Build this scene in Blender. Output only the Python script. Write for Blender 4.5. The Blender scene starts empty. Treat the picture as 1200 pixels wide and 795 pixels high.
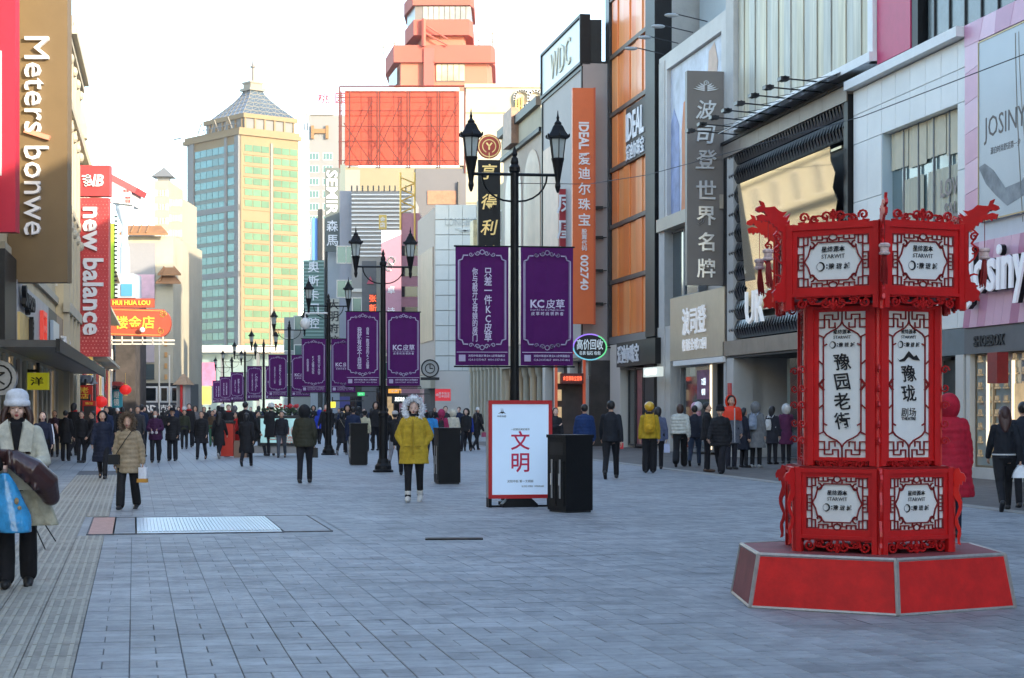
import bpy, bmesh, math, random
import numpy as np
from mathutils import Vector, Matrix
S = bpy.context.scene
C = S.collection
R = math.radians
rnd = random.Random(7)
# ---------------------------------------------------------------- camera
F = 2200.0; EYE = 1.55; HX, HY = 600.0, 480.0
cd = bpy.data.cameras.new('camera'); cam = bpy.data.objects.new('camera', cd); C.objects.link(cam)
cam.location = (0, 0, EYE); cam.rotation_euler = (R(90), 0, 0)
cd.sensor_width = 36; cd.lens = 36 * F / 1200; cd.shift_y = (HY - 397.5) / 1200
cd.clip_start = .3; cd.clip_end = 6000
S.camera = cam
# ---------------------------------------------------------------- sky, sun, exposure
SUN_EL, SUN_AZ = 15.0, 42.0        # azimuth: degrees to the right of straight behind the camera
sd = Vector((math.sin(R(SUN_AZ)) * math.cos(R(SUN_EL)), -math.cos(R(SUN_AZ)) * math.cos(R(SUN_EL)), math.sin(R(SUN_EL))))
w = bpy.data.worlds.new('World'); S.world = w; w.use_nodes = True
nt = w.node_tree; bg = nt.nodes['Background']
sky = nt.nodes.new('ShaderNodeTexSky'); sky.sky_type = 'NISHITA'; sky.sun_disc = False
sky.sun_elevation = R(SUN_EL); sky.sun_rotation = math.atan2(sd.x, sd.y)
sky.air_density = 1.0; sky.dust_density = .8; sky.ozone_density = 1.3
nt.links.new(sky.outputs[0], bg.inputs[0]); bg.inputs[1].default_value = .15
ld = bpy.data.lights.new('sun', 'SUN'); ld.energy = 2.0; ld.angle = R(.5); ld.color = (1, .87, .66)
lo = bpy.data.objects.new('sun', ld); C.objects.link(lo); lo.rotation_euler = (-sd).to_track_quat('-Z', 'Y').to_euler(); lo.location = (40, -40, 60)
S.view_settings.view_transform = 'Standard'; S.view_settings.look = 'None'; S.view_settings.gamma = 1
S.view_settings.exposure = 2.15
S.cycles.max_bounces = 6; S.cycles.diffuse_bounces = 3; S.cycles.glossy_bounces = 3
S.cycles.use_adaptive_sampling = True; S.cycles.use_denoising = True
# ---------------------------------------------------------------- materials
_m = {}
def M(name, col=(.5, .5, .5), rough=.6, metal=0, var=.0, vs=3.0, bump=0, bs=40, emit=0, ecol=None, spec=.5, coat=0, rand=0, stretch=(1, 1, 1), wear=0):
    if name in _m: return _m[name]
    m = bpy.data.materials.new(name); m.use_nodes = True; n = m.node_tree; b = n.nodes['Principled BSDF']
    b.inputs['Base Color'].default_value = (*col, 1); b.inputs['Roughness'].default_value = rough
    b.inputs['Metallic'].default_value = metal; b.inputs['Specular IOR Level'].default_value = spec
    b.inputs['Coat Weight'].default_value = coat
    if emit:
        b.inputs['Emission Color'].default_value = (*(ecol or col), 1); b.inputs['Emission Strength'].default_value = emit
    tc = n.nodes.new('ShaderNodeTexCoord'); mp = n.nodes.new('ShaderNodeMapping'); mp.inputs['Scale'].default_value = stretch
    n.links.new(tc.outputs['Object'], mp.inputs[0])
    last = None
    if var:
        t = n.nodes.new('ShaderNodeTexNoise'); t.inputs['Scale'].default_value = vs; t.inputs['Detail'].default_value = 5; t.inputs['Roughness'].default_value = .65
        n.links.new(mp.outputs[0], t.inputs[0])
        r = n.nodes.new('ShaderNodeMapRange'); r.inputs[1].default_value = .3; r.inputs[2].default_value = .7
        r.inputs[3].default_value = 1 - var; r.inputs[4].default_value = 1 + var
        n.links.new(t.outputs[0], r.inputs[0]); last = r.outputs[0]
    if rand:
        oi = n.nodes.new('ShaderNodeObjectInfo'); r2 = n.nodes.new('ShaderNodeMapRange')
        r2.inputs[3].default_value = 1 - rand; r2.inputs[4].default_value = 1 + rand
        n.links.new(oi.outputs['Random'], r2.inputs[0])
        if last is None: last = r2.outputs[0]
        else:
            mu = n.nodes.new('ShaderNodeMath'); mu.operation = 'MULTIPLY'; n.links.new(last, mu.inputs[0]); n.links.new(r2.outputs[0], mu.inputs[1]); last = mu.outputs[0]
    if wear:      # stains and worn paths that run across neighbouring pieces
        ge = n.nodes.new('ShaderNodeNewGeometry'); prev = last
        for sc_, am, lo_ in ((.35, .6, .42), (2.3, .8, .36), (14, .5, .3)):
            t = n.nodes.new('ShaderNodeTexNoise'); t.inputs['Scale'].default_value = sc_; t.inputs['Detail'].default_value = 6; t.inputs['Roughness'].default_value = .7; n.links.new(ge.outputs['Position'], t.inputs[0])
            r = n.nodes.new('ShaderNodeMapRange'); r.inputs[1].default_value = lo_; r.inputs[2].default_value = lo_ + .2; r.inputs[3].default_value = 1 - wear * am; r.inputs[4].default_value = 1 + wear * .15; n.links.new(t.outputs[0], r.inputs[0])
            if last is None: last = r.outputs[0]
            else: mu = n.nodes.new('ShaderNodeMath'); mu.operation = 'MULTIPLY'; n.links.new(last, mu.inputs[0]); n.links.new(r.outputs[0], mu.inputs[1]); last = mu.outputs[0]
    if last is not None:
        vm = n.nodes.new('ShaderNodeVectorMath'); vm.operation = 'SCALE'; vm.inputs[0].default_value = col
        n.links.new(last, vm.inputs['Scale']); n.links.new(vm.outputs[0], b.inputs['Base Color'])
        if emit: n.links.new(vm.outputs[0], b.inputs['Emission Color'])
    if bump:
        t = n.nodes.new('ShaderNodeTexNoise'); t.inputs['Scale'].default_value = bs; t.inputs['Detail'].default_value = 4
        n.links.new(mp.outputs[0], t.inputs[0])
        bn = n.nodes.new('ShaderNodeBump'); bn.inputs['Strength'].default_value = bump; bn.inputs['Distance'].default_value = .02
        n.links.new(t.outputs[0], bn.inputs['Height']); n.links.new(bn.outputs[0], b.inputs['Normal'])
    _m[name] = m; return m
def fabric(col, rough=.8, name=None, bump=.35):
    return M(name or 'fabric_%02x%02x%02x_%d' % (*[int(c * 255) for c in col], int(rough * 100)), col, rough, var=.22, vs=11, bump=bump * 1.9, bs=13, spec=.3)
# ---------------------------------------------------------------- text
_t = {}
def text_geo(body, bold=0.0, ext=.02, space=1.0, line=1.0, res=2):
    k = (body, bold, ext, space, line, res)
    if k in _t: return _t[k]
    c = bpy.data.curves.new('t', 'FONT'); c.body = body; c.size = 1; c.extrude = ext; c.offset = bold; c.align_x = 'CENTER'
    c.resolution_u = res; c.space_character = space; c.space_line = line
    o = bpy.data.objects.new('t', c); C.objects.link(o)
    dg = bpy.context.evaluated_depsgraph_get(); me = bpy.data.meshes.new_from_object(o.evaluated_get(dg))
    V = [tuple(v.co) for v in me.vertices]; P = [tuple(p.vertices) for p in me.polygons]
    bpy.data.objects.remove(o); bpy.data.curves.remove(c); bpy.data.meshes.remove(me)
    _t[k] = (V, P); return _t[k]
# ---------------------------------------------------------------- mesh collector
class MB:
    def __init__(s): s.v = []; s.f = []; s.mi = []; s.smooth = False
    def add(s, V, P, mi=0):
        b = len(s.v); s.v.extend(V); s.f.extend([tuple(b + i for i in p) for p in P]); s.mi.extend([mi] * len(P)); return s
    def box(s, x0, x1, y0, y1, z0, z1, mi=0):
        x0, x1 = min(x0, x1), max(x0, x1); y0, y1 = min(y0, y1), max(y0, y1); z0, z1 = min(z0, z1), max(z0, z1)
        V = [(x, y, z) for z in (z0, z1) for y in (y0, y1) for x in (x0, x1)]
        return s.add(V, [(0, 2, 3, 1), (4, 5, 7, 6), (0, 1, 5, 4), (2, 6, 7, 3), (0, 4, 6, 2), (1, 3, 7, 5)], mi)
    def cbox(s, x0, x1, y0, y1, z0, z1, c=.01):       # box with the four front (-y) edges chamfered
        V = [(x0, y1, z0), (x1, y1, z0), (x1, y1, z1), (x0, y1, z1), (x0, y0 + c, z0), (x1, y0 + c, z0), (x1, y0 + c, z1), (x0, y0 + c, z1),
             (x0 + c, y0, z0 + c), (x1 - c, y0, z0 + c), (x1 - c, y0, z1 - c), (x0 + c, y0, z1 - c)]
        return s.add(V, [(0, 3, 2, 1), (0, 1, 5, 4), (1, 2, 6, 5), (2, 3, 7, 6), (3, 0, 4, 7), (4, 5, 9, 8), (5, 6, 10, 9), (6, 7, 11, 10), (7, 4, 8, 11), (8, 9, 10, 11)])
    def frame(s, x0, x1, y0, y1, z0, z1, t, tz=None, mi=0):
        tz = tz or t
        s.box(x0, x0 + t, y0, y1, z0, z1, mi); s.box(x1 - t, x1, y0, y1, z0, z1, mi)
        s.box(x0 + t, x1 - t, y0, y1, z0, z0 + tz, mi); s.box(x0 + t, x1 - t, y0, y1, z1 - tz, z1, mi); return s
    def rings(s, rs, closed=True, cap=True, mi=0):       # list of rings of points
        n = len(rs[0]); V = [p for r in rs for p in r]; P = []
        for i in range(len(rs) - 1):
            for j in range(n if closed else n - 1):
                k = (j + 1) % n; P.append((i * n + j, i * n + k, (i + 1) * n + k, (i + 1) * n + j))
        if cap: P.append(tuple(range(n))[::-1]); P.append(tuple((len(rs) - 1) * n + j for j in range(n)))
        return s.add(V, P, mi)
    def lathe(s, prof, c=(0, 0, 0), n=12, cap=True, mi=0, rot=0, sx=1, sy=1):
        rs = [[(c[0] + r * sx * math.cos(rot + 2 * math.pi * j / n), c[1] + r * sy * math.sin(rot + 2 * math.pi * j / n), c[2] + z) for j in range(n)] for r, z in prof]
        return s.rings(rs, cap=cap, mi=mi)
    def tube(s, pts, r, n=8, mi=0, cap=True, ball=False):
        pts = [Vector(p) for p in pts]; rr = r if isinstance(r, (list, tuple)) else [r] * len(pts)
        rs = []; pu = None
        for i, p in enumerate(pts):
            d = (pts[min(i + 1, len(pts) - 1)] - pts[max(i - 1, 0)]).normalized()
            if pu is None: a = Vector((0, 0, 1)) if abs(d.z) < .9 else Vector((1, 0, 0)); u = d.cross(a).normalized()
            else:
                u = pu - d * pu.dot(d); u = u.normalized() if u.length > 1e-6 else d.orthogonal().normalized()
            pu = u; v = d.cross(u)
            def ring(cn, rad): return [tuple(cn + (u * math.cos(2 * math.pi * j / n) + v * math.sin(2 * math.pi * j / n)) * rad) for j in range(n)]
            if ball and i == 0:
                for q in (.95, .7, .35): rs.append(ring(p - d * rr[0] * q, rr[0] * math.sqrt(1 - q * q)))
            rs.append(ring(p, rr[i]))
            if ball and i == len(pts) - 1:
                for q in (.35, .7, .95): rs.append(ring(p + d * rr[-1] * q, rr[-1] * math.sqrt(1 - q * q)))
        return s.rings(rs, cap=cap, mi=mi)
    def ell(s, c, rx, ry, rz, n=12, m=8, rotx=0):
        rs = []; ca, sa = math.cos(rotx), math.sin(rotx)
        for i in range(m + 1):
            t = math.pi * (.04 + .92 * i / m); z = -math.cos(t) * rz; q = math.sin(t); ring = []
            for j in range(n):
                x = rx * q * math.cos(2 * math.pi * j / n); y = ry * q * math.sin(2 * math.pi * j / n)
                ring.append((c[0] + x, c[1] + y * ca - z * sa, c[2] + y * sa + z * ca))
            rs.append(ring)
        return s.rings(rs)
    def prism(s, pts, y0, y1, mi=0):        # polygon in xz, extruded in y
        n = len(pts); V = [(x, y0, z) for x, z in pts] + [(x, y1, z) for x, z in pts]
        return s.add(V, [tuple(range(n)), tuple(range(2 * n - 1, n - 1, -1))] + [(i, n + i, n + (i + 1) % n, (i + 1) % n) for i in range(n)], mi)
    def poly(s, pts, z0, z1, mi=0):         # polygon in xy, extruded in z
        n = len(pts); V = [(x, y, z0) for x, y in pts] + [(x, y, z1) for x, y in pts]
        return s.add(V, [tuple(range(n))[::-1], tuple(range(n, 2 * n))] + [(i, (i + 1) % n, n + (i + 1) % n, n + i) for i in range(n)], mi)
    def strip(s, pts, t, y0, y1, mi=0):     # thick polyline in xz
        for (xa, za), (xb, zb) in zip(pts, pts[1:]):
            dx, dz = xb - xa, zb - za; L = math.hypot(dx, dz) or 1e-6; nx, nz = -dz / L * t / 2, dx / L * t / 2; ex, ez = dx / L * t * .4, dz / L * t * .4
            V = [(xa + nx - ex, za + nz - ez), (xb + nx + ex, zb + nz + ez), (xb - nx + ex, zb - nz + ez), (xa - nx - ex, za - nz - ez)]
            s.prism(V, y0, y1, mi)
        return s
    def text(s, body, cx, y, cz, w=None, h=None, bold=0.0, ext=.02, rot=0, space=1.0, line=1.0, shear=0, stretch=False, mi=0, res=2):
        V, P = text_geo(body, 0 if max(map(ord, body)) < 1000 and bold < .015 else min(bold, .013 if max(map(ord, body)) > 1000 else .03), .02, space, line, res)
        if not V: return s
        A = np.array(V); 
        if rot: a = R(rot); A = np.column_stack((A[:, 0] * math.cos(a) - A[:, 1] * math.sin(a), A[:, 0] * math.sin(a) + A[:, 1] * math.cos(a), A[:, 2]))
        if shear: A[:, 0] += shear * A[:, 1]
        lo_, hi = A.min(0), A.max(0); sz = hi - lo_
        kx = w / sz[0] if w else None; kz = h / sz[1] if h else None
        if not stretch and kx and kz: kx = kz = min(kx, kz)
        kx = kx or kz; kz = kz or kx
        cx0, cy0 = (lo_[0] + hi[0]) / 2, (lo_[1] + hi[1]) / 2
        out = [(cx + (p[0] - cx0) * kx, y - (p[2] / .04 + .5) * ext, cz + (p[1] - cy0) * kz) for p in A]
        return s.add(out, P, mi)
    def xf(s, m):
        s.v = [tuple(m @ Vector(p)) for p in s.v]; return s
    def mesh(s, name, mats):
        me = bpy.data.meshes.new(name); me.from_pydata(s.v, [], s.f)
        for m in (mats if isinstance(mats, (list, tuple)) else [mats]): me.materials.append(m)
        if any(s.mi): me.polygons.foreach_set('material_index', s.mi)
        if s.smooth: me.polygons.foreach_set('use_smooth', [True] * len(me.polygons))
        me.update(); return me
    def build(s, name, mats, parent=None, label=None, stuff=False, off=(0, 0, 0)):
        if off != (0, 0, 0): s.v = [(p[0] - off[0], p[1] - off[1], p[2] - off[2]) for p in s.v]
        return obj(name, s.mesh(name, mats), parent, label, stuff)
def obj(name, me, parent=None, label=None, stuff=False, loc=None):
    o = bpy.data.objects.new(name, me); C.objects.link(o)
    if parent: o.parent = parent
    if label: o['label'] = label
    if stuff: o['kind'] = 'stuff'
    if loc: o.location = loc
    return o
def tag(o, label, cat, group=None):
    o['label'] = label; o['category'] = cat
    if group: o['group'] = group
    return o
def thing(name, label, cat, loc=(0, 0, 0), rotz=0, group=None):
    o = bpy.data.objects.new(name, None); C.objects.link(o); o.location = loc; o.rotation_euler = (0, 0, rotz); o.empty_display_size = .2
    return tag(o, label, cat, group)
def struct(name, mb, m):
    o = mb.build(name, m); o['kind'] = 'structure'; return o
def copy_tree(o, parent=None):
    c = o.copy(); C.objects.link(c)
    if parent: c.parent = parent
    for ch in list(o.children): copy_tree(ch, c)
    return c
def P(x, y, Y): return Vector(((x - HX) / F * Y, Y, EYE + (HY - y) * Y / F))
def gx(x, y): Y = F * EYE / (y - HY); return Vector(((x - HX) / F * Y, Y, 0))
# facade frames: local x reads left to right seen from the street, y goes into the building, z up
class Fac:
    def __init__(s, a, b, side, off=0):      # ground line X = a + b*Y ; off = metres towards the street
        s.k = math.hypot(1, b); s.b = b; s.side = side
        s.a = a - off * s.k if side == 'R' else a + off * s.k
        s.rot = math.atan2(-1, -b) if side == 'R' else math.atan2(1, b)
        s.sg = -1 if side == 'R' else 1
    def Y(s, x): return F * s.a / (x - HX - F * s.b)
    def s(s_, x): return s_.sg * s_.Y(x) * s_.k
    def z(s, x, y): return EYE + (HY - y) * s.Y(x) / F
    def sY(s, Y): return s.sg * Y * s.k
    def root(s, name, label, cat, s0, group=None, z=0):
        Y = s.sg * s0 / s.k
        return thing(name, label, cat, (s.a + s.b * Y, Y, z), s.rot, group)
RF = Fac(17.51, -.171, 'R'); LF = Fac(-4.2, -.185, 'L')
# ================================================================ materials used widely
m_paver = M('paver_granite', (0.3, 0.318, 0.338), .62, var=.16, vs=9, bump=.25, bs=50, rand=.15, stretch=(.25, 1, 1), wear=.30)
m_paver2 = M('paver_far', (.2, .22, .25), .6, var=.16, vs=2.2, stretch=(.4, 1, 1))
m_joint = M('paver_joint', (0.12, 0.125, 0.135), .9, var=.3, vs=8)
m_tact = M('tactile_paving', (0.33, 0.31, 0.265), .75, var=.15, vs=12, bump=.3, bs=50, rand=.08, wear=.30)
m_groove = M('tactile_ridge', (0.38, 0.356, 0.299), .7, var=.12, vs=20)
m_black = M('black_paint', (.006, .0065, .008), .45, spec=.25, var=.2, vs=6, bump=.15, bs=25)
m_dark = M('dark_metal', (.03, .032, .036), .4, .3, var=.2, vs=4)
m_steel = M('steel', (.5, .51, .53), .35, .8, var=.1, vs=8)
m_white = M('white_paint', (.78, .78, .76), .5, var=.04, vs=3)
m_wtext = M('white_lettering', (.82, .82, .84), .5)
m_red = M('red_lacquer', (0.56, 0.009, 0.01), .45, var=.1, vs=5, bump=.08, bs=30, coat=.1)
m_dred = M('dark_red_lacquer', (0.24, 0.008, 0.009), .5, var=.15, vs=6)
m_board = M('printed_board', (0.78, 0.79, 0.77), .55, var=.05, vs=5)
m_ink = M('black_ink', (.01, .01, .012), .6)
m_goldt = M('gold_lettering', (.75, .5, .14), .35, .5)
m_glass = M('shop_glass', (.05, .07, .075), .06, 0, spec=.9, var=.2, vs=.5)
m_glassd = M('dark_glass', (.012, .016, .02), .08, 0, spec=.8)
m_concrete = M('concrete', (0.38, 0.37, 0.35), .8, var=.12, vs=1.5, bump=.2, bs=12)
m_greyw = M('grey_wall', (0.36, 0.35, 0.335), .7, var=.12, vs=.8, bump=.1, bs=8)
# ================================================================ ground
mb = MB(); mb.add([(-900, -60, -.03), (900, -60, -.03), (900, 2500, -.03), (-900, 2500, -.03)], [(0, 1, 2, 3)])
struct('ground', mb, m_concrete)
# street paving: direction of the courses and the band of tactile slabs
pv_dir = math.atan2(-(157 - HX) / F * -1, 1)   # vanishing point of the joints at x=157
PA = math.atan((157 - HX) / F)                 # angle of courses from +Y (negative = left)
ca, sa = math.cos(PA), math.sin(PA)
def pw(u, v): return (u * ca + v * sa, -u * sa + v * ca)   # u across, v along the course -> world
def pu(X, Y): return (X * ca - Y * sa, X * sa + Y * ca)
TL = .325
street = MB(); street.add([(-26, 3, 0), (19.5, 3, 0), (19.5, 60, 0), (7, 130, 0), (-30, 330, 0), (-75, 330, 0), (-34, 130, 0), (-26, 60, 0)], [tuple(range(8))])
street_o = struct('pavement', street, [m_joint])
def slab(w_, l_, h=.012, c=.004):
    b = MB(); w2, l2 = w_ / 2, l_ / 2
    b.rings([[(-w2, -l2, -.004), (w2, -l2, -.004), (w2, l2, -.004), (-w2, l2, -.004)], [(-w2, -l2, h - c), (w2, -l2, h - c), (w2, l2, h - c), (-w2, l2, h - c)],
             [(-w2 + c, -l2 + c, h), (w2 - c, -l2 + c, h), (w2 - c, l2 - c, h), (-w2 + c, l2 - c, h)]])
    return b
J = .0045
full = slab(TL - J, TL - .003).mesh('paver', m_paver); half = slab(TL / 2 - J, TL - .003).mesh('paver_half', m_paver)
# tactile band in (u): pixel x 0..83 at the picture's bottom edge
ub1 = pu(*gx(84, 795).xy)[0]; ub0 = ub1 - 3 * TL
drain_v0 = pu(*gx(200, 627).xy)[1]; drain_v1 = pu(*gx(200, 607).xy)[1]
du0 = pu(*gx(104, 620).xy)[0]; du1 = pu(*gx(372, 608).xy)[0]
def in_drain(u, v): return drain_v0 - .02 < v < drain_v1 + .02 and du0 - .02 < u < du1 + .02
cells = []
nv = int(70 / TL)
for i in range(-75, 60):
    uc = ub1 + TL * (i + .5)
    if -4 <= i < 0 and False: continue
    for j in range(int(8 / TL), nv):
        vc = TL * (j + .5) + (0 if i % 1 == 0 else 0)
        if ub0 < uc < ub1: continue
        X, Y = pw(uc, vc)
        if in_drain(uc, vc): continue
        if not (-25.5 < X < 19 and Y > 9): continue
        px = HX + F * X / Y; py = HY + F * EYE / Y
        vis = -30 < px < 1230 and py < 815
        cells.append((Y, X, uc, vc, i, j, vis))
cells.sort(key=lambda c: (not c[6], c[0]))
single = 0; rest = MB(); rest.smooth = False; h0 = .012
for Y, X, uc, vc, i, j, vis in cells:
    alt = (j % 2 == 0)
    pieces = [(uc, 0)] if alt else [(uc - TL / 4, 1), (uc + TL / 4, 1)]
    for u_, hf in pieces:
        x, y = pw(u_, vc); dz = rnd.uniform(-.0015, .0015)
        if vis and single < 296 and Y < 60:
            o = obj('paver', half if hf else full, street_o, loc=(x, y, dz)); o.rotation_euler = (rnd.uniform(-.003, .003), rnd.uniform(-.003, .003), -PA); single += 1
        elif Y < 48:
            w2 = (TL / (4 if hf else 2)) - J / 2; l2 = TL / 2 - .0015; h = h0 + dz
            q = [pw(u_ + a * w2, vc + b * l2) for a, b in ((-1, -1), (1, -1), (1, 1), (-1, 1))]
            rest.add([(a, b, h) for a, b in q], [(0, 1, 2, 3)], rnd.choice((0, 0, 1, 2)))
m_pa = M('paver_granite_light', (0.325, 0.343, 0.363), .62, var=.14, vs=9, bump=.2, bs=50, wear=.30)
m_pb = M('paver_granite_dark', (0.265, 0.282, 0.302), .62, var=.14, vs=9, bump=.2, bs=50, wear=.30)
m_pc = M('paver_granite_mid', (0.3, 0.318, 0.338), .62, var=.14, vs=9, bump=.2, bs=50, wear=.30)
rest.build('paver_field', [m_pc, m_pa, m_pb], street_o, stuff=True)
# beyond 48 m: one worn sheet with procedural slab joints
fm = bpy.data.materials.new('paving_far'); fm.use_nodes = True; n = fm.node_tree; b = n.nodes['Principled BSDF']; b.inputs['Roughness'].default_value = .6
tc = n.nodes.new('ShaderNodeTexCoord'); mp = n.nodes.new('ShaderNodeMapping'); mp.inputs['Rotation'].default_value = (0, 0, PA)
br = n.nodes.new('ShaderNodeTexBrick'); br.inputs['Scale'].default_value = 1; br.inputs['Brick Width'].default_value = .325; br.inputs['Row Height'].default_value = .325
br.inputs['Mortar Size'].default_value = .006; br.offset = 0
br.inputs['Color1'].default_value = (.31, .328, .348, 1); br.inputs['Color2'].default_value = (.27, .287, .307, 1); br.inputs['Mortar'].default_value = (.07, .075, .08, 1)
n.links.new(tc.outputs['Object'], mp.inputs[0]); n.links.new(mp.outputs[0], br.inputs[0]); n.links.new(br.outputs[0], b.inputs['Base Color'])
mb = MB(); mb.add([(-26, 47, .010), (12, 47, .010), (8, 110, .010), (-30, 300, .010), (-70, 300, .010), (-33, 130, .010)], [(0, 1, 2, 3, 4, 5)])
mb.build('paving_sheet', fm, street_o, stuff=True)
# tactile slabs with ridges
tl = .6; tw = .3; tb = MB(); tb.cbox(-.148, .148, -.297, .297, 0, .1)
tmb = MB(); tmb.box(-.159, .159, -.297, .297, -.003, .012, 0)
for k in range(4):
    xr = -.12 + k * .08; tmb.box(xr - .014, xr + .014, -.285, .285, .0125, .018, 1)
tmesh = tmb.mesh('tactile_slab', [m_tact, m_groove]); nt_ = 0; tfar = MB()
nu = 3; 
for j in range(14, 75):
    for i in range(nu):
        u_ = ub1 - TL / 2 - i * TL; v_ = .6 * (j + .5); x, y = pw(u_, v_)
        if y < 9 or y > 60: continue
        px = HX + F * x / y
        if drain_v0 - .25 < v_ < drain_v1 + .25 and u_ > du0 - .1: continue
        if not (px > -20 and nt_ < 260):
            for (a0, a1, h_, m_) in ((-.159, .159, .012, 0), (-.134, -.106, .018, 1), (-.054, -.026, .018, 1), (.026, .054, .018, 1), (.106, .134, .018, 1)):
                tfar.add([(*pw(u_ + a, v_ + b), h_) for a, b in ((a0, -.297), (a1, -.297), (a1, .297), (a0, .297))], [(0, 1, 2, 3)], m_)
        else:
            o = obj('tactile_slab', tmesh, street_o, loc=(x, y, rnd.uniform(0, .002))); o.rotation_euler = (0, 0, -PA); nt_ += 1
tfar.build('tactile_field', [m_tact, m_groove], street_o, stuff=True)
mb = MB(); mb.add([(*pw(a, b), .006) for a, b in ((du0 - .6, drain_v0 - .45), (du1 + .4, drain_v0 - .45), (du1 + .4, drain_v1 + .45), (du0 - .6, drain_v1 + .45))], [(0, 1, 2, 3)]); mb.build('infill_stone', m_pc, street_o)
# the cross joint strips
for yy, x0, x1 in ((660, 104, 1000),):
    v_ = pu(*gx(200, yy).xy)[1]; mbj = MB()
    a = pw(ub1, v_ - .01); b_ = pw(ub1 + 6, v_ - .01); c_ = pw(ub1 + 6, v_ + .012); d_ = pw(ub1, v_ + .012)
    mbj.add([(*q, .0165) for q in (a, b_, c_, d_)], [(0, 1, 2, 3)]); mbj.build('expansion_joint', m_joint, street_o)
# drain cover row
def strip_thing(name, label, cat, us, vs, mats, hz=.016, ribs=0):
    cx, cy = pw((us[0] + us[1]) / 2, (vs[0] + vs[1]) / 2); t = thing(name, label, cat, (cx, cy, 0), -PA)
    w2 = (us[1] - us[0]) / 2; l2 = (vs[1] - vs[0]) / 2
    mb = MB(); mb.frame(-w2, w2, -l2, l2, 0, .02, .0) if False else mb.box(-w2, w2, -l2, l2, .002, hz); mb.build('cover_plate', mats[0], t)
    fr = MB(); e = .018; fr.box(-w2 - e, w2 + e, -l2 - e, -l2, .002, hz + .006); fr.box(-w2 - e, w2 + e, l2, l2 + e, .002, hz + .006)
    fr.box(-w2 - e, -w2, -l2, l2, .002, hz + .006); fr.box(w2, w2 + e, -l2, l2, .002, hz + .006); fr.build('cover_frame', mats[1], t)
    return t, w2, l2
m_pinkst = M('pink_stone', (.52, .3, .25), .75, var=.15, vs=10); m_alu = M('bright_plate', (.45, .52, .58), .35, .3, var=.1, vs=12)
def upx(x, y=618): return pu(*gx(x, y).xy)[0]
t, w2, l2 = strip_thing('access_cover', 'square pink stone cover slab beside the tactile strip', 'cover', (du0 + .02, upx(134, 615)), (drain_v0, drain_v1), (m_pinkst, m_joint))
t, w2, l2 = strip_thing('drain_cover', 'long pale ribbed metal drain cover set across the paving', 'drain', (upx(160, 615) , upx(316, 612)), (drain_v0 + .05, drain_v1 - .1), (m_alu, m_joint))
for k in range(40):
    x = -w2 + (k + .5) * 2 * w2 / 40; mb = MB(); mb.box(x - .018, x + .018, -l2 * .85, l2 * .85, .014, .030); mb.build('rib', m_alu, t)
strip_thing('drain_cover', 'dark stone infill plate between pink slab and ribbed cover', 'drain', (upx(135.5, 615), upx(158.5, 615)), (drain_v0 + .05, drain_v1 - .1), (m_pb, m_joint))
strip_thing('drain_cover', 'grey stone infill plate at the right end of the ribbed cover', 'drain', (upx(318, 612), upx(366, 610)), (drain_v0 + .1, drain_v1 - .05), (m_pc, m_joint))
p = gx(532, 633.5); t = thing('manhole_cover', 'thin dark metal slot cover lying in the open paving', 'cover', (p.x, p.y, 0), .05)
mb = MB(); mb.box(-.34, .34, -.11, .11, .012, .03); mb.build('slot_frame', m_black, t)
mb = MB(); mb.box(-.31, .31, -.085, .085, .0285, .033); mb.build('slot_plate', M('rust_plate', (.12, .1, .09), .7, var=.3, vs=10), t)
# light kerb band and darker walkway in front of the right-hand shops
KF = Fac(16.2, -.171, 'R')
kb = MB(); kb.box(KF.sY(110), KF.sY(20), -.15, .15, .006, .02)
def place(o, fac, s0=0): 
    Y = fac.sg * s0 / fac.k; o.location = (fac.a + fac.b * Y, Y, 0); o.rotation_euler = (0, 0, fac.rot); return o
m_kerb = M('kerb_band', (.3, .29, .27), .7, var=.12, vs=6, bump=.2)
# right walkway in front of the shops: kerb band line runs through pixels (695,539) and (900,565)
WF_a, WF_b = None, None
p1, p2 = gx(695, 539.5), gx(900, 565); WB = (p2.x - p1.x) / (p2.y - p1.y); WA = p1.x - WB * p1.y
WF = Fac(WA, WB, 'R')
kb = MB(); nk = 0; kcell = MB(); kcell.cbox(0, .596, 0, .3, 0, 0) if False else None
kmesh = slab(.596, .296, .018).mesh('kerb_slab', m_kerb)
for k in range(110):
    s_ = -22 - k * .6
    Y = -s_ / WF.k; o = obj('kerb_slab', kmesh, street_o, loc=(WF.a + WF.b * Y, Y, .006)); o.rotation_euler = (0, 0, WF.rot)
wk = MB(); q = []
for Y in (15, 90): q.append((WF.a + WF.b * Y + .16, Y, .017)); q.append((17.51 - .171 * Y + 1.5, Y, .017))
wk.add(q, [(0, 1, 3, 2)]); wk.build('shop_walkway', M('walkway_brown', (.14, .125, .115), .7, var=.15, vs=3, bump=.2, bs=30, wear=.30), street_o)
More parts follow.
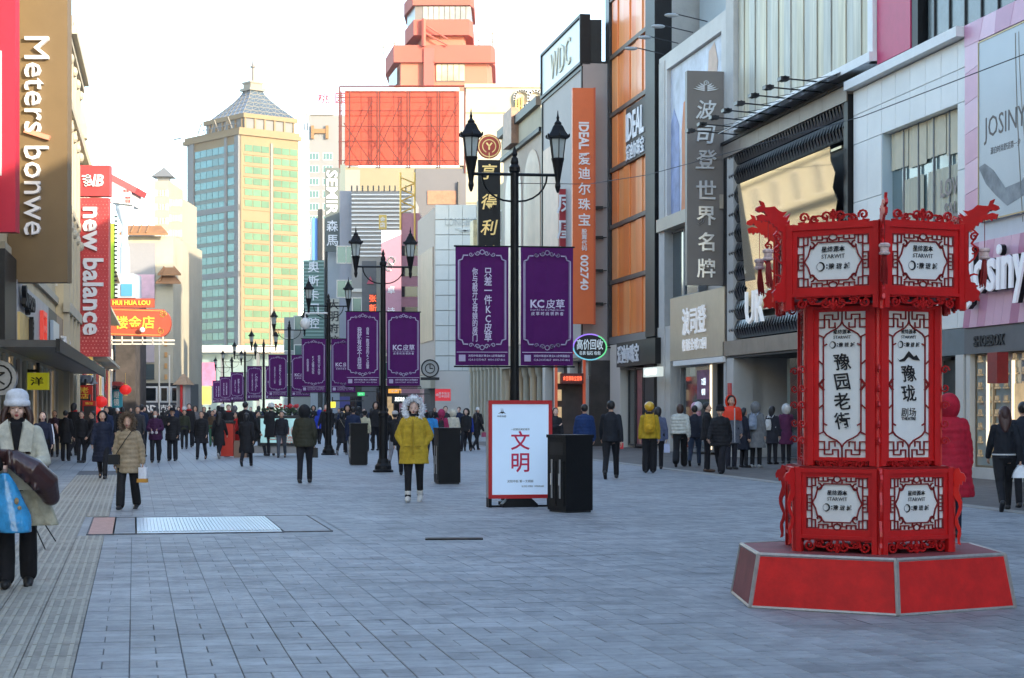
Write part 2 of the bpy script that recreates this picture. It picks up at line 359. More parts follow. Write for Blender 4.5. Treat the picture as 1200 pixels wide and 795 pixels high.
# ================================================================ fretwork helpers
def spiral(mb, cx, cz, r, a0, turns, t, y0, y1, sgn=1, n=12):
    pts = [(cx + r * (1 - .75 * k / n) * math.cos(a0 + sgn * turns * 2 * math.pi * k / n), cz + r * (1 - .75 * k / n) * math.sin(a0 + sgn * turns * 2 * math.pi * k / n)) for k in range(n + 1)]
    mb.strip(pts, t, y0, y1)
def arc(mb, cx, cz, r, a0, a1, t, y0, y1, n=8, rz=None):
    rz = rz or r
    mb.strip([(cx + r * math.cos(R(a0 + (a1 - a0) * k / n)), cz + rz * math.sin(R(a0 + (a1 - a0) * k / n))) for k in range(n + 1)], t, y0, y1)
def crest(w_, z0, h, t=.013, y0=-.01, y1=.01):       # scrolled cut-out running along a rail
    mb = MB()
    for sg in (-1, 1):
        for fx, rr, up in ((.10, .42, 1), (.26, .34, -1), (.40, .42, 1)):
            r = h * rr; x = sg * w_ * fx; cz = z0 + (h * .52 if up > 0 else h * .40)
            spiral(mb, x, cz, r, R(200 if sg > 0 else -20), 1.2, t, y0, y1, sgn=-sg * up)
        arc(mb, sg * w_ * .20, z0 + h * .1, w_ * .12, 0, 180, t, y0, y1, rz=h * .5)
        mb.strip([(sg * w_ * .40, z0 + h * .15), (sg * w_ * .47, z0 + h * .1)], t, y0, y1)
    mb.strip([(0, z0), (0, z0 + h)], t * 1.4, y0, y1); arc(mb, 0, z0 + h * .7, h * .22, 0, 360, t, y0, y1)
    mb.strip([(-w_ * .46, z0 + t * .4), (w_ * .46, z0 + t * .4)], t, y0, y1)
    return mb
def fret_wide(w_, h):      # horizontal board: pointed cartouche with key pattern at the edges
    mb = MB(); t = .0095; y0, y1 = -.012, -.001; X, Z = w_ / 2, h / 2
    for sx in (-1, 1):
        for sz in (-1, 1):
            f = lambda pts, t=t: mb.strip([(sx * a * X, sz * b * Z) for a, b in pts], t, y0, y1)
            f([(.80, 0), (.70, .22), (.64, .50), (.50, .62), (.42, .74), (0, .74)])
            f([(.97, .97), (.60, .97)]); f([(.97, .0), (.97, .30), (.82, .30)]) ; f([(.82, .0), (.82, .62), (.97, .62)])
            f([(.70, .97), (.70, .66), (.82, .66), (.82, .97)]); f([(.60, .97), (.60, .84), (.30, .84), (.30, .97)]); f([(.97, .62), (.97, .97)])
            f([(.45, .84), (.45, .97)]); f([(.16, .74), (.16, .90), (.30, .90)]); f([(.82, .14), (.90, .14)])
            spiral(mb, sx * .60 * X, sz * .60 * Z, .16 * Z, R(90 if sz > 0 else -90), .8, t, y0, y1, sgn=sx * sz)
        f([(.80, 0), (.97, 0)])
    for sz in (-1, 1): arc(mb, 0, sz * .92 * Z, .12 * X, 0, 360, t, y0, y1, rz=.12 * Z)
    return mb
def fret_tall(w_, h):      # vertical board: ogee arches top and bottom joined by side rails
    mb = MB(); t = .0095; y0, y1 = -.012, -.001; X, Z = w_ / 2, h / 2
    for sx in (-1, 1):
        for sz in (-1, 1):
            f = lambda pts, t=t: mb.strip([(sx * a * X, sz * (Z - b * X)) for a, b in pts], t, y0, y1)
            f([(0, .38), (.06, .52), (.22, .66), (.48, .78), (.66, .88), (.80, 1.05), (.80, 1.35)])
            f([(.80, 1.35), (.66, 1.28)]); f([(.98, .30), (.55, .30), (.55, .62), (.30, .62), (.30, .44)]); f([(.98, .62), (.75, .62), (.75, .12), (.40, .12), (.40, .30), (.16, .30), (.16, .0)])
            f([(.98, .92), (.80, 1.0)]); f([(.0, .38), (0, .02)])
            f([(.80, 2.1), (.98, 1.95)]); 
        mb.strip([(sx * .80 * X, Z - 1.35 * X), (sx * .80 * X, -Z + 1.35 * X)], t, y0, y1)
        mb.strip([(sx * .80 * X, .04), (sx * .98 * X, 0)], t * 1.8, y0, y1); mb.strip([(sx * .80 * X, -.04), (sx * .98 * X, 0)], t * 1.8, y0, y1)
    return mb
def logo(parent, w_, cz=0, cx=0, y=-.004):
    mb = MB(); mb.text('星纬源本', cx, y, cz + w_ * .30, w=w_ * .62, bold=.02, ext=.002, res=1)
    mb.text('STARWIT', cx, y, cz + w_ * .12, w=w_ * .62, bold=.012, ext=.002, res=1)
    mb.text('豫 珑 城', cx + w_ * .16, y, cz - w_ * .13, w=w_ * .58, bold=.02, ext=.002, shear=.15, res=1)
    r = w_ * .12; x = cx - w_ * .34; z = cz - w_ * .13
    mb.text(':', x + r * 1.45, y, z, h=r * .9, bold=.03, ext=.002)
    n = 12; out = [(x + r * math.cos(R(110 - 220 * k / n)), z + r * math.sin(R(110 - 220 * k / n))) for k in range(n + 1)]
    inn = [(x - r * .12 + r * .72 * math.cos(R(-100 + 200 * k / n)), z + r * .76 * math.sin(R(-100 + 200 * k / n))) for k in range(n + 1)]
    mb.prism(out + inn, y, y - .002); mb.build('lettering', m_ink, parent)
    mb = MB(); arc(mb, x, z, r * .85, 110, 250, r * .12, y, y - .002); mb.build('ink_ring', M('grey_ink', (.35, .36, .37), .7), parent)
# ================================================================ hexagonal pedestal
HC = Vector((2.868, 15.12, 0)); TH = -3.5
def hexv(r, k, z, th=0.0): a = R(-90 + th + 60 * k); return (r * math.cos(a), r * math.sin(a), z)
ped = thing('pedestal', 'low six-sided red pedestal with silver metal edges under the tall red lantern', 'pedestal', (HC.x, HC.y, 0))
m_pedred = M('pedestal_red', (0.62, 0.012, 0.01), .62, var=.2, vs=5, bump=.12, bs=30)
m_pedtop = M('worn_red_sheet', (.24, .05, .055), .6, var=.25, vs=4)
m_edge = M('aluminium_edge', (.46, .44, .42), .42, .55, var=.15, vs=14)
rb_, rt_, ht = 1.18, 1.10, .43
mb = MB(); mb.rings([[hexv(rb_ - .01, k, .012) for k in range(6)], [hexv(rt_ - .01, k, ht - .01) for k in range(6)]]); mb.build('core', m_dred, ped)
for k in range(6):
    mb = MB(); a, b_, c_, d_ = [Vector(v) for v in (hexv(rb_, k, .02), hexv(rb_, k + 1, .02), hexv(rt_, k + 1, ht - .005), hexv(rt_, k, ht - .005))]
    ce = (a + b_ + c_ + d_) / 4; q = [ce + (p - ce) * .975 for p in (a, b_, c_, d_)]; nn = (b_ - a).cross(d_ - a).normalized() * .006
    mb.add([tuple(p - nn) for p in q] + [tuple(p + nn) for p in q], [(0, 3, 2, 1), (4, 5, 6, 7), (0, 1, 5, 4), (1, 2, 6, 5), (2, 3, 7, 6), (3, 0, 4, 7)])
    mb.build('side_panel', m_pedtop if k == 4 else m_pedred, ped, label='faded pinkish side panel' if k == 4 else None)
    mb = MB(); mb.tube([a, d_], .021, n=6); mb.build('corner_trim', m_edge, ped)
    mb = MB(); mb.tube([d_, c_], .017, n=6); mb.build('top_trim', m_edge, ped)
    mb = MB(); mb.tube([a, b_], .016, n=6); mb.build('bottom_trim', m_edge, ped)
mb = MB(); mb.poly([hexv(rt_ - .01, k, 0)[:2] for k in range(6)], ht - .002, ht + .004); mb.build('top_sheet', m_pedtop, ped)
# ================================================================ tall lantern pillar
lan = thing('lantern_pillar', 'tall red hexagonal palace lantern with carved frames and white panels of black characters', 'lantern', (HC.x, HC.y, ht + .004), R(TH))
m_salmon = M('backlit_red_acrylic', (.75, .16, .1), .45, var=.1, vs=8)  # paler red for rear dragons; light shining through is put into the colour
m_dragon = M('bright_red_acrylic', (0.78, 0.02, 0.012), .4, var=.08, vs=8, coat=.3)
def lface(k, r, z):        # empty frame for side k (between corner k and k+1)
    al = R(-90 + 60 * k + 30); ap = r * math.cos(R(30))
    return (ap * math.cos(al), ap * math.sin(al), z), al + R(90)
def tier(r, z0, z1, bw, bh, bz, kind, border=.085):
    e = r
    for k in range(6):
        loc, rz = lface(k, r, 0)
        fr = MB(); x = e / 2 - .012
        t_ = (e - bw) / 2 - .012; zb, zt = bz - bh / 2, bz + bh / 2
        # stepped frame: outer stiles and rails, then a thinner inner moulding
        fr.box(-x, -x + t_ * .55, -.03, .02, z0, z1); fr.box(x - t_ * .55, x, -.03, .02, z0, z1)
        fr.box(-x + t_ * .55, x - t_ * .55, -.028, .018, z1 - (z1 - zt) * .5, z1 - .003)
        fr.box(-x + t_ * .55, x - t_ * .55, -.028, .018, zb - (zb - z0) * .42, zb - (zb - z0) * .28)
        fr.box(-x + t_ * .5, -bw / 2, -.012, .016, zb - (zb - z0) * .28, z1 - (z1 - zt) * .5); fr.box(bw / 2, x - t_ * .5, -.012, .016, zb - (zb - z0) * .28, z1 - (z1 - zt) * .5)
        fr.box(-bw / 2, bw / 2, -.0115, .0155, zt, z1 - (z1 - zt) * .5); fr.box(-bw / 2, bw / 2, -.0115, .0155, zb - (zb - z0) * .28, zb)
        o = fr.build('frame', m_red, lan); o.location = loc; o.rotation_euler = (0, 0, rz)
        bd = MB(); bd.box(-bw / 2, bw / 2, .002, .010, zb, zt); q = bd.build('panel', m_board, lan); q.location = loc; q.rotation_euler = (0, 0, rz)
        ft = (fret_wide if kind == 'w' else fret_tall)(bw, bh)
        ft.v = [(a, b, c + bz) for a, b, c in ft.v]; g = ft.build('fretwork', m_dred, q)
        if k in (0, 5, 4):
            if kind == 'w': 
                lg = bw * .52; logo(q, lg, bz)
            else:
                logo(q, bw * .60, bz + bh * .30)
                if k == 5:
                    tx = MB()
                    for i, ch in enumerate('豫园老街'): tx.text(ch, 0, -.004, bz + bh * (.155 - .135 * i), h=bw * .34, bold=.018, ext=.002, shear=-.14, rot=4)
                    tx.build('lettering', m_ink, q)
                elif k == 0:
                    tx = MB(); zc = bz + bh * .19
                    tx.prism([(-.11, zc - .015), (-.09, zc - .03), (-.05, zc - .012), (0, zc + .045), (.012, zc + .035), (.05, zc + .0), (.075, zc + .015), (.11, zc - .03), (.04, zc - .022), (.0, zc - .0), (-.04, zc - .035), (-.085, zc - .04)], -.004, -.006)
                    for i, ch in enumerate('豫珑'): tx.text(ch, 0, -.004, bz + bh * (.075 - .135 * i), h=bw * .34, bold=.018, ext=.002, shear=-.14, rot=4)
                    tx.text('剧场', 0, -.004, bz - bh * .19, w=bw * .36, ext=.002); tx.text('THEATRE', 0, -.004, bz - bh * .225 - .01, w=bw * .36, bold=.02, ext=.002, res=1)
                    tx.build('lettering', m_ink, q)
                else:
                    tx = MB()
                    for i, ch in enumerate('豫珑剧场'): tx.text(ch, 0, -.004, bz + bh * (.13 - .13 * i), h=bw * .3, bold=.018, ext=.002)
                    tx.build('lettering', m_ink, q)
        # carved apron under the frame
        hh = zb - (zb - z0) * .42 - z0; ap = crest(e * .84, 0, max(hh, .06)); ap.v = [(a, b, z0 + max(hh, .06) - c) for a, b, c in ap.v]
        o = ap.build('carved_apron', m_red, lan); o.location = loc; o.rotation_euler = (0, 0, rz)
    for k in range(6):
        a = hexv(r - .004, k, 0); mb = MB(); mb.lathe([(.024, z0 - .01), (.024, z1 + .008)], (a[0], a[1], 0), n=8, rot=.3); mb.build('corner_post', m_red, lan)
zo = ht + .004
tier(.70, .0, 1.09 - zo, .52, .405, .80 - zo + .02, 'w')
tier(.59, 1.11 - zo, 2.36 - zo, .395, 1.14, 1.745 - zo, 't')
tier(.79, 2.33 - zo, 2.995 - zo, .60, .40, 2.70 - zo, 'w')
for r, z in ((.67, 1.085), (.57, 2.355), (.76, 2.97), (.76, 2.44)):
    mb = MB(); mb.poly([hexv(r, k, 0)[:2] for k in range(6)], z - zo, z - zo + .02); mb.build('tier_plate', m_dred, lan)
for k in range(6):
    loc, rz = lface(k, .79, 2.995 - zo); o = crest(.62, 0, .10).build('carved_crest', m_red, lan); o.location = loc; o.rotation_euler = (0, 0, rz)
    loc, rz = lface(k, .62, 1.09 - zo); o = crest(.40, 0, .07).build('carved_crest', m_red, lan); o.location = loc; o.rotation_euler = (0, 0, rz)
DR = [(450, 185), (447, 150), (470, 165), (443, 108), (475, 134), (500, 130), (466, 96), (500, 103), (530, 92), (560, 68), (600, 75), (628, 78), (640, 48), (668, 38), (655, 66), (690, 82), (696, 100), (672, 112), (640, 105), (612, 132), (655, 122), (688, 133), (678, 165), (655, 160), (650, 174), (632, 158), (618, 168), (600, 158), (588, 178), (570, 178), (562, 200), (545, 196), (538, 214), (515, 222), (500, 232), (500, 470), (515, 545), (542, 552), (552, 590), (575, 610), (566, 640), (572, 668), (548, 660), (530, 672), (505, 662), (490, 672), (465, 668)]
DR = [((x - 465) / 790, (185 - y) / 800) for x, y in DR]
for k in range(6):
    c = hexv(.79, k, 0); al = R(-90 + 60 * k)
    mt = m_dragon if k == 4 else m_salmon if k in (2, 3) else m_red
    def put(mb, name, m, par=lan, label=None):
        o = mb.build(name, m, par, label); o.location = (c[0], c[1], 2.995 - zo); o.rotation_euler = (0, 0, al); return o
    mb = MB(); mb.prism(DR, -.011, .011)
    dg_ = put(mb, 'dragon_plate', mt, label={4: 'bright red dragon cut-out', 2: 'salmon dragon cut-out, tinted as if backlit', 3: 'salmon dragon cut-out, tinted as if backlit'}.get(k))
    mb = MB(); spiral(mb, .09, -.10, .032, R(60), 1.1, .012, -.008, .008); spiral(mb, .095, -.20, .035, R(240), 1.1, .012, -.008, .008); mb.strip([(.06, -.02), (.12, -.08), (.07, -.15), (.13, -.2), (.09, -.27), (.05, -.3)], .012, -.008, .008)
    arc(mb, .09, -.44, .05, 60, 300, .012, -.008, .008)
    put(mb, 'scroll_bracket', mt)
    # eye
    mb = MB(); mb.ell((.225, 0, .10), .012, .016, .01, 8, 5); put(mb, 'dragon_eye', m_dred)
    # small hanging lantern with tassel
    xl = .175; mb = MB(); mb.tube([(xl, 0, .03), (xl, 0, -.19)], .003, n=4); g = put(mb, 'hanging_cord', m_dred)
    mb = MB(); mb.lathe([(.03, -.28), (.043, -.272), (.043, -.262), (.034, -.255), (.034, -.225), (.044, -.215), (.044, -.20), (.03, -.19)], (xl, 0, 0), n=10); put(mb, 'small_lantern', M('small_lantern_white', (.6, .45, .42), .5, var=.25, vs=30))
    mb = MB()
    for j in range(16):
        a = j * 2.399; q = .012 + .02 * ((j * 7) % 5) / 5; x1 = xl + q * math.cos(a); y1_ = q * math.sin(a); L = .17 + .06 * ((j * 5) % 7) / 7
        mb.tube([(xl + q * .5 * math.cos(a), q * .5 * math.sin(a), -.28), (x1, y1_, -.28 - L * .5), (x1 * 1.0 - .012, y1_, -.28 - L)], .0055, n=4)
    put(mb, 'tassel', m_dred)
# curled dragon cut-outs at the corners of the lower tier
SE = [(0, .02), (.02, .10), (.0, .16), (.035, .24), (.075, .25), (.10, .21), (.14, .20), (.17, .16), (.16, .12), (.13, .13), (.12, .09), (.09, .10), (.075, .04), (.10, -.02), (.12, -.07), (.115, -.13), (.09, -.18), (.06, -.22), (.075, -.27), (.10, -.31), (.105, -.36), (.085, -.42), (.10, -.46), (.065, -.45), (.06, -.38), (.07, -.33), (.03, -.27), (.03, -.21), (.06, -.16), (.08, -.11), (.07, -.07), (.03, -.03)]
for k in range(6):
    c = hexv(.71, k, 0); mb = MB(); mb.prism([(a * .62, b * .85) for a, b in SE], -.01, .01)
    o = mb.build('curled_dragon_plate', m_red if k != 1 else m_dragon, lan); o.location = (c[0], c[1], .88 - zo); o.rotation_euler = (0, 0, R(-90 + 60 * k) )
    c = hexv(.60, k, 0); mb = MB()
    for i in range(5): spiral(mb, .045, 1.3 + .14 * i - zo, .036, R(180 * (i % 2)), 1.1, .011, -.006, .006, n=9)
    o = mb.build('scroll_bracket', m_red, lan); o.location = (c[0], c[1], 0); o.rotation_euler = (0, 0, R(-90 + 60 * k))
# ================================================================ lamp posts
m_lglass = M('lamp_glass', (.42, .47, .46), .25, 0, spec=.6, var=.1, vs=8)
def make_post():
    t = thing('street_lamp', 'x', 'street lamp', group='twin-lantern lamp posts down the middle of the street')
    mb = MB(); mb.lathe([(.25, 0), (.25, .05), (.21, .07), (.20, .16), (.15, .22), (.13, .30), (.115, .33)], n=16); mb.smooth = False; mb.build('base', m_black, t)
    mb = MB(); mb.lathe([(.105, .33), (.10, 1.35), (.125, 1.38), (.125, 1.44), (.085, 1.50), (.075, 1.6), (.066, 2.1), (.062, 5.05), (.085, 5.08), (.085, 5.14), (.055, 5.18)], n=14); mb.build('shaft', m_black, t)
    mb = MB(); mb.lathe([(.055, 5.18), (.062, 5.22), (.05, 5.28), (.028, 5.3), (.045, 5.34), (.03, 5.39), (.008, 5.46)], n=12); mb.build('finial', m_black, t)
    for sx in (-1, 1):
        mb = MB(); mb.tube([(sx * .05, 0, 5.03), (sx * .668, 0, 5.03)], .024); mb.lathe([(.022, -.0), (.035, .03), (.022, .06)], (sx * .668, 0, 4.78), n=8)
        pts = [(sx * (.06 + .44 * math.sin(R(a))), 0, 4.62 + .40 * (1 - math.cos(R(a)))) for a in range(0, 91, 15)]
        mb.tube(pts, .016, n=6); mb.build('arm', m_black, t)
        x = sx * .668
        l = MB(); l.lathe([(.014, 4.76), (.03, 4.80), (.045, 4.86), (.035, 4.92), (.05, 5.02), (.085, 5.22), (.10, 5.27), (.10, 5.29)], (x, 0, 0), n=12); lm = l.build('lantern', m_black, t)
        g = MB(); g.lathe([(.082, 5.29), (.118, 5.585)], (x, 0, 0), n=6, rot=R(30)); g.build('lantern_glass', m_lglass, lm)
        b = MB()
        for k in range(6):
            a = R(30 + 60 * k); b.tube([(x + .088 * math.cos(a), .088 * math.sin(a), 5.28), (x + .127 * math.cos(a), .127 * math.sin(a), 5.59)], .009, n=5)
        b.build('glazing_bars', m_black, lm)
        r_ = MB(); r_.lathe([(.135, 5.58), (.19, 5.60), (.185, 5.62), (.125, 5.70), (.085, 5.78), (.06, 5.80), (.06, 5.83), (.028, 5.86), (.02, 5.88), (.026, 5.91), (.014, 5.94), (.005, 6.02)], (x, 0, 0), n=6, rot=R(30)); r_.build('lamp_roof', m_black, lm)
        c_ = MB()
        for k in range(6):
            a = R(30 + 60 * k); c_.ell((x + .187 * math.cos(a), .187 * math.sin(a), 5.63), .015, .015, .03, 6, 4)
        c_.build('roof_studs', m_black, lm)
    mb = MB()
    for z in (3.93, 2.10):
        mb.tube([(-.93, 0, z), (.93, 0, z)], .014, n=6)
    mb.build('banner_rods', m_black, t)
    return t
posts = [(603, 30.4), (449, 46.0), (385, 63.5), (339, 82.5), (309, 104), (287, 121), (272, 138), (262, 157)]
plabel = ['nearest twin-lantern black lamp post, rising behind the white poster stand', 'black lamp post whose wide foot stands left of the yellow-coated woman', 'black lamp post behind the man in camouflage, a round white camera dome on it',
          'black lamp post with foot beside the lit advertising box in mid street', 'small far lamp post fifth in the row from the poster stand', 'small far lamp post sixth in the row from the poster stand', 'tiny far lamp post second last in the row', 'tiny lamp post last and farthest in the row']
m_purple = M('banner_purple', (0.085, 0.009, 0.105), .75, spec=.2, var=.07, vs=4); m_pale = M('banner_pale_print', (.62, .55, .72), .6)
m_silver = M('banner_silver_print', (.42, .36, .52), .6)
def banner_frame(mb, X, Z):
    t = .018
    for sz in (-1, 1):
        Zt = Z - .11 if sz > 0 else Z - .30
        f = lambda pts, tt=t: [mb.strip([(sx * a, sz * b) for a, b in pts], tt, -.024, -.026) for sx in (-1, 1)]
        f([(X - .045, 0), (X - .045, Zt - .10), (X - .10, Zt - .08), (X - .12, Zt - .02), (.22, Zt - .02)])
        f([(X - .065, 0), (X - .065, Zt - .11)], .006)
        for sx in (-1, 1): spiral(mb, sx * .17, sz * (Zt - .005), .035, R(180 if sx > 0 else 0), 1.1, .012, -.024, -.026, sgn=sx * sz); spiral(mb, sx * .07, sz * (Zt + .015), .04, R(0 if sx > 0 else 180), 1.1, .014, -.024, -.026, sgn=-sx * sz)
        arc(mb, 0, sz * (Zt + .03), .035, 0, 360, .012, -.024, -.026)
def make_banner(cols, wbig=True, name='street_banner'):
    t = thing(name, 'x', 'banner', group='purple banners hung on the lamp posts')
    X, Z = .405, .90
    mb = MB(); n = 8; V = []; 
    for j in range(n + 1):
        for i in range(5):
            V.append((-X + 2 * X * i / 4, .014 * math.sin(j * .8 + i * .9) + .008 * math.sin(i * 2.1 - j * .5), -Z + 2 * Z * j / n))
    for q in range(len(V)): pass
    mb.add(V, [(j * 5 + i, j * 5 + i + 1, (j + 1) * 5 + i + 1, (j + 1) * 5 + i) for j in range(n) for i in range(4)])
    mb.add([(a, b + .008, c) for a, b, c in V], [(j * 5 + i, (j + 1) * 5 + i, (j + 1) * 5 + i + 1, j * 5 + i + 1) for j in range(n) for i in range(4)])
    cl = mb.build('cloth', m_purple, t)
    mb = MB(); banner_frame(mb, X, Z); mb.build('printed_border', m_silver, t)
    mb = MB()
    if cols == 'KC':
        mb.text('KC', -.155, -.026, .04, h=.125, bold=.05, ext=.003); mb.text('皮草', .125, -.026, .04, h=.14, bold=.05, ext=.003)
        mb.text('Dear KC fur in a Magic Dream', 0, -.026, -.055, w=.52, ext=.003, res=1); mb.text('皮 草 时 尚 领 跑 者', 0, -.026, -.11, w=.5, bold=.02, ext=.003, res=1)
    else:
        for body, x, h_, w_ in cols:
            mb.text('\n'.join(body), x, -.026, .02, h=h_, w=w_, bold=.035, ext=.003, line=.92, stretch=True)
    mb.strip([(-X + .02, -Z + .20), (X - .02, -Z + .20)], .008, -.024, -.026)
    mb.text('沈阳中街皇城商业KC皮草旗舰店', .07, -.026, -Z + .145, w=.56, bold=.01, ext=.003, res=1); mb.text('024-31373467  4000-337-866', .07, -.026, -Z + .085, w=.56, bold=.01, ext=.003, res=1)
    mb.build('lettering', m_pale, t)
    if cols != 'KC' or True:
        mb = MB(); mb.box(-X + .05, -X + .15, -.024, -.026, -Z + .06, -Z + .16); mb.build('printed_square', m_silver, t)
    return t
texts = [
    [('你与敲开丈母娘的房门', -.11, 1.12, .085), ('只差一件KC皮草', .09, 1.12, .12)],
    [('我就有这个自信', -.08, 1.02, .11), ('自有一款适合的KC皮草', .12, 1.02, .075)],
    [('在回草里', -.2, .42, .07), ('KC皮草实在', -.02, .60, .085), ('但实力不允许', .18, .66, .085)],
    [('自信今天买KC皮草', -.13, .75, .06), ('只买KC皮草', .1, .9, .10)],
    [('凭什么？', .1, .95, .15), ('只有KC皮草的温暖不打折', -.12, .95, .07)],
    [('温暖今冬', -.12, .8, .07), ('就穿KC皮草', .1, .95, .12)],
    [('时尚从皮草开始', -.1, .9, .08), ('只要皮草', .1, .9, .1)],
    [('这个冬天不太冷', -.1, .9, .08), ('皮草世家', .1, .9, .1)]]
kc0 = make_banner('KC'); post0 = make_post()
ord_ = ['nearest', 'second', 'third', 'fourth', 'fifth', 'sixth', 'seventh', 'eighth']
for i, (px, Y) in enumerate(posts):
    o = post0 if i == 0 else copy_tree(post0)
    X = (px - HX) / F * Y; o.location = (X, Y, .012); o.rotation_euler = (0, 0, R(8)); o['label'] = plabel[i]; ks = 1.062 if i == 0 else 1; o.scale = (ks,) * 3
    for sx in (-1, 1):
        if sx < 0: b = make_banner(texts[i]); lb = 'purple banner with %s of white characters, left side of the %s lamp post' % ('three columns' if len(texts[i]) == 3 else 'two columns', ord_[i])
        else: b = kc0 if i == 0 else copy_tree(kc0); lb = 'purple banner with short white title in its middle, right side of the %s lamp post' % ord_[i]
        b['label'] = lb; d = .50 * ks; b.scale = (ks,) * 3
        b.location = (X + sx * d * math.cos(R(8)), Y + sx * d * math.sin(R(8)) - .015, 3.03 * ks); b.rotation_euler = (0, 0, R(8) + rnd.uniform(-.03, .03))
# camera dome on the third post
t = thing('security_camera', 'round white camera dome on a bracket of the third lamp post', 'camera', (P(358, 378, 63.5).x, 63.4, 0))
mb = MB(); mb.ell((0, 0, 4.45), .17, .17, .2, 12, 8); mb.build('dome', m_white, t)
mb = MB(); mb.tube([(0, 0, 4.6), (0, 0, 4.8), (.75, 0, 4.8)], .03); mb.build('bracket', m_white, t)
# ================================================================ poster stand
p = P(608, 480, 29.6); ps = thing('poster_stand', 'white lit poster with two large red characters in a red frame on a black foot', 'sign', (p.x, 29.6, .012), R(12))
mb = MB(); mb.frame(-.51, .51, -.13, -.10, .14, 1.68, .055, .06); mb.build('frame', M('frame_red', (.5, .008, .012), .45, var=.06, vs=4), ps)
mb = MB(); mb.box(-.50, .50, -.10, .13, .15, 1.67); mb.build('cabinet', M('cabinet_grey', (.45, .45, .46), .5, .2, var=.1, vs=3), ps)
mb = MB(); mb.box(-.455, .455, -.112, -.099, .20, 1.62); pn = mb.build('poster', M('poster_blue_white', (.50, .66, .84), .5, emit=.08, var=.02, vs=2), ps)
m_wm = M('poster_red', (.62, .02, .08), .5)
mb = MB(); mb.text('文', 0, -.1125, 1.05, h=.30, bold=.055, ext=.003); mb.text('明', 0, -.1125, .70, h=.30, bold=.055, ext=.003); mb.build('lettering', m_wm, pn)
mb = MB(); mb.text('一起建设美好城市', 0, -.1125, 1.225, w=.3, ext=.003, res=1); mb.text('沈阳中街 第一文明街', -.0, -.1125, .41, w=.42, ext=.003, res=1); mb.text('沈河区文明办  中街商业街', .2, -.1125, .33, w=.36, ext=.003, res=1); mb.text('中街商圈', -.30, -.1125, 1.43, w=.14, ext=.003, res=1)
mb.build('lettering', m_ink, pn)
mb = MB(); mb.prism([(-.36, 1.47), (-.31, 1.5), (-.31, 1.57), (-.30, 1.5), (-.285, 1.5), (-.285, 1.56), (-.27, 1.5), (-.23, 1.47), (-.27, 1.48), (-.29, 1.47), (-.31, 1.48)], -.1125, -.1155); mb.build('emblem', m_ink, pn)
mb = MB(); mb.frame(-.50, -.46, -.12, .12, 0, .15, .012) ; mb.box(-.50, -.48, -.12, -.10, 0, .16); mb.box(-.50, -.48, .10, .12, 0, .16); mb.box(.48, .50, -.12, -.10, 0, .16); mb.box(.48, .50, .10, .12, 0, .16); mb.box(-.49, .49, .0, .02, 0, .03); mb.build('legs', m_black, ps)
mb = MB(); mb.prism([(-.28, 0), (.28, 0), (.28, .05), (.18, .14), (-.18, .14), (-.28, .05)], -.12, .12); mb.build('foot', m_black, ps)
# ================================================================ litter bins
def make_bin(w_, d_, h_):
    t = thing('litter_bin', 'x', 'litter bin', group='black litter bins on the paving')
    mb = MB(); mb.box(-w_ / 2, w_ / 2, -d_ / 2, d_ / 2, .03, h_ * .96); mb.build('body', m_black, t)
    mb = MB(); mb.box(-w_ / 2 - .015, w_ / 2 + .015, -d_ / 2 - .015, d_ / 2 + .015, h_ * .96, h_); mb.build('lid', m_black, t)
    mb = MB(); mb.box(-w_ / 2 + .02, w_ / 2 - .02, -d_ / 2 + .02, d_ / 2 - .02, 0, .03); mb.build('plinth', m_dark, t)
    for s_ in (-1, 1):
        y = s_ * d_ * .22
        mb = MB(); mb.box(-w_ / 2 - .012, -w_ / 2, y - d_ * .19, y + d_ * .19, h_ * .08, h_ * .66); d = mb.build('door', m_black, t)
        mb = MB(); mb.box(-w_ / 2 - .02, -w_ / 2 - .012, y - .02, y + .02, h_ * .18, h_ * .68); mb.tube([(-w_ / 2 - .03, y, h_ * .35), (-w_ / 2 - .03, y, h_ * .5)], .012, n=6); mb.build('handle', m_steel, d)
    mb = MB(); mb.box(-w_ / 2 - .004, -w_ / 2, -d_ * .36, d_ * .36, h_ * .74, h_ * .9); mb.build('opening', m_ink, t)
    return t
b0 = make_bin(.46, .56, 1.16)
for k, (px, Y, rz, lb) in enumerate(((668, 28.2, 28, 'largest black litter bin, standing against the right edge of the poster stand'), (524, 38.9, 12, 'square black litter bin just right of the yellow-coated woman'), (420, 52, 10, 'black litter bin left of the lamp post foot, a man in dark blue behind it'))):
    b = b0 if k == 0 else copy_tree(b0); b.location = ((px - HX) / F * Y, Y, .012); b.rotation_euler = (0, 0, R(rz)); b['label'] = lb
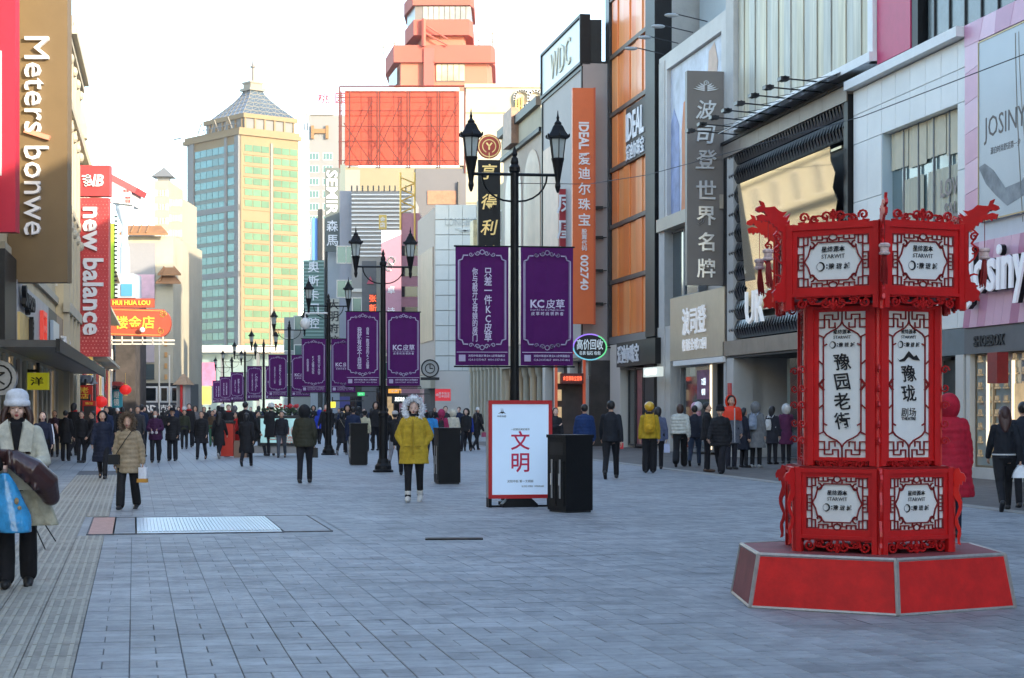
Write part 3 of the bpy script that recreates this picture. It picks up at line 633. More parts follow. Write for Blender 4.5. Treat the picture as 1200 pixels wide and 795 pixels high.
# ================================================================ buildings
class Bld:
    def __init__(s, frame, name, label, cat='building', x0=None, off=0, Y=None, rot=0, group=None, z=0, X0=None):
        s.mode = frame
        if frame in 'RL':
            base = RF if frame == 'R' else LF
            s.f = Fac(base.a, base.b, frame, off); s.s0 = s.f.s(x0) if x0 is not None else s.f.sY(Y)
            s.root = s.f.root(name, label, cat, s.s0, group, z); s.z0 = z
        else:
            s.Yf = Y; s.X0 = (x0 - HX) / F * Y; s.z0 = z
            s.root = thing(name, label, cat, (s.X0, Y, z), R(rot), group)
            s.cr = math.cos(R(rot)); s.sr = math.sin(R(rot))
    def X(s, px):
        if s.mode in 'RL': return s.f.s(px) - s.s0
        # intersection of the pixel's column with the (possibly turned) front line
        t = (px - HX) / F; return (s.X0 - t * s.Yf) / (t * s.sr - s.cr) if abs(s.sr) > 1e-6 else t * s.Yf - s.X0
    def Z(s, px, y):
        if s.mode in 'RL': return s.f.z(px, y) - s.z0
        return EYE + (HY - y) * (s.Yf + s.X(px) * s.sr) / F - s.z0
    def box(s, name, x0, x1, z0, z1, y0, y1, mat, label=None, parent=None, m=False):
        a, b = (x0, x1) if m else (s.X(x0), s.X(x1)); mb = MB(); mb.box(a, b, y0, y1, z0, z1); return mb.build(name, mat, parent or s.root, label)
    def part(s, name, mb, mat, label=None, parent=None, stuff=False): return mb.build(name, mat, parent or s.root, label, stuff)
def window_mesh(w_, h_, fr, gl, t=.08, mull=0, trans=0, dep=.12):
    mb = MB(); mb.frame(-w_ / 2, w_ / 2, -.03, .05, 0, h_, t, mi=0)
    for i in range(mull): x = -w_ / 2 + w_ * (i + 1) / (mull + 1); mb.box(x - t / 3, x + t / 3, -.02, .05, t, h_ - t)
    for i in range(trans): z = h_ * (i + 1) / (trans + 1); mb.box(-w_ / 2 + t, w_ / 2 - t, -.015, .045, z - t / 3, z + t / 3)
    me = mb.mesh('window', fr); mb = MB(); mb.box(-w_ / 2 + t * .9, w_ / 2 - t * .9, .0, .02, t * .9, h_ - t * .9); return me, mb.mesh('pane', gl)
def add_windows(root, mesh2, xs, zs, y, rz=0, swap=False):
    for z in zs:
        for x in xs:
            o = obj('window', mesh2[0], root, loc=(x, y, z) if not swap else (y, x, z)); o.rotation_euler = (0, 0, rz)
            obj('pane', mesh2[1], o)
def lin(a, b, n): return [a + (b - a) * (i + .5) / n for i in range(n)]
m_yel = M('warm_stucco', (0.559, 0.469, 0.298), .8, var=.12, vs=.4, bump=.2, bs=6)
m_cream = M('cream_stucco', (0.467, 0.421, 0.316), .8, var=.1, vs=.4, bump=.15, bs=6)
m_beige = M('beige_panel', (0.46, 0.39, 0.3), .5, var=.08, vs=1.5)
m_grey = M('grey_stone', (0.5, 0.485, 0.455), .7, var=.1, vs=1.2, bump=.15, bs=12)
m_tile = M('white_wall_tile', (.78, .78, .74), .45, var=.05, vs=1, rand=.03)
m_frame = M('window_frame_grey', (.2, .21, .22), .5, .3)
m_frw = M('window_frame_pale', (0.64, 0.61, 0.55), .6)
m_mirror = M('mirror_glass', (0.78, 0.72, 0.58), .05, .9, var=.05, vs=.4)  # warm tint stands in for the reflection of sunlit walls opposite
m_warm = M('lit_interior', (.6, .42, .22), .7, emit=.16, ecol=(1, .72, .42), var=.25, vs=2)
m_interior = M('dim_interior', (.06, .05, .045), .8, var=.4, vs=1.2)
m_floor = M('shop_floor', (.2, .19, .18), .4)
wn_mid = window_mesh(1.6, 1.7, m_frame, m_glassd, .07, 1)
# ---- R1 pink shoe shop
b = Bld('R', 'pink_shop_building', 'shop with pink slanted-stripe fascia and large pale poster at the right edge', x0=1133)
LN = 9.6; X0 = 0
m_pink = [M('pink_panel_a', (.62, .28, .42), .35, var=.05, vs=2), M('pink_panel_b', (.72, .42, .55), .35, var=.05, vs=2), M('pink_panel_c', (.5, .18, .32), .35, var=.05, vs=2)]
b.box('wall', 0, LN + 4, 0, 10.2, .35, 9, m_grey, m=True); b.box('upper_storeys', .5, LN + 4, 10.2, 21, 3, 9, m_greyw, m=True)
b.box('mounting_wall', 0, LN, 3.35, 10.2, .02, .35, M('pale_sill_wall', (.62, .64, .66), .6, var=.04), m=True)
xp = b.X(1150); 
for i in range(30):      # fascia of slanted boards
    x = -.5 + i * .42; sh = .55; pts = [(max(0, x), 3.38), (x + .41, 3.38), (x + .41 + sh, 5.25), (max(0, x + sh) if x > -.5 else 0, 5.25)]
    if x + .41 < .05: continue
    mb = MB(); mb.prism(pts, -.10, .0 + .015); b.part('fascia_board', mb, m_pink[(i * 2) % 3 if i % 2 else 1])
for i in range(12):      # boards round the poster
    x = i * .8; mb = MB(); mb.prism([(x, 9.72), (x + .79, 9.72), (x + .62 + .4, 10.2), (x + .1, 10.2)] if x else [(0, 9.72), (.79, 9.72), (1.02, 10.2), (0, 10.2)], -.06 + (i % 2) * .004, .015); b.part('surround_board', mb, m_pink[i % 3])
for i in range(6):
    z = 5.7 + i * .68; mb = MB(); mb.prism([(0, z), (xp - .03, z + .1), (xp - .03, z + .77), (0, z + .67)], -.05, .015); b.part('surround_board', mb, m_pink[i % 2])
m_post = M('poster_pale_blue', (.44, .50, .53), .35, var=.05, vs=.6, emit=0)
mb = MB(); mb.box(xp, LN, -.07, .015, 5.68, 9.68); po = b.part('poster', mb, m_post, label='large pale advertising poster')
mb = MB(); mb.frame(xp, LN, -.085, -.071, 5.68, 9.68, .03); b.part('poster_trim', mb, M('gilt_trim', (.4, .3, .15), .4, .6), parent=po)
mb = MB(); mb.text('JOSINY', xp + 1.35, -.0715, 7.65, w=2.1, bold=-.0, ext=.003); mb.text('源自时尚舒适第一步', xp + 1.4, -.0715, 7.18, w=1.5, ext=.003, res=1)
mb.build('lettering', M('thin_dark_lettering', (.12, .1, .09), .6), po)
mb = MB()
for k, (a, b2) in enumerate(((0, 1.0), (.3, 1.6), (-.3, .7))): mb.strip([(xp + 1.9 - a * .3 + .9 * t ** 1.6 * b2 * .4 + .25 * k, 9.5 - 4 * t * (1 - .1 * k)) for t in [i / 10 for i in range(11)]], .035 - .008 * k, -.072, -.074)
mb.build('plant_stalk', M('print_brown', (.2, .17, .12), .6), po)
mb = MB(); mb.prism([(xp + .02, 6.9), (xp + .35, 6.95), (xp + .8, 6.75), (xp + 1.4, 6.3), (xp + 2.2, 6.35), (xp + 2.9, 6.7), (xp + 3.2, 6.6), (xp + 2.4, 6.05), (xp + 1.5, 5.9), (xp + .9, 6.2), (xp + .4, 6.5)], -.072, -.074); mb.build('ribbon_print', M('print_grey', (.25, .27, .28), .6, var=.4, vs=2), po)
mb = MB(); mb.text('Josiny', 2.15, -.16, 4.45, w=3.1, h=1.35, bold=.05, ext=.10, shear=.05, stretch=True); b.part('shop_sign_shadow_letters', mb, m_black)
mb = MB(); mb.text('Josiny', 2.15, -.27, 4.45, w=3.1, h=1.35, bold=.02, ext=.05, shear=.05, stretch=True); b.part('shop_sign_letters', mb, M('letter_white', (.72, .74, .8), .4, emit=.05))
b.box('soffit_band', 0, LN, 2.79, 3.37, -.06, .3, M('charcoal_fascia', (.12, .12, .125), .6, var=.1), m=True)
mb = MB(); mb.text('SHOEBOX', 1.35, -.06, 3.06, w=1.6, h=.24, bold=.04, ext=.03, stretch=True); b.part('shop_letters', mb, m_ink)
# shop front
fx = [b.X(v) for v in (1131, 1146, 1158, 1172, 1186)]
b.box('shop_back', 0.1, LN, .25, 2.79, 3.2, 3.3, m_interior, m=True); b.box('shop_floor', 0.1, LN, .12, .2, .36, 3.2, m_floor, m=True)
b.box('plinth', 0, LN, 0, .26, -.02, .34, m_grey, m=True)
b.box('pier', 0, .22, .26, 2.79, -.02, .3, m_frw, m=True)
for i in range(7):
    x = .24 + i * 1.0; mb = MB(); mb.frame(x, x + .97, .1, .16, .26, 2.78, .05); w_ = b.part('shop_window', mb, M('bronze_frame', (.25, .2, .13), .4, .6)); mb = MB(); mb.box(x + .05, x + .92, .12, .135, .31, 2.73); mb.build('pane', M('clear_shop_glass', (.3, .34, .32), .05, 0, spec=.7), w_)
m_strip = M('light_strip', (1, .85, .6), .5, emit=.35, ecol=(1, .78, .5))
for k in range(9):
    x = .5 + k * .45; mb = MB()
    for z in np.arange(.5, 2.6, .3): mb.box(x - .12, x + .12, -.0, .06, z, z + .04); mb.box(x - .07, x + .05, -.0, .05, z + .05, z + .15)
    mb.v = [(a, c_ + .08, d) for a, c_, d in mb.v]; b.part('shelf_display', mb, M('display_gold', (.4, .3, .18), .4, .3, var=.5, vs=9, emit=.10, ecol=(1, .7, .4)))
for k in range(3): mb = MB(); mb.box(1.0 + k * 1.3, 1.05 + k * 1.3, .02, .08, .6, 2.6); b.part('light_strip', mb, m_strip)
bl = Bld('R', 'shop_blade_sign', 'dark red hanging sign over a lit doorway at the far right edge', 'sign', x0=1188); 
bl.box('box', 0, .5, 2.1, 2.75, -.6, -.35, m_dred, m=True); bl.box('lit_door', .1, 1.0, .8, 2.1, -.03, .0, m_warm, m=True)
# ---- R2 white tiled building
b = Bld('R', 'white_tiled_building', 'white-panelled two-storey shop building with a big curtained window behind the red lantern', x0=1000)
L2 = b.X(1132.5)
zt = 10.05; wx0, wx1 = b.X(1033), b.X(1122); wz0, wz1 = 5.5, 8.53
b.box('wall', 0, L2, 3.4, zt, .5, 9, m_concrete, m=True); b.box('upper_storeys', 0, L2, 10, 19, 4, 9, m_greyw, m=True)
# panels as tiles leaving the window opening
nx = 9; edges = [0] + [wx0 * .5, wx0] + [wx0 + (wx1 - wx0) * i / 5 for i in range(1, 5)] + [wx1, L2]
zs_ = [3.4, 4.45, 5.5, 7.0, 8.53, 9.3, 9.95]
for i in range(len(edges) - 1):
    for j in range(len(zs_) - 1):
        xa, xb, za, zb = edges[i], edges[i + 1], zs_[j], zs_[j + 1]
        if xa >= wx0 - .01 and xb <= wx1 + .01 and za >= wz0 - .01 and zb <= wz1 + .01: continue
        mb = MB(); mb.cbox(xa + .008, xb - .008, rnd.uniform(-.002, .002), .5, za + .006, zb - .006, .006); b.part('wall_panel', mb, m_tile)
b.box('coping', -.05, L2, 9.97, 10.2, -.25, .6, m_white, m=True)
b.box('window_reveal', wx0, wx0 + .04, wz0, wz1, .02, .28, M('reveal_blue', (.45, .55, .6), .5), m=True)
mb = MB(); mb.box(wx0, wx1, .28, .3, wz0, wz1); wn = b.part('window', mb, M('window_teal', (.16, .23, .23), .08, spec=.8))
for i in range(1, 5): x = wx0 + (wx1 - wx0) * i / 5; mb = MB(); mb.box(x - .02, x + .02, .2, .26, wz0, wz1); mb.build('mullion', m_frame, wn)
for i in range(4):
    xa = wx0 + .1 + (wx1 - wx0 - .1) * i / 4; xb = wx0 + .1 + (wx1 - wx0 - .1) * (i + 1) / 4; mb = MB(); zz = wz1 - .95 - (i % 2) * .08
    n = 8; V = [(xa + (xb - xa) * k / n, .23 + .02 * math.sin(k * 2.1), z) for z in (wz1 - .02, zz) for k in range(n + 1)]
    V += [(p[0], p[1] + .01, p[2]) for p in V]; mb.add(V, [(k, k + 1, n + 2 + k, n + 1 + k) for k in range(n)] + [(2 * n + 2 + k, 3 * n + 3 + k, 3 * n + 4 + k, 2 * n + 3 + k) for k in range(n)]); mb.build('blind', M('cream_blind', (.72, .66, .48), .8, var=.05), wn)
for xa, xb in ((.18, .46), (.52, .98)):
    mb = MB(); xa = wx0 + (wx1 - wx0) * xa; xb = wx0 + (wx1 - wx0) * xb; n = 24; V = [(xa + (xb - xa) * k / n, .24 + .02 * math.sin(k * 1.7), z) for z in (7.25, wz0) for k in range(n + 1)]
    mb.add(V, [(k, k + 1, n + 2 + k, n + 1 + k) for k in range(n)]); mb.build('curtain', M('cream_curtain', (.60, .58, .44), .8, var=.08, vs=3, stretch=(6, 1, .3)), wn)
mb = MB(); mb.text('LOVE', wx0 + (wx1 - wx0) * .83, .2, 6.75, h=.42, bold=.03, ext=.004, stretch=False); mb.text('SALE', wx0 + (wx1 - wx0) * .85, .2, 6.2, h=.38, bold=.03, ext=.004); mb.build('window_lettering', M('faded_letter', (.3, .25, .22), .6), wn)
b.box('fascia', 0, L2, 2.79, 3.39, -.04, .5, M('dark_teal_fascia', (.14, .17, .18), .6, var=.08), m=True)
for x in (0.02, L2 * .33, L2 * .66, L2 - .5): b.box('pier', x, x + .45, 0, 2.79, -.05, .5, m_frw, m=True)
b.box('shop_back', .1, L2 - .1, 0, 2.79, 3, 3.1, m_interior, m=True)
mb = MB(); mb.box(.5, L2 - .5, .3, .32, .2, 2.7); b.part('shop_window', mb, m_glassd); b.box('sill', .1, L2 - .05, 0, .2, -.08, .5, m_grey, m=True)
# ---- R3 black ribbed building with metal siding above
b = Bld('R', 'black_ribbed_building', 'black building with chevron-ribbed cladding round a mirror window and streaked metal siding above', x0=852)
L3 = b.X(998.5); X = b.X
b.box('wall', 0, L3, 3.3, 10.6, .6, 9, m_dark, m=True)
wx0, wx1, wz0, wz1 = X(877), X(991), 4.6, 8.6
m_rib = M('black_cladding', (.008, .009, .013), .35, .1, var=.2, vs=3, coat=.2)
b.box('backing', .1, L3 - .1, 3.7, 9.7, .3, .6, m_ink, m=True)
def ribrow(xa, xb, z, h, name='cladding_row', stag=0):   # a row of folded chevron pleats
    mb = MB(); n = max(1, int((xb - xa) / .26)); w_ = (xb - xa) / n
    for k in range(n):
        x = xa + k * w_; o_ = .14
        V = [(x, .02, z), (x + w_, .02, z), (x + w_ + o_, -.14, z + h / 2), (x + o_, -.10, z + h / 2), (x + w_, .02, z + h), (x, .02, z + h), (x + .02, .3, z), (x + .02, .3, z + h), (x + w_ * .5, -.02, z + h / 2)]
        mb.add(V, [(0, 1, 2, 3), (3, 2, 4, 5), (0, 3, 5, 7, 6)])
    return b.part(name, mb, m_rib)
for j, z in enumerate(np.arange(3.82, 9.65, .62)):
    if z + .6 <= wz0 or z >= wz1 - .1: ribrow(.35, L3 - .45, z, .58)
    else: ribrow(.35, wx0 - .12, z, .58); ribrow(wx1 + .03, L3 - .3, z, .58)
mb = MB(); zz = [wz0 + (wz1 - wz0) * k / 6 for k in range(7)]
pts = [(wx0, wz0), (wx1 - .25, wz0)] + [(wx1 + (.0 if k % 2 else -.28), wz0 + (wz1 - wz0) * k / 11) for k in range(1, 11)] + [(wx1 - .25, wz1), (wx0, wz1)]
mb.prism(pts, .0, .03); mb.v = [(x, y - (z - wz0) * .085 - .02, z) for x, y, z in mb.v]; wn = b.part('mirror_window', mb, m_mirror)
mb = MB(); mb.strip([(wx0, wz1), (wx1 - .2, wz1)], .07, -.06, .05); mb.strip([(wx0, wz0), (wx0, wz1)], .05, -.05, .05); mb.build('window_edge', M('brass_edge', (.45, .36, .2), .35, .7), wn)
mb = MB(); mb.text('UR', X(893), -.2, 4.7, h=1.0, bold=.0, ext=.08); b.part('shop_letters', mb, M('letter_lit_white', (.8, .8, .8), .5, emit=.06), label='tall white three-dimensional letters')
b.box('edge_post', 0, .32, 3.3, 9.75, -.12, .6, m_black, m=True); b.box('edge_post', L3 - .32, L3, 0, 9.9, -.12, .6, m_black, m=True)
m_beam = M('bronze_beam', (0.22, 0.185, 0.155), .45, .4, var=.15, vs=2)
nb = 6
for i in range(nb): xa = L3 * i / nb; mb = MB(); mb.box(xa + .01, xa + L3 / nb - .01, -.15, .6, 9.72, 10.14); b.part('top_beam_panel', mb, m_beam)
b.box('top_beam_cap', -.1, L3 + .1, 10.15, 10.25, -.2, .6, m_black, m=True)
for i in range(5): xa = (L3 - .4) * i / 5; mb = MB(); mb.box(xa + .005, xa + (L3 - .4) / 5 - .005, -.15, .5, 3.28, 3.76); b.part('lower_beam_panel', mb, m_beam)
b.box('doorway_back', .3, L3 - .3, 0, 3.27, 3.0, 3.1, m_interior, m=True); b.box('soffit', .1, L3 - .4, 3.2, 3.27, -.1, 3.0, m_ink, m=True)
b.box('pier', -.05, .3, 0, 3.27, -.1, .5, m_grey, m=True); b.box('pier', L3 - .8, L3 - .35, 0, 3.27, -.1, .5, m_frw, m=True)
mb = MB(); mb.box(X(893), X(900), .8, .85, .1, 3.1); b.part('door_leaf', mb, M('door_green', (.1, .16, .15), .3))
mb = MB(); mb.box(X(900), X(955), .7, .75, .1, 3.1); b.part('door_glass', mb, m_glassd)
m_side = [M('siding_%d' % i, c, .5, .35, var=.28, vs=1.2, stretch=(3, 1, .25), bump=.15, bs=6) for i, c in enumerate(((.45, .42, .34), (.50, .45, .33), (.41, .40, .35)))]
sx = [X(863.5) + (X(1016) - X(863.5)) * k / 20 for k in range(21)]
for i in range(20): mb = MB(); mb.box(sx[i] + .006, sx[i + 1] - .006, .05 + .03 * (i % 2), .9, 10.75, 20.5); b.part('siding_sheet', mb, m_side[(i * 7) % 3])
b.box('upper_wall', X(863.5), X(1016), 10.6, 20.4, .95, 9, m_concrete, m=True)
b.box('siding_ledge', X(858), X(1023), 10.5, 10.74, -.1, .95, m_white, m=True); b.box('siding_end_trim', X(1016.5), X(1022.5), 10.5, 20.5, 0, .95, m_white, m=True)
b.box('magenta_panel', X(1023.5), X(1062), 10.4, 20.5, .1, 1.2, M('magenta_panel', (.55, .03, .12), .5, var=.06), m=True)
b.box('black_strip', X(1063), X(1070), 10.3, 20.5, .12, 1.2, m_black, m=True)
b.box('dark_glass_storey', X(1074), X(1180), 10.3, 20.5, .3, 5.0, M('meshed_dark_glass', (.09, .11, .11), .25, var=.25, vs=2), m=True)
for i in range(9): mb = MB(); x = X(1082) + i * .9; mb.box(x, x + .05, .26, .3, 10.3, 20.5); b.part('storey_mullion', mb, m_ink)
# projecting sign lamps above the beam
sl = None
for i in range(8):
    x = X(866) + (X(985) - X(866)) * i / 7; Y = b.f.sg * (b.s0 + x) / b.f.k
    t = thing('sign_floodlight', ['first', 'second', 'third', 'fourth', 'fifth', 'sixth', 'seventh', 'eighth'][i] + ' arm floodlight from the grey sign pillar along the black shop beam', 'lamp', (b.f.a + b.f.b * Y, Y, 10.3), b.f.rot, 'floodlights on arms over the black shop')
    mb = MB(); mb.tube([(0, .3, .0), (0, -1.5, .12)], .022, n=6); mb.tube([(0, .3, .35), (0, -1.0, .09)], .01, n=5); mb.build('arm', m_dark, t)
    mb = MB(); mb.box(-.16, .16, -1.72, -1.48, .06, .16); mb.tube([(-.16, -1.6, .11), (.16, -1.6, .11)], .07, n=8); mb.build('lamp_head', m_dark, t)
aw = Bld('R', 'sheet_awning', 'slanting row of pale translucent sheets under the floodlight arms', 'awning', x0=868)
for i in range(9):
    xa = aw.X(868) + (aw.X(990) - aw.X(868)) * i / 9; xb = xa + (aw.X(990) - aw.X(868)) / 9 - .05; mb = MB()
    V = [(xa, .15, 10.72), (xb, .15, 10.72), (xb, -.75, 10.32), (xa, -.75, 10.32)]; V += [(p[0], p[1], p[2] - .02) for p in V]
    mb.add(V, [(0, 1, 2, 3), (7, 6, 5, 4), (0, 4, 5, 1), (1, 5, 6, 2), (2, 6, 7, 3), (3, 7, 4, 0)]); aw.part('awning_sheet', mb, M('awning_sheet', (.62, .64, .64), .4))
# ---- R4 grey stone clothes shop
b = Bld('R', 'grey_stone_building', 'grey stone building with framed tall poster and beige box sign of white characters', x0=774)
L4 = b.X(863); X = b.X
b.box('wall', 0, L4, 0.0, 8.1, .55, 9, m_grey, m=True)
px0, px1 = X(783), X(847)
for xa, xb, za, zb in ((0, px0, 8.1, 14.6), (px1, X(854), 8.1, 14.6), (px0, px1, 14.02, 14.6)):
    mb = MB(); mb.box(xa, xb, -.05, .8, za, zb); b.part('poster_surround', mb, M('pale_grey_surround', (0.58, 0.56, 0.53), .6, var=.08, vs=1))
b.box('upper_wall', 0, L4, 8.1, 14.5, .8, 9, m_concrete, m=True)
m_pr = M('fashion_poster', (.5, .53, .62), .5, var=.35, vs=.7)
mb = MB(); mb.box(px0, px1, .10, .2, 8.6, 14.0); po = b.part('poster', mb, m_pr)
mb = MB(); a_ = px0 + 1.55; mb.prism([(a_, 8.62), (a_ + 1.1, 8.62), (a_ + .9, 10.5), (a_ + 1.0, 12.0), (a_ + .7, 12.6), (a_ + .3, 12.5), (a_ + .05, 11.5), (a_ + .1, 10)], .085, .095); mb.build('printed_orange_coat', M('print_orange', (.65, .22, .08), .6, var=.15, vs=2), po)
mb = MB(); mb.prism([(px1 - 2.2, 12.3), (px1 - 1.2, 12.3), (px1 - .9, 13.2), (px1 - 1.3, 13.9), (px1 - 2.0, 13.7)], .085, .095); mb.build('printed_face', M('print_skin', (.6, .42, .32), .6, var=.1), po)
mb = MB(); mb.prism([(px0 + .1, 8.62), (px0 + 1.3, 8.62), (px0 + 1.2, 11.8), (px0 + .5, 12.5), (px0 + .1, 12)], .085, .095); mb.build('printed_blue_coat', M('print_blue', (.25, .3, .5), .6, var=.3, vs=1.5), po)
b.box('beige_slab', X(775), X(851), 8.12, 8.58, -.2, .75, m_beige, m=True)
for i in range(4):
    xa = X(779) + (X(812) - X(779)) * i / 2; 
    if i < 2: mb = MB(); mb.box(xa + .05, xa + (X(812) - X(779)) / 2 - .05, .25, .3, 5.6, 8.1); w_ = b.part('window', mb, m_glass); mb = MB(); mb.frame(xa, xa + (X(812) - X(779)) / 2, .2, .5, 5.58, 8.1, .08); mb.build('window_frame', m_frame, w_)
b.box('corner_pier', X(854), X(863), 0, 18.8, -.1, .9, m_grey, m=True); b.box('corner_pier', X(774.5), X(781), 0, 14.4, -.08, .5, m_grey, m=True)
b.box('glass_penthouse', X(774), X(826), 14.7, 18.5, 1.5, 6, M('pale_glass_wall', (.36, .42, .46), .3, var=.08, vs=.5), m=True)
b.box('penthouse_edge', X(825), X(828), 14.7, 18.6, 1.4, 1.6, m_black, m=True)
bx0, bx1 = X(790), X(854)
b.box('sign_box', bx0, bx1, 3.3, 5.55, -.15, .3, M('beige_metal', (0.46, 0.385, 0.28), .4, .3, var=.06), m=True)
cxs = (X(806) + X(833)) / 2
mb = MB(); mb.text('波司登', cxs, -.16, 4.62, w=X(834) - X(806), h=.95, bold=.05, ext=.05, stretch=True); mb.text('畅销全球72国', cxs, -.16, 3.8, w=X(834) - X(806), h=.42, bold=.05, ext=.04, stretch=True); b.part('sign_letters', mb, M('letter_lit_white', (.8, .8, .8), .5, emit=.06))
b.box('awning_slat', X(795), bx1, 3.1, 3.28, -.2, .3, m_white, m=True)
b.box('shop_window_back', X(798), X(833), 0.2, 3.1, 1.0, 1.1, M('shop_blue_grey', (.1, .13, .15), .5, var=.3, vs=1, emit=.0), m=True)
mb = MB(); mb.box(X(798), X(833), .1, .12, .2, 3.1); w_ = b.part('shop_window', mb, m_glass); mb = MB(); mb.frame(X(797), X(834), .0, .2, .1, 3.12, .08); mb.build('window_frame', m_frame, w_)
mb = MB(); mb.box(X(815), X(830), .05, .09, 1.9, 2.9); pp = b.part('window_poster', mb, M('purple_poster', (.16, .05, .14), .5, var=.5, vs=3)); mb = MB(); mb.text('72国', X(823), .04, 2.5, h=.25, bold=.03, ext=.005); mb.text('畅销', X(823), .04, 2.15, h=.22, bold=.03, ext=.005); mb.build('lettering', M('cyan_white', (.7, .85, .9), .5, emit=.3), pp)
for k, (dx, dz, rr) in enumerate(((0, 1.62, .17), (.34, 1.66, .15), (.2, 1.42, .15))): mb = MB(); mb.ell((X(820) + dx, -.15, dz), rr, rr, rr * 1.1, 12, 8); q = mb.build('balloon', M('balloon_pink', (.6, .3, .4), .3) if k % 2 == 0 else M('balloon_white', (.7, .68, .7), .3)); q['label'] = ['pink balloon at the shop door by the light strip', 'white balloon between two pink ones at the shop door', 'lower pink balloon at the shop door'][k]; q['category'] = 'balloon'; q['group'] = 'balloons at the clothes shop'; q.location = b.root.location; q.rotation_euler = b.root.rotation_euler
b.box('light_strip', X(833.5), X(834.6), .2, 3.05, -.05, .0, m_strip, m=True)
b.box('lit_lobby', X(836), X(856), .1, 3.1, 1.2, 1.3, M('lobby_brown', (.32, .24, .14), .5, var=.2, vs=1, emit=.08, ecol=(1, .7, .4)), m=True)
b.box('lobby_light', X(840), X(852), 3.0, 3.05, .4, 1.0, m_strip, m=True)
b.box('red_notice', X(857), X(861), 1.9, 2.4, -.13, -.1, m_red, m=True)
# blade sign with five characters
m_sg = M('sign_grey_brown', (.19, .17, .155), .5, .2, var=.06, vs=1)
Yb = RF.Y(849.5); xr = (849.5 - HX) / F * Yb
bs_ = thing('blade_sign', 'tall grey-brown vertical sign with silver brush characters and a small emblem on top', 'sign', (xr - .66, Yb, 0), R(8))
wB = 1.26; mb = MB(); mb.box(-wB / 2, wB / 2, -.14, .14, 5.62, 12.62); mb.build('panel', m_sg, bs_)
mb = MB(); mb.box(wB / 2 - .02, wB / 2 + .03, -.17, .17, 5.6, 12.64); mb.build('edge_trim', m_dark, bs_)
mb = MB(); m_silv = M('silver_lettering', (.62, .65, .70), .3, .6)
for i, ch in enumerate('波司登世界名牌'):
    mb.text(ch, 0, -.15, [11.3, 10.5, 9.68, 8.68, 7.83, 6.98, 6.12][i] + .05, w=.72, h=.62, bold=.03, ext=.06, shear=.18 if i < 3 else 0)
mb.build('lettering', m_silv, bs_)
mb = MB()
for sx in (-1, 1):
    for k in range(4): mb.prism([(sx * .04, 12.0 + .05 * k), (sx * (.42 - .07 * k), 12.05 + .06 * k), (sx * (.30 - .05 * k), 12.0 + .05 * k), (sx * .05, 11.96 + .05 * k)], -.15, -.18)
spiral(mb, 0, 12.22, .09, 0, 1.2, .03, -.15, -.18); mb.build('emblem', m_silv, bs_)
mb = MB(); [mb.tube([(wB / 2, 0, z), (wB / 2 + .5, 0, z)], .04, n=6) for z in (6.2, 9.2, 12.0)]; mb.build('brackets', m_dark, bs_)
# four sign lamps above poster
for i in range(4):
    px = 778 + i * 17; Y = RF.Y(px); t = thing('poster_lamp', ['leftmost', 'second', 'third', 'rightmost'][i] + ' of the four small lamps on arms over the tall framed poster', 'lamp', (RF.a + RF.b * Y, Y, 14.7), RF.rot, 'lamps over the framed poster')
    mb = MB(); mb.tube([(0, 0, 0), (0, -1.1, .22)], .02, n=6); mb.build('arm', m_dark, t); mb = MB(); mb.ell((0, -1.25, .17), .12, .26, .07, 10, 6); mb.build('lamp_head', M('lamp_grey', (.4, .42, .43), .4), t)
# ---- R5 orange jeweller
b = Bld('R', 'orange_panel_building', 'building clad in glossy orange panels between dark bands beside a tall black fin', x0=712)
L5 = b.X(772); X = b.X
b.box('wall', 0, L5, 0, 21, .5, 9, m_concrete, m=True)
m_or = [M('orange_panel_%d' % i, c, .38, .0, var=.12, vs=.7, stretch=(2, 1, .3), coat=.15) for i, c in enumerate(((.88, .27, .06), (.9, .34, .11), (.84, .22, .045)))]
m_orr = M('orange_rib', (.5, .2, .08), .4)
zs = [4.5, 6.85, 9.15, 11.5, 13.8, 16.2, 18.6, 20.8]
xs0, xs1 = X(717), X(760); npn = 6
for j in range(len(zs) - 1):
    for i in range(npn):
        xa = xs0 + (xs1 - xs0) * i / npn; xb = xs0 + (xs1 - xs0) * (i + 1) / npn; mb = MB(); mb.cbox(xa + .012, xb - .012, .0 + .05 * (i % 2), .5, zs[j] + .06, zs[j + 1] - .13, .02)
        b.part('orange_panel', mb, m_or[(i * 5 + j) % 3])
    mb = MB(); mb.box(X(714), xs1, -.07, .3, zs[j + 1] - .12, zs[j + 1] + .05); b.part('dark_band', mb, M('band_brown', (.10, .075, .06), .5))
b.box('dark_band', X(714), xs1, 4.25, 4.54, -.09, .3, m_frame, m=True); b.box('corner_post', 0, X(716.3), 4.2, 20.9, -.1, .5, m_dark, m=True)
b.box('black_fin', X(761), X(772), 4.3, 21, -.16, .5, m_black, m=True)
sgx = b.box('sign_plate', X(737), X(760), 11.35, 13.55, -.12, -.05, m_black, m=True)
mb = MB(); cx = (X(738) + X(759)) / 2; mb.text('IDEAL', cx, -.13, 12.75, w=X(759) - X(738), h=1.1, bold=.02, ext=.04, stretch=True); mb.text('爱迪尔珠宝', cx, -.13, 11.75, w=X(759) - X(738), h=.65, bold=.03, ext=.04, stretch=True); b.part('sign_letters', mb, m_wtext)
b.box('shop_sign_box', X(731), X(777), 3.25, 4.22, -.3, .3, m_black, m=True)
mb = MB(); mb.text('爱迪尔珠宝', (X(734) + X(757)) / 2, -.31, 3.74, w=X(758) - X(733), h=.72, bold=.03, ext=.04, stretch=True); b.part('shop_sign_letters', mb, m_wtext)
b.box('pier', X(719), X(731), 0, 4.2, -.15, .5, m_frw, m=True); b.box('pier', X(760), X(771), 0, 3.25, -.15, .5, m_ink, m=True)
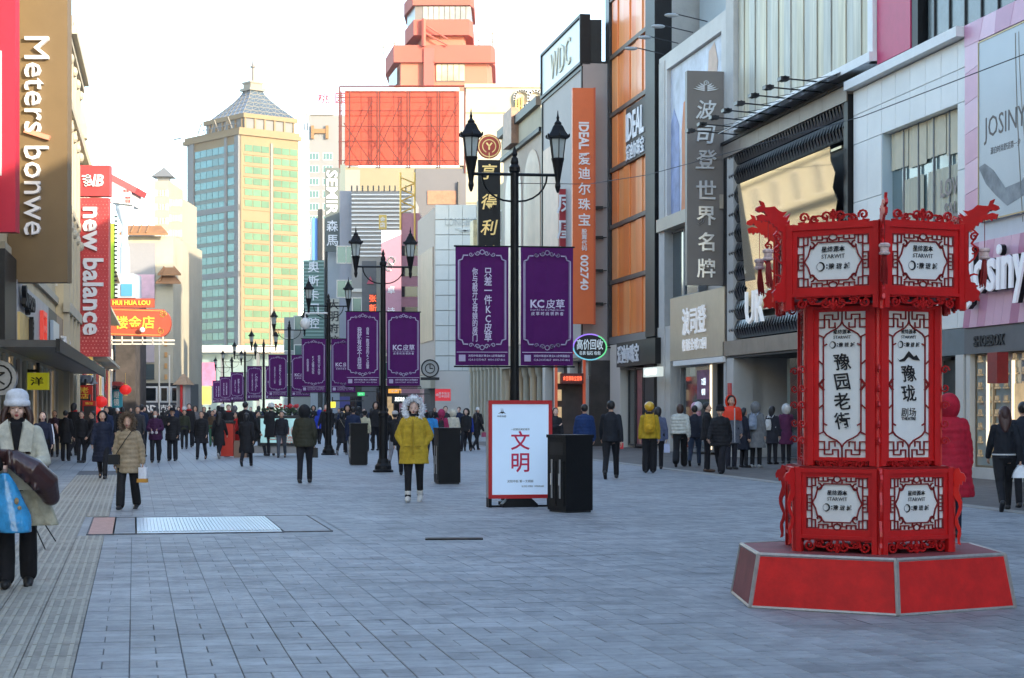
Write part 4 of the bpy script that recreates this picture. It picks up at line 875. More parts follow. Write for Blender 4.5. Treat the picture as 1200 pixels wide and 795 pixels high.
b.box('shop_back', X(732), X(759), 0, 3.2, .42, .49, m_interior, m=True)
for xa, xb in ((733, 741), (742, 750), (751, 759)): mb = MB(); mb.frame(X(xa), X(xb), .1, .2, .1, 3.2, .08); w_ = b.part('shop_window', mb, m_dark); mb = MB(); mb.box(X(xa) + .08, X(xb) - .08, .14, .16, .18, 3.1); mb.build('pane', m_glassd if xa != 742 else M('pinkish_display', (.3, .08, .1), .3, var=.5, vs=4), w_)
b.box('grey_pier', X(771.5), X(787), 0, 4.6, -.05, .6, m_grey, m=True)
ws = Bld('R', 'lit_wall_sign', 'small white lit sign box beside the black shop sign', 'sign', x0=772); ws.box('box', 0, ws.X(790), 2.75, 3.1, -.6, -.4, M('lit_box', (.55, .6, .55), .5, emit=.2), m=True)
mb = MB(); mb.text('老凤祥', ws.X(781), -.61, 2.925, w=ws.X(788) - ws.X(774), h=.22, bold=.03, ext=.01, stretch=True); ws.part('lettering', mb, M('lit_text', (.9, .95, .9), .5, emit=.5))
# ---- R6 grey building with roof sign and tiled end wall
b = Bld('R', 'grey_roof_sign_building', 'grey building with a pale slanted roof sign, black corner box and white tiled end wall', x0=636, off=1.15)
L6 = b.X(683); X = b.X
b.box('wall', 0, L6, 3.6, 16.0, 0, 9, M('taupe_wall', (.36, .33, .32), .6, var=.06, vs=.6), m=True)
b.box('roof_sign_board', 0, L6 - .05, 16.1, 17.9, -.05, .3, M('pale_sign_glass', (.52, .58, .6), .3, var=.05), m=True)
mb = MB(); mb.frame(-.02, L6, -.12, .32, 15.95, 18.05, .12); b.part('roof_sign_frame', mb, m_black)
mb = MB(); mb.text('WDC', L6 * .5, -.06, 17.0, w=L6 * .5, h=1.2, bold=.0, ext=.04, stretch=True); b.part('roof_sign_letters', mb, M('letter_gold', (.65, .6, .45), .5))
mb = MB(); mb.frame(.0, L6, -.06, 0, 3.6, 15.9, .14); b.part('facade_trim', mb, m_black)
b.box('peach_poster', .3, X(655), 5.3, 13.5, -.04, -.001, M('peach_poster', (.65, .45, .33), .5, var=.15, vs=.6), m=True)
b.box('ground_floor', 0, L6, 0, 3.6, .3, 9, m_interior, m=True)
for px in (637, 650, 666): b.box('pier', X(px), X(px + 3), 0, 3.6, -.05, .3, m_frw, m=True)
ew = thing('tiled_end_wall', 'white tiled end wall with orange brackets between the long orange sign and the orange building', 'wall', (P(683, 480, 78.6).x, 78.55, 0), 0)
pxm = 78.6 / F; W6 = (713 - 683) * pxm
mb = MB(); mb.box(0, W6 + .6, .03, 4, 0, 16.0); mb.build('backing', m_concrete, ew)
for j in range(14):
    for i in range(2):
        mb = MB(); mb.cbox(i * W6 / 2 + .01, (i + 1) * W6 / 2 - .01, -.01, .03, .6 + j * 1.1, .6 + (j + 1) * 1.1 - .02, .008); mb.build('wall_panel', M('pale_wall_tile', (.50, .49, .46), .5, var=.08, vs=1, rand=.05), ew)
mb = MB(); mb.box(-.02, (705 - 683) * pxm, -.05, 3, 16.1, 17.85); mb.build('corner_box', m_black, ew, label='black box beside the roof sign'); mb = MB(); mb.box(-.05, W6 + .05, -.1, 3, 16.0, 16.1); mb.build('coping', m_black, ew)
zf = lambda y, Y: EYE + (HY - y) * Y / F
for yb in (126, 175, 225, 286, 341):
    z = zf(yb, 78); mb = MB(); mb.box((696 - 683) * pxm, W6 - .01, -.06, -.012, z - .18, z + .18); mb.build('orange_bracket', M('bracket_orange', (.62, .13, .03), .5), ew)
for k, yb in enumerate((242, 277, 316, 355)):
    z = zf(yb, 78); t = thing('wall_floodlight', ['topmost', 'second', 'third', 'lowest'][k] + ' small black floodlight on the white tiled end wall', 'lamp', (P(703, 480, 78.5).x, 78.5, z), 0, 'floodlights on the tiled end wall')
    mb = MB(); mb.tube([(.3, 0, .0), (0, -.25, -.05)], .02, n=5); mb.build('arm', m_black, t); mb = MB(); mb.box(-.22, .12, -.4, -.2, -.1, .02); mb.build('lamp_head', m_black, t)
# long orange sign
pxo = 77.5 / F; t = thing('orange_sign', 'very tall orange vertical sign with white characters and digits', 'sign', (P(683.5, 480, 77.5).x, 77.5, 0), R(6))
zt_, zb_ = zf(104, 77.5), zf(380, 77.5); wo = 26.5 * pxo
mb = MB(); mb.box(-wo / 2, wo / 2, -.15, .15, zb_, zt_); mb.build('panel', M('sign_orange', (.66, .13, .025), .45, var=.04), t)
mb = MB(); mb.box(wo / 2 - .06, wo / 2 + .02, -.17, .17, zb_ - .02, zt_ + .02); mb.build('edge_trim', M('sign_orange_dark', (.5, .08, .02), .5), t)
mb = MB(); mb.text('IDEAL', 0, -.16, zf(160, 77.5), w=.42, h=1.12, rot=-90, bold=.03, ext=.05, stretch=True)
for ch, y in zip('爱迪尔珠宝', (187, 204, 222, 240, 258)): mb.text(ch, .02, -.16, zf(y, 77.5), h=.50, w=.5, bold=.02, ext=.05)
for ch, y in zip('股票代码', (272, 278.5, 285, 291.5)): mb.text(ch, .02, -.16, zf(y, 77.5), h=.21, bold=.03, ext=.03)
mb.text('002740', .02, -.16, zf(320, 77.5), w=.34, h=1.45, rot=-90, bold=.02, ext=.05, stretch=True); mb.build('lettering', m_wtext, t)
# red sign behind it
t = thing('red_blade_sign', 'dark red vertical sign with big white characters half behind the tall orange sign', 'sign', (P(665, 480, 82).x, 82, 0), R(6)); px8 = 82 / F
mb = MB(); mb.box(-10 * px8, 10 * px8, -.12, .12, zf(310, 82), zf(222, 82)); mb.build('panel', M('sign_dark_red', (.4, .02, .03), .5), t)
mb = MB(); [mb.text(ch, -1.5 * px8, -.13, zf(y, 82), h=.82, bold=.04, ext=.05) for ch, y in zip('凤凰祥', (240, 270, 300))]; mb.build('lettering', m_wtext, t)
# neon oval sign
t = thing('oval_neon_sign', 'black oval sign with pale characters and a glowing green-violet rim', 'sign', (P(691, 480, 74).x, 74, 0), R(4)); q = 74 / F
mb = MB(); n = 28; mb.prism([(19 * q * math.cos(2 * math.pi * k / n), zf(407, 74) + 14.5 * q * math.sin(2 * math.pi * k / n)) for k in range(n)], -.08, .08); mb.build('panel', m_ink, t)
for nm, a0, a1, col in (('green_rim', -60, 60, (.2, .8, .35)), ('violet_rim', 60, 180, (.45, .25, .9)), ('cyan_rim', 180, 300, (.2, .6, .7))):
    mb = MB(); mb.strip([(19.5 * q * math.cos(R(a0 + (a1 - a0) * k / 10)), zf(407, 74) + 15 * q * math.sin(R(a0 + (a1 - a0) * k / 10))) for k in range(11)], .05, -.12, -.06); mb.build('neon_rim', M(nm, col, .5, emit=.12), t)
mb = MB(); mb.text('高价回收', 0, -.09, zf(404, 74), w=31 * q, h=.42, bold=.03, ext=.03, stretch=True); mb.text('名表 钻石 包包', 0, -.09, zf(414, 74), w=25 * q, h=.16, bold=.02, ext=.03, stretch=True); mb.build('lettering', M('lit_text2', (.7, .8, .85), .5, emit=.06), t)
mb = MB(); mb.box(-.05, .05, 0, .05, zf(440, 74), zf(392, 74) - .1); mb.tube([(0, .1, zf(407, 74)), (.9, .6, zf(407, 74))], .03, n=5); mb.build('bracket', m_dark, t)
# dark kiosk canopy and shop below
t = thing('shop_entrance', 'dark shop entrance with a red-lit name board and amber shelves behind the poster stand', 'shopfront', (P(672, 480, 76).x, 76, 0), R(4)); q = 76 / F
mb = MB(); mb.box(-19 * q, 12 * q, .1, .4, 0, zf(440, 76)); mb.build('dark_wall', m_interior, t)
mb = MB(); mb.box(-16 * q, 10 * q, -.6, .1, zf(450, 76), zf(438, 76)); bb = mb.build('name_board', M('board_dark_red', (.12, .012, .01), .5), t); mb = MB(); mb.text('金至尊珠宝首饰', -3 * q, -.61, zf(444, 76), w=22 * q, h=.2, bold=.03, ext=.02, stretch=True); mb.build('lettering', M('red_lit', (.8, .12, .05), .5, emit=.5), bb)
mb = MB(); mb.frame(-22 * q, 14 * q, -.15, .1, 0, zf(412, 76), .1); mb.build('frame', M('red_frame_lit', (.5, .08, .03), .5, emit=.1), t)
for k in range(4): mb = MB(); mb.box(-21 * q, -14 * q, -.02, .08, .5 + k * .7, .95 + k * .7); mb.build('amber_shelf', m_warm, t)
# ---- R7 classical shop building
b = Bld('R', 'classical_shop_building', 'beige shop building with black stepped cornice and tall arched poster', x0=590)
L7 = b.X(636); X = b.X
b.box('wall', 0, L7 + 1.5, 3.8, 16.6, 0, 9, M('peach_stone', (.46, .38, .31), .7, var=.08, vs=.6), m=True)
mb = MB(); mb.box(-.25, L7, -.35, .3, 16.7, 17.15); mb.box(-.15, L7, -.2, .3, 15.4, 15.62); b.part('cornice', mb, m_black)
b.box('parapet', -.1, L7, 15.62, 16.7, -.1, .3, m_cream, m=True)
mb = MB(); mb.box(X(600), X(610), -.5, -.1, 15.7, 17.6); b.part('diamond_sign', mb, M('brown_sign', (.3, .16, .1), .5, var=.3, vs=3))
for xa, xb in ((593, 612), (615, 634)):
    mb = MB(); x0_, x1_ = X(xa), X(xb); r = (x1_ - x0_) / 2; mb.prism([(x0_, 5), (x1_, 5), (x1_, 13)] + [(x0_ + r + r * math.cos(R(a)), 13 + r * .8 * math.sin(R(a))) for a in range(15, 180, 15)] + [(x0_, 13)], -.06, -.001); b.part('arched_poster', mb, M('arch_poster_%d' % xa, (.52, .40, .33) if xa < 600 else (.5, .36, .27), .4, var=.2, vs=.5))
b.box('ground_floor', 0, L7 + 1.5, 0, 3.8, .6, 9, m_interior, m=True)
for k in range(7): x = L7 * k / 6; mb = MB(); mb.lathe([(.26, 0), (.26, .25), (.19, .3), (.17, 3.2), (.25, 3.4), (.28, 3.8)], (x, .25, 0), n=10); b.part('column', mb, m_cream)
b.box('entablature', -.1, L7 + .2, 3.8, 4.6, -.2, .1, m_cream, m=True)
for k in range(6): x = L7 * (k + .5) / 6; mb = MB(); mb.box(x - .5, x + .5, .5, .55, .3, 3.3); b.part('shop_window', mb, m_glassd if k % 2 else m_warm)
# colonnade continuing up to the pale block
b = Bld('R', 'colonnade_building', 'pale building with a ground-floor colonnade right of the white tiled block', x0=553)
L = b.X(589); b.box('wall', 0, L, 4.4, 14.5, .3, 8, m_cream, m=True); b.box('ground_floor', 0, L, 0, 4.4, 1.2, 8, m_interior, m=True)
for k in range(9): x = L * k / 8; mb = MB(); mb.box(x - .25, x + .25, -.1, .3, 0, 4.4); mb.box(x - .33, x + .33, -.16, .3, 3.9, 4.4); b.part('pilaster', mb, m_cream)
add_windows(b.root, window_mesh(1.0, 1.8, m_frw, m_glassd, .08, 1), lin(0, L, 7), [5.2, 8.2, 11.2], .3)
for k in range(3): b.box('lit_panel', .3, 1.6, 6 + 2.6 * k, 8 + 2.6 * k, -.15, .1, M('amber_panel', (.7, .55, .3), .5, var=.3, vs=2), m=True)
# gold characters sign with medallion
q = 100 / F; t = thing('black_gold_sign', 'tall black sign with gold brush characters under a round red emblem', 'sign', (P(573, 480, 100).x, 100, 0), R(6))
mb = MB(); mb.box(-13 * q, 13 * q, -.15, .15, zf(330, 100), zf(188, 100)); mb.build('panel', m_black, t)
mb = MB(); [mb.text(ch, 0, -.16, zf(y, 100), h=18 * q, bold=.02, ext=.06, shear=.2) for ch, y in zip('亨得利钟表', (202, 237, 267, 297, 322))]; mb.build('lettering', M('gold_bright', (.85, .62, .25), .35, .4), t)
mb = MB(); n = 24; r = 14 * q; zc = zf(172, 100); mb.prism([(r * math.cos(2 * math.pi * k / n), zc + r * math.sin(2 * math.pi * k / n)) for k in range(n)], -.12, .12); md = mb.build('medallion', M('medallion_red', (0.42, 0.042, 0.021), .5), t)
mb = MB(); arc(mb, 0, zc, r * .88, 0, 360, .05, -.12, -.15, 24); arc(mb, 0, zc, r * .55, -60, 240, .05, -.12, -.15, 20); mb.strip([(0, zc - r * .25), (0, zc), (-r * .2, zc + r * .25)], .08, -.12, -.15); mb.strip([(0, zc), (r * .2, zc + r * .25)], .08, -.12, -.15); mb.strip([(0, zc - r), (0, zc - r * .55)], .04, -.12, -.15); mb.build('emblem', M('gold_bright', (.85, .62, .25), .35, .4), md)
# ---- R8 big cream wall, letters
b = Bld('F', 'cream_blank_building', 'tall blank sunlit cream building rising behind the black lamp post', x0=546, Y=150)
zt = b.Z(560, 103); b.box('wall', 546, 646, 0, zt, 0, 14, m_cream); W_ = b.X(646)
for j in range(9): mb = MB(); mb.box(-.02, W_ + .02, -.05, 0, 6 + j * 2.4, 6.1 + j * 2.4); b.part('joint_band', mb, M('band_cream', (0.3, 0.264, 0.18), .8))
mb = MB(); mb.box(-.1, W_ + .1, -.15, 14, zt, zt + .3); b.part('coping', mb, m_cream)
for k, (px, r) in enumerate(((612, 9), (628, 9))): mb = MB(); arc(mb, b.X(px), b.Z(px, 116), r * 150 / F, 40 if k == 0 else 0, 320 if k == 0 else 360, .18, -.3, -.05, 16); b.part('roof_letter', mb, m_white)
mb = MB(); mb.tube([(b.X(619), .5, zt), (b.X(619), .5, zt + 2.2)], .04, n=5); b.part('antenna', mb, m_frame)
mb = MB(); [mb.box(b.X(604 + 3.4 * k), b.X(606 + 3.4 * k), -.4, -.1, b.Z(604, 150 - 3 * k), b.Z(604, 118 - 2 * k)) for k in range(3)]; b.part('gold_bars', mb, m_goldt)
# ---- R9 white tiled watch shop block
b = Bld('F', 'white_block_building', 'white block of wide horizontal panels with a winged emblem and raised letters at its top', x0=510, Y=130)
zt = b.Z(520, 240); W_ = b.X(558)
b.box('wall', 510, 558, 4.2, zt, .1, 12, m_concrete)
nn = 11
for j in range(nn):
    for i in range(3): mb = MB(); mb.cbox(W_ * i / 3 + .01, W_ * (i + 1) / 3 - .01, 0, .1, 4.2 + (zt - 4.2) * j / nn + .03, 4.2 + (zt - 4.2) * (j + 1) / nn - .02, .01); b.part('wall_panel', mb, M('pale_green_panel', (.66, .68, .64), .5, var=.03, rand=.02))
mb = MB(); mb.text('LONGINES', b.X(542), -.01, b.Z(540, 260), w=b.X(562) - b.X(521), h=.55, bold=.01, ext=.08, stretch=True)
mb.strip([(b.X(535), b.Z(540, 268)), (b.X(545), b.Z(540, 270.5)), (b.X(557), b.Z(540, 268))], .12, -.01, -.1); mb.strip([(b.X(539), b.Z(540, 271)), (b.X(551), b.Z(540, 271))], .1, -.01, -.1); b.part('raised_letters', mb, M('letter_silver', (.45, .48, .48), .4, .4))
L9 = 12.5
sd_ = Fac(RF.a, RF.b, 'R'); 
mb = MB(); mb.box(0, W_, .0, .1, 0, 4.2); b.part('ground_floor_wall', mb, m_frw)
# its side wall running back along the street, with a brown poster
g = Bld('R', 'poster_side_wall', 'pale side wall carrying a tall brown poster and round clock emblem', 'wall', x0=489.5, off=-.15)
Lg = g.X(509.5); g.box('wall', 0, Lg, 4.2, 16.2, 0, 3, M('blush_wall', (.50, .40, .32), .7, var=.05), m=True)
g.box('poster', g.X(491.5), g.X(508), 6.6, 13.4, -.06, -.001, M('brown_poster', (.26, .15, .095), .45, var=.25, vs=.4), m=True); g.box('base', 0, Lg, 0, 4.2, .5, 3, m_interior, m=True); g.box('shop_sign', g.X(494), g.X(509), 3.1, 4.1, -.3, .4, m_cream, m=True)
q = 128 / F; t = thing('clock_emblem_sign', 'round grey clock-shaped emblem plate on the white block above the red shop sign', 'sign', (P(504, 480, 128).x, 128, 0), 0)
zc = zf(432, 128); mb = MB(); n = 20; r = 11 * q; mb.prism([(r * math.cos(2 * math.pi * k / n), zc + r * math.sin(2 * math.pi * k / n)) for k in range(n)], -.1, .1); dd = mb.build('plate', M('plate_grey', (.42, .42, .4), .5), t)
mb = MB(); arc(mb, 0, zc, r * .9, 0, 360, .08, -.1, -.16, 20); arc(mb, 0, zc, r * .5, 0, 360, .06, -.1, -.16, 14); mb.strip([(0, zc), (0, zc + r * .4)], .06, -.1, -.16); mb.strip([(0, zc), (r * .3, zc)], .06, -.1, -.16); mb.box(-r, r, -.16, -.1, zc - r * 1.25, zc - r * .95); mb.build('emblem', m_ink, dd)
t = thing('small_red_sign', 'small red sign with two rows of pale characters low on the white block', 'sign', (P(519, 480, 127).x, 127, 0), 0)
mb = MB(); mb.box(-9 * q, 9 * q, -.1, .1, zf(470, 127), zf(456, 127)); mb.build('panel', M('lit_red', (.65, .03, .04), .5, emit=.12), t); mb = MB(); mb.text('黄金珠宝\n旧金回收', 1.5 * q, -.11, zf(463, 127), w=13 * q, bold=.02, ext=.02, res=1); mb.text('金', -6.5 * q, -.11, zf(463, 127), h=4 * q, bold=.03, ext=.02); mb.build('lettering', M('pale_pink_text', (.85, .7, .7), .5), t)
# ================================================================ far end of the street and left row
def block(name, label, x0, x1, ytop, Y, depth, mat, wins=None, rot=0, base=0, wmesh=None, cat='building', group=None, cop=None):
    b = Bld('F', name, label, cat, x0=x0, Y=Y, rot=rot, group=group); W_ = b.X(x1); zt = b.Z(x0, ytop)
    b.box('wall', 0, W_, base, zt, 0, depth, mat, m=True)
    if cop: b.box('parapet', -.2, W_ + .2, zt, zt + cop[0], -.25, depth + .2, cop[1], m=True)
    if wins:
        nx, z0, dz, nz = wins; add_windows(b.root, wmesh or wn_far, lin(.5, W_ - .5, nx), [z0 + dz * k for k in range(nz) if z0 + dz * k < zt - 1.5], -.02)
    return b, W_, zt
m_farw = M('far_window', (0.09, 0.17, 0.17), .12, .2, spec=.8, var=.2, vs=.2)
wn_far = window_mesh(1.8, 1.7, m_frw, m_farw, .1, 1)
m_pale = M('pale_render', (0.26, 0.252, 0.228), .8, var=.06, vs=.2)
# ---- white billboard building
b, W_, zt = block('billboard_building', 'white building with slatted billboard top left of the pink sign', 412, 482, 224, 175, 14, M('bill_white', (0.26, 0.252, 0.237), .6, var=.1, vs=.3), None)
for k in range(16): mb = MB(); z = zt - .3 - k * .38; mb.box(0, W_, -.12, -.02, z - .12, z); b.part('slat', mb, m_white)
for k in range(12): mb = MB(); mb.box(W_ * k / 11 - .05, W_ * k / 11 + .05, -.1, .4, zt, zt + .5); b.part('roof_post', mb, m_dark)
for k in range(4): b.box('ledge', 0, W_, 3.5 + 3 * k, 3.8 + 3 * k, -.15, 0, m_frw, m=True)
add_windows(b.root, wn_far, lin(0, W_, 3), [4.3, 7.3, 10.3], -.02)
b, W_, zt = block('grey_side_building', 'narrow grey building with one small window beside the tall dark sign', 398, 413, 224, 176, 20, M('grey_render', (.3, .31, .35), .8, var=.1, vs=.4), (1, 12, 3.2, 2))
# dark grey block with red emblem
b, W_, zt = block('dark_sign_building', 'dark grey panelled building with a small red triangle emblem', 424, 441, 306, 165, 8, M('dark_panel', (.10, .105, .11), .5, var=.1), None)
mb = MB(); mb.prism([(b.X(430), b.Z(430, 333)), (b.X(438), b.Z(430, 333)), (b.X(434), b.Z(430, 324))], -.15, 0); b.part('emblem', mb, M('emblem_red', (.5, .08, .12), .5))
# red lit vertical characters
q = 160 / F; t = thing('red_neon_sign', 'narrow vertical sign of glowing red characters behind the second lamp post', 'sign', (P(437, 480, 160).x, 160, 0), 0)
mb = MB(); mb.box(-4 * q, 4 * q, 0, .2, zf(412, 160), zf(345, 160)); mb.build('panel', m_ink, t)
mb = MB(); [mb.text(ch, 0, -.01, zf(350 + 11 * k, 160), h=8.5 * q, bold=.04, ext=.05) for k, ch in enumerate('张新发珠宝')]; mb.build('lettering', M('neon_red', (.9, .12, .04), .5, emit=.35), t)
# pink sign and pink building
b, W_, zt = block('pink_building', 'pink-walled building with black windows behind the pink vertical sign', 468, 492, 250, 158, 12, M('pink_render', (0.408, 0.19, 0.224), .7, var=.08), None)
for k in range(5): b.box('dark_window', .2, W_, b.Z(470, 300 + 24 * k), b.Z(470, 288 + 24 * k), -.05, .0, m_glassd, m=True)
mb = MB(); 
for k in range(6): mb.tube([(.1 + (k % 2) * 1.2, -.1, zt + 1.0 * k * .5), (.1 + ((k + 1) % 2) * 1.2, -.1, zt + 1.0 * (k + 1) * .5)], .06, n=4)
mb.tube([(.1, -.1, zt - 3), (.1, -.1, zt + 3.4)], .08, n=4); mb.tube([(1.3, -.1, zt - 3), (1.3, -.1, zt + 3.4)], .08, n=4); b.part('sign_truss', mb, m_goldt)
q = 155 / F; t = thing('pink_blade_sign', 'tall pink vertical sign with white loop emblem and faint characters', 'sign', (P(458.5, 480, 155).x, 155, 0), 0)
mb = MB(); mb.box(-11.5 * q, 11.5 * q, 0, .35, zf(410, 155), zf(270, 155)); mb.build('panel', M('sign_pink', (0.462, 0.224, 0.286), .5, var=.04), t)
mb = MB(); mb.prism([(-11.5 * q, zf(270, 155)), (11.5 * q, zf(270, 155)), (11.5 * q, zf(275, 155)), (-11.5 * q, zf(285, 155))], -.03, 0); arc(mb, 0, zf(306, 155), 4 * q, -60, 270, .12, -.1, 0, 14); arc(mb, -2 * q, zf(314, 155), 3.5 * q, 0, 300, .1, -.1, 0, 12)
for k, ch in enumerate('卓诗尼'): mb.text(ch, 0, -.01, zf(340 + 25 * k, 155), h=9 * q, bold=.01, ext=.05)
mb.build('lettering', m_wtext, t)
b2 = Bld('F', 'small_yellow_sign', 'small yellow vertical sign above the pink vertical sign', 'sign', x0=444, Y=166); b2.box('panel', 444, 453, b2.Z(444, 269), b2.Z(444, 252), 0, .3, M('sign_yellow', (.65, .45, .1), .5)); mb = MB(); mb.text('金\n店', b2.X(448.5), -.01, b2.Z(448, 260.5), h=.95, ext=.02, bold=.02); b2.part('lettering', mb, m_white); b2.box('support', 448, 449, 0, b2.Z(444, 269), .05, .15, m_dark)
# ---- vertical dark sign with white latin letters and characters, blue block, green hospital sign
q = 190 / F; t = thing('dark_blade_sign', 'tall charcoal vertical sign with white sideways letters over two white characters', 'sign', (P(389.5, 480, 190).x, 190, 0), R(5))
mb = MB(); mb.box(-8.5 * q, 8.5 * q, 0, .4, zf(295, 190), zf(197, 190)); mb.build('panel', M('sign_charcoal', (.10, .12, .115), .5), t)
mb = MB(); mb.text('SEMIR', -.5 * q, -.01, zf(226, 190), w=13 * q, h=52 * q, rot=-90, bold=.02, ext=.08, stretch=True); mb.text('森', 0, -.01, zf(265, 190), h=13 * q, bold=.03, ext=.08); mb.text('馬', 0, -.01, zf(282, 190), h=13 * q, bold=.03, ext=.08); mb.build('lettering', m_wtext, t)
mb = MB(); mb.box(9 * q, 15 * q, 0, .4, zf(350, 190), zf(193, 190)); mb.build('side_panel', M('green_grey', (0.15, 0.184, 0.17), .6), t)
b, W_, zt = block('grey_panel_building', 'narrow grey glass building under the charcoal vertical sign', 384, 400, 295, 192, 12, M('grey_blue_panel', (.33, .37, .42), .4, var=.1, vs=.3), None)
q = 188 / F; t = thing('white_blade_sign', 'pale vertical sign with four dark characters between lamp posts', 'sign', (P(391, 480, 188).x, 188, 0), 0)
mb = MB(); mb.box(-6.5 * q, 6.5 * q, 0, .3, zf(410, 188), zf(350, 188)); mb.build('panel', M('pale_panel', (.55, .53, .45), .6), t); mb = MB(); [mb.text(ch, 0, -.01, zf(357 + 14 * k, 188), h=12 * q, bold=.03, ext=.05) for k, ch in enumerate('大明府饺')]; mb.build('lettering', m_dark, t)
b, W_, zt = block('blue_strip_building', 'narrow building edge with a bright blue strip', 364, 380, 256, 205, 12, M('slate_render', (.35, .37, .4), .7, var=.15, vs=.3), None)
b.box('blue_strip', 366, 372, b.Z(366, 312), b.Z(366, 256), -.1, 0, M('bright_blue', (.12, .3, .7), .5)); b.box('lattice_edge', 373, 378, 0, b.Z(366, 246), -.5, 0, m_dark)
q = 198 / F; t = thing('green_slatted_sign', 'tall green slatted vertical sign with white characters at the far end of the street', 'sign', (P(367.5, 480, 198).x, 198, 0), 0)
mb = MB(); mb.box(-12 * q, 12 * q, .1, .3, zf(412, 198), zf(305, 198)); mb.build('panel', M('sign_green', (.10, .2, .18), .5), t)
for k in range(26): mb = MB(); z = zf(410 - 4.1 * k, 198); mb.box(-12.5 * q, 12.5 * q, 0, .1, z, z + 1.6 * q); mb.build('slat', M('slat_green', (.25, .38, .34), .5), t)
mb = MB(); [mb.text(ch, 0, -.06, zf(313 + 16.5 * k, 198), h=13 * q, bold=.03, ext=.05) for k, ch in enumerate('奥斯卡口腔')]; mb.build('lettering', m_wtext, t)
# ---- street wall continuing behind those signs
b, W_, zt = block('far_corner_building', 'low pale building at the far right end of the street under the slatted sign', 344, 400, 370, 215, 20, m_pale, (5, 4, 3.3, 3))
b, W_, zt = block('white_corner_building', 'white stepped building left of the slatted green sign', 333, 360, 372, 240, 12, M('white_render', (0.276, 0.276, 0.276), .7), (3, 3, 3, 3))
# ---- orange board building with scaffold
b, W_, zt = block('board_building', 'long two-tone rendered building carrying a huge orange-red hoarding', 400, 548, 196, 203, 25, M('wall_yellow', (0.245, 0.213, 0.142), .8, var=.06, vs=.2), None)
b.box('grey_wall', 487, 548.5, 0, b.Z(487, 198), -.15, 0, M('wall_grey', (0.13, 0.13, 0.142), .8, var=.06, vs=.2)); b.box('brick_recess', 501, 535, b.Z(501, 240), b.Z(501, 224), -.25, -.15, M('brick_brown', (.3, .16, .1), .8, var=.2, vs=2)); b.box('white_wall', 400, 422, 0, zt - .3, -.1, 0, m_pale)
for k, px in enumerate((452, 537)): mb = MB(); mb.tube([(b.X(px), -.4, b.Z(px, 240)), (b.X(px), -.4, b.Z(px, 214 if k else 226))], .12, n=6); b.part('pipe', mb, m_dark)
hb = Bld('F', 'orange_hoarding', 'huge plain orange-red hoarding on a lattice of scaffold poles', 'billboard', x0=404, Y=204)
z0, z1 = hb.Z(404, 194), hb.Z(404, 107); W_ = hb.X(538)
m_hb = M('hoarding_orange', (0.36, 0.045, 0.02), .55, var=.05, vs=.3)
for i in range(7):
    for j in range(3): mb = MB(); mb.box(W_ * i / 7 + .02, W_ * (i + 1) / 7 - .02, 0, .12, z0 + (z1 - z0) * j / 3 + .02, z0 + (z1 - z0) * (j + 1) / 3 - .02); hb.part('board_panel', mb, m_hb)
hb.box('backing', 0, W_, z0, z1, .13, .2, m_hb, m=True); hb.box('top_rim', 0, W_, z1, z1 + .35, -.1, .3, m_white, m=True); hb.box('end_wedge', 538, 548, z0, z1, .1, 4, m_greyw)
m_rust = M('rusty_pole', (.10, .016, .01), .6)
for px in (404, 414, 446, 449, 481, 484, 516, 519): mb = MB(); mb.tube([(hb.X(px) - .3, -1.1, z0 - .4), (hb.X(px) - .3, -1.1, z1 - .2)], .08, n=5); hb.part('scaffold_pole', mb, m_rust)
for k, y in enumerate((190, 168, 150, 132, 116)): mb = MB(); mb.tube([(-.6, -1.1, hb.Z(404, y)), (W_, -1.1, hb.Z(404, y))], .045, n=5); hb.part('scaffold_rail', mb, m_rust)
for k in range(4):
    xa, xb = W_ * k / 4, W_ * (k + 1) / 4
    for s_ in (0, 1): mb = MB(); mb.tube([(xa if s_ else xb, -1.15, z0), (xb if s_ else xa, -1.15, z0 + (z1 - z0) * (.55 + .3 * s_))], .055, n=5); hb.part('scaffold_brace', mb, m_rust)
for px, y in ((399, 104), (545, 104)): mb = MB(); mb.tube([(hb.X(px), -1.2, z0 - 1), (hb.X(px), -1.2, hb.Z(404, y))], .09, n=5); hb.part('scaffold_pole', mb, m_rust)
mb = MB(); mb.tube([(hb.X(399), -1.2, hb.Z(404, 103.5)), (hb.X(545), -1.2, hb.Z(404, 103.5))], .1, n=5); hb.part('scaffold_rail', mb, m_rust)
# ---- stacked salmon building
b = Bld('F', 'salmon_stacked_building', 'salmon-red building with overhanging stacked storeys and ribbon windows on the skyline', x0=462, Y=250)
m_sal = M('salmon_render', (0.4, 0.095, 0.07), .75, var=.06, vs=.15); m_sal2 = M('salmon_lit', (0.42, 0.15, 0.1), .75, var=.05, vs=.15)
X, Z = b.X, b.Z
def hexblk(name, xa, xb, ya, yb, inset, dep, mat):
    mb = MB(); yo = {'base_storey': .0, 'parapet_band': -.6, 'tower_core': .7, 'upper_band': -.4, 'ribbon_storey': .0, 'top_band': -.5}[name]; a, c_ = X(xa), X(xb); z0_, z1_ = Z(462, yb), Z(462, ya); mb.poly([(a, dep * .55), (a + inset, 0), (c_ - inset * .3, 0), (c_, dep * .15), (c_, dep), (a, dep)], z0_, z1_); mb.v = [(a_, b_ + yo, c2) for a_, b_, c2 in mb.v]; return b.part(name, mb, mat)
hexblk('base_storey', 452, 576, 60, 130, 2.0, 16, m_sal2); hexblk('parapet_band', 446, 580, 54, 74, 1.8, 18, m_sal); hexblk('tower_core', 486, 545, 10, 58, 1.0, 10, m_sal2)
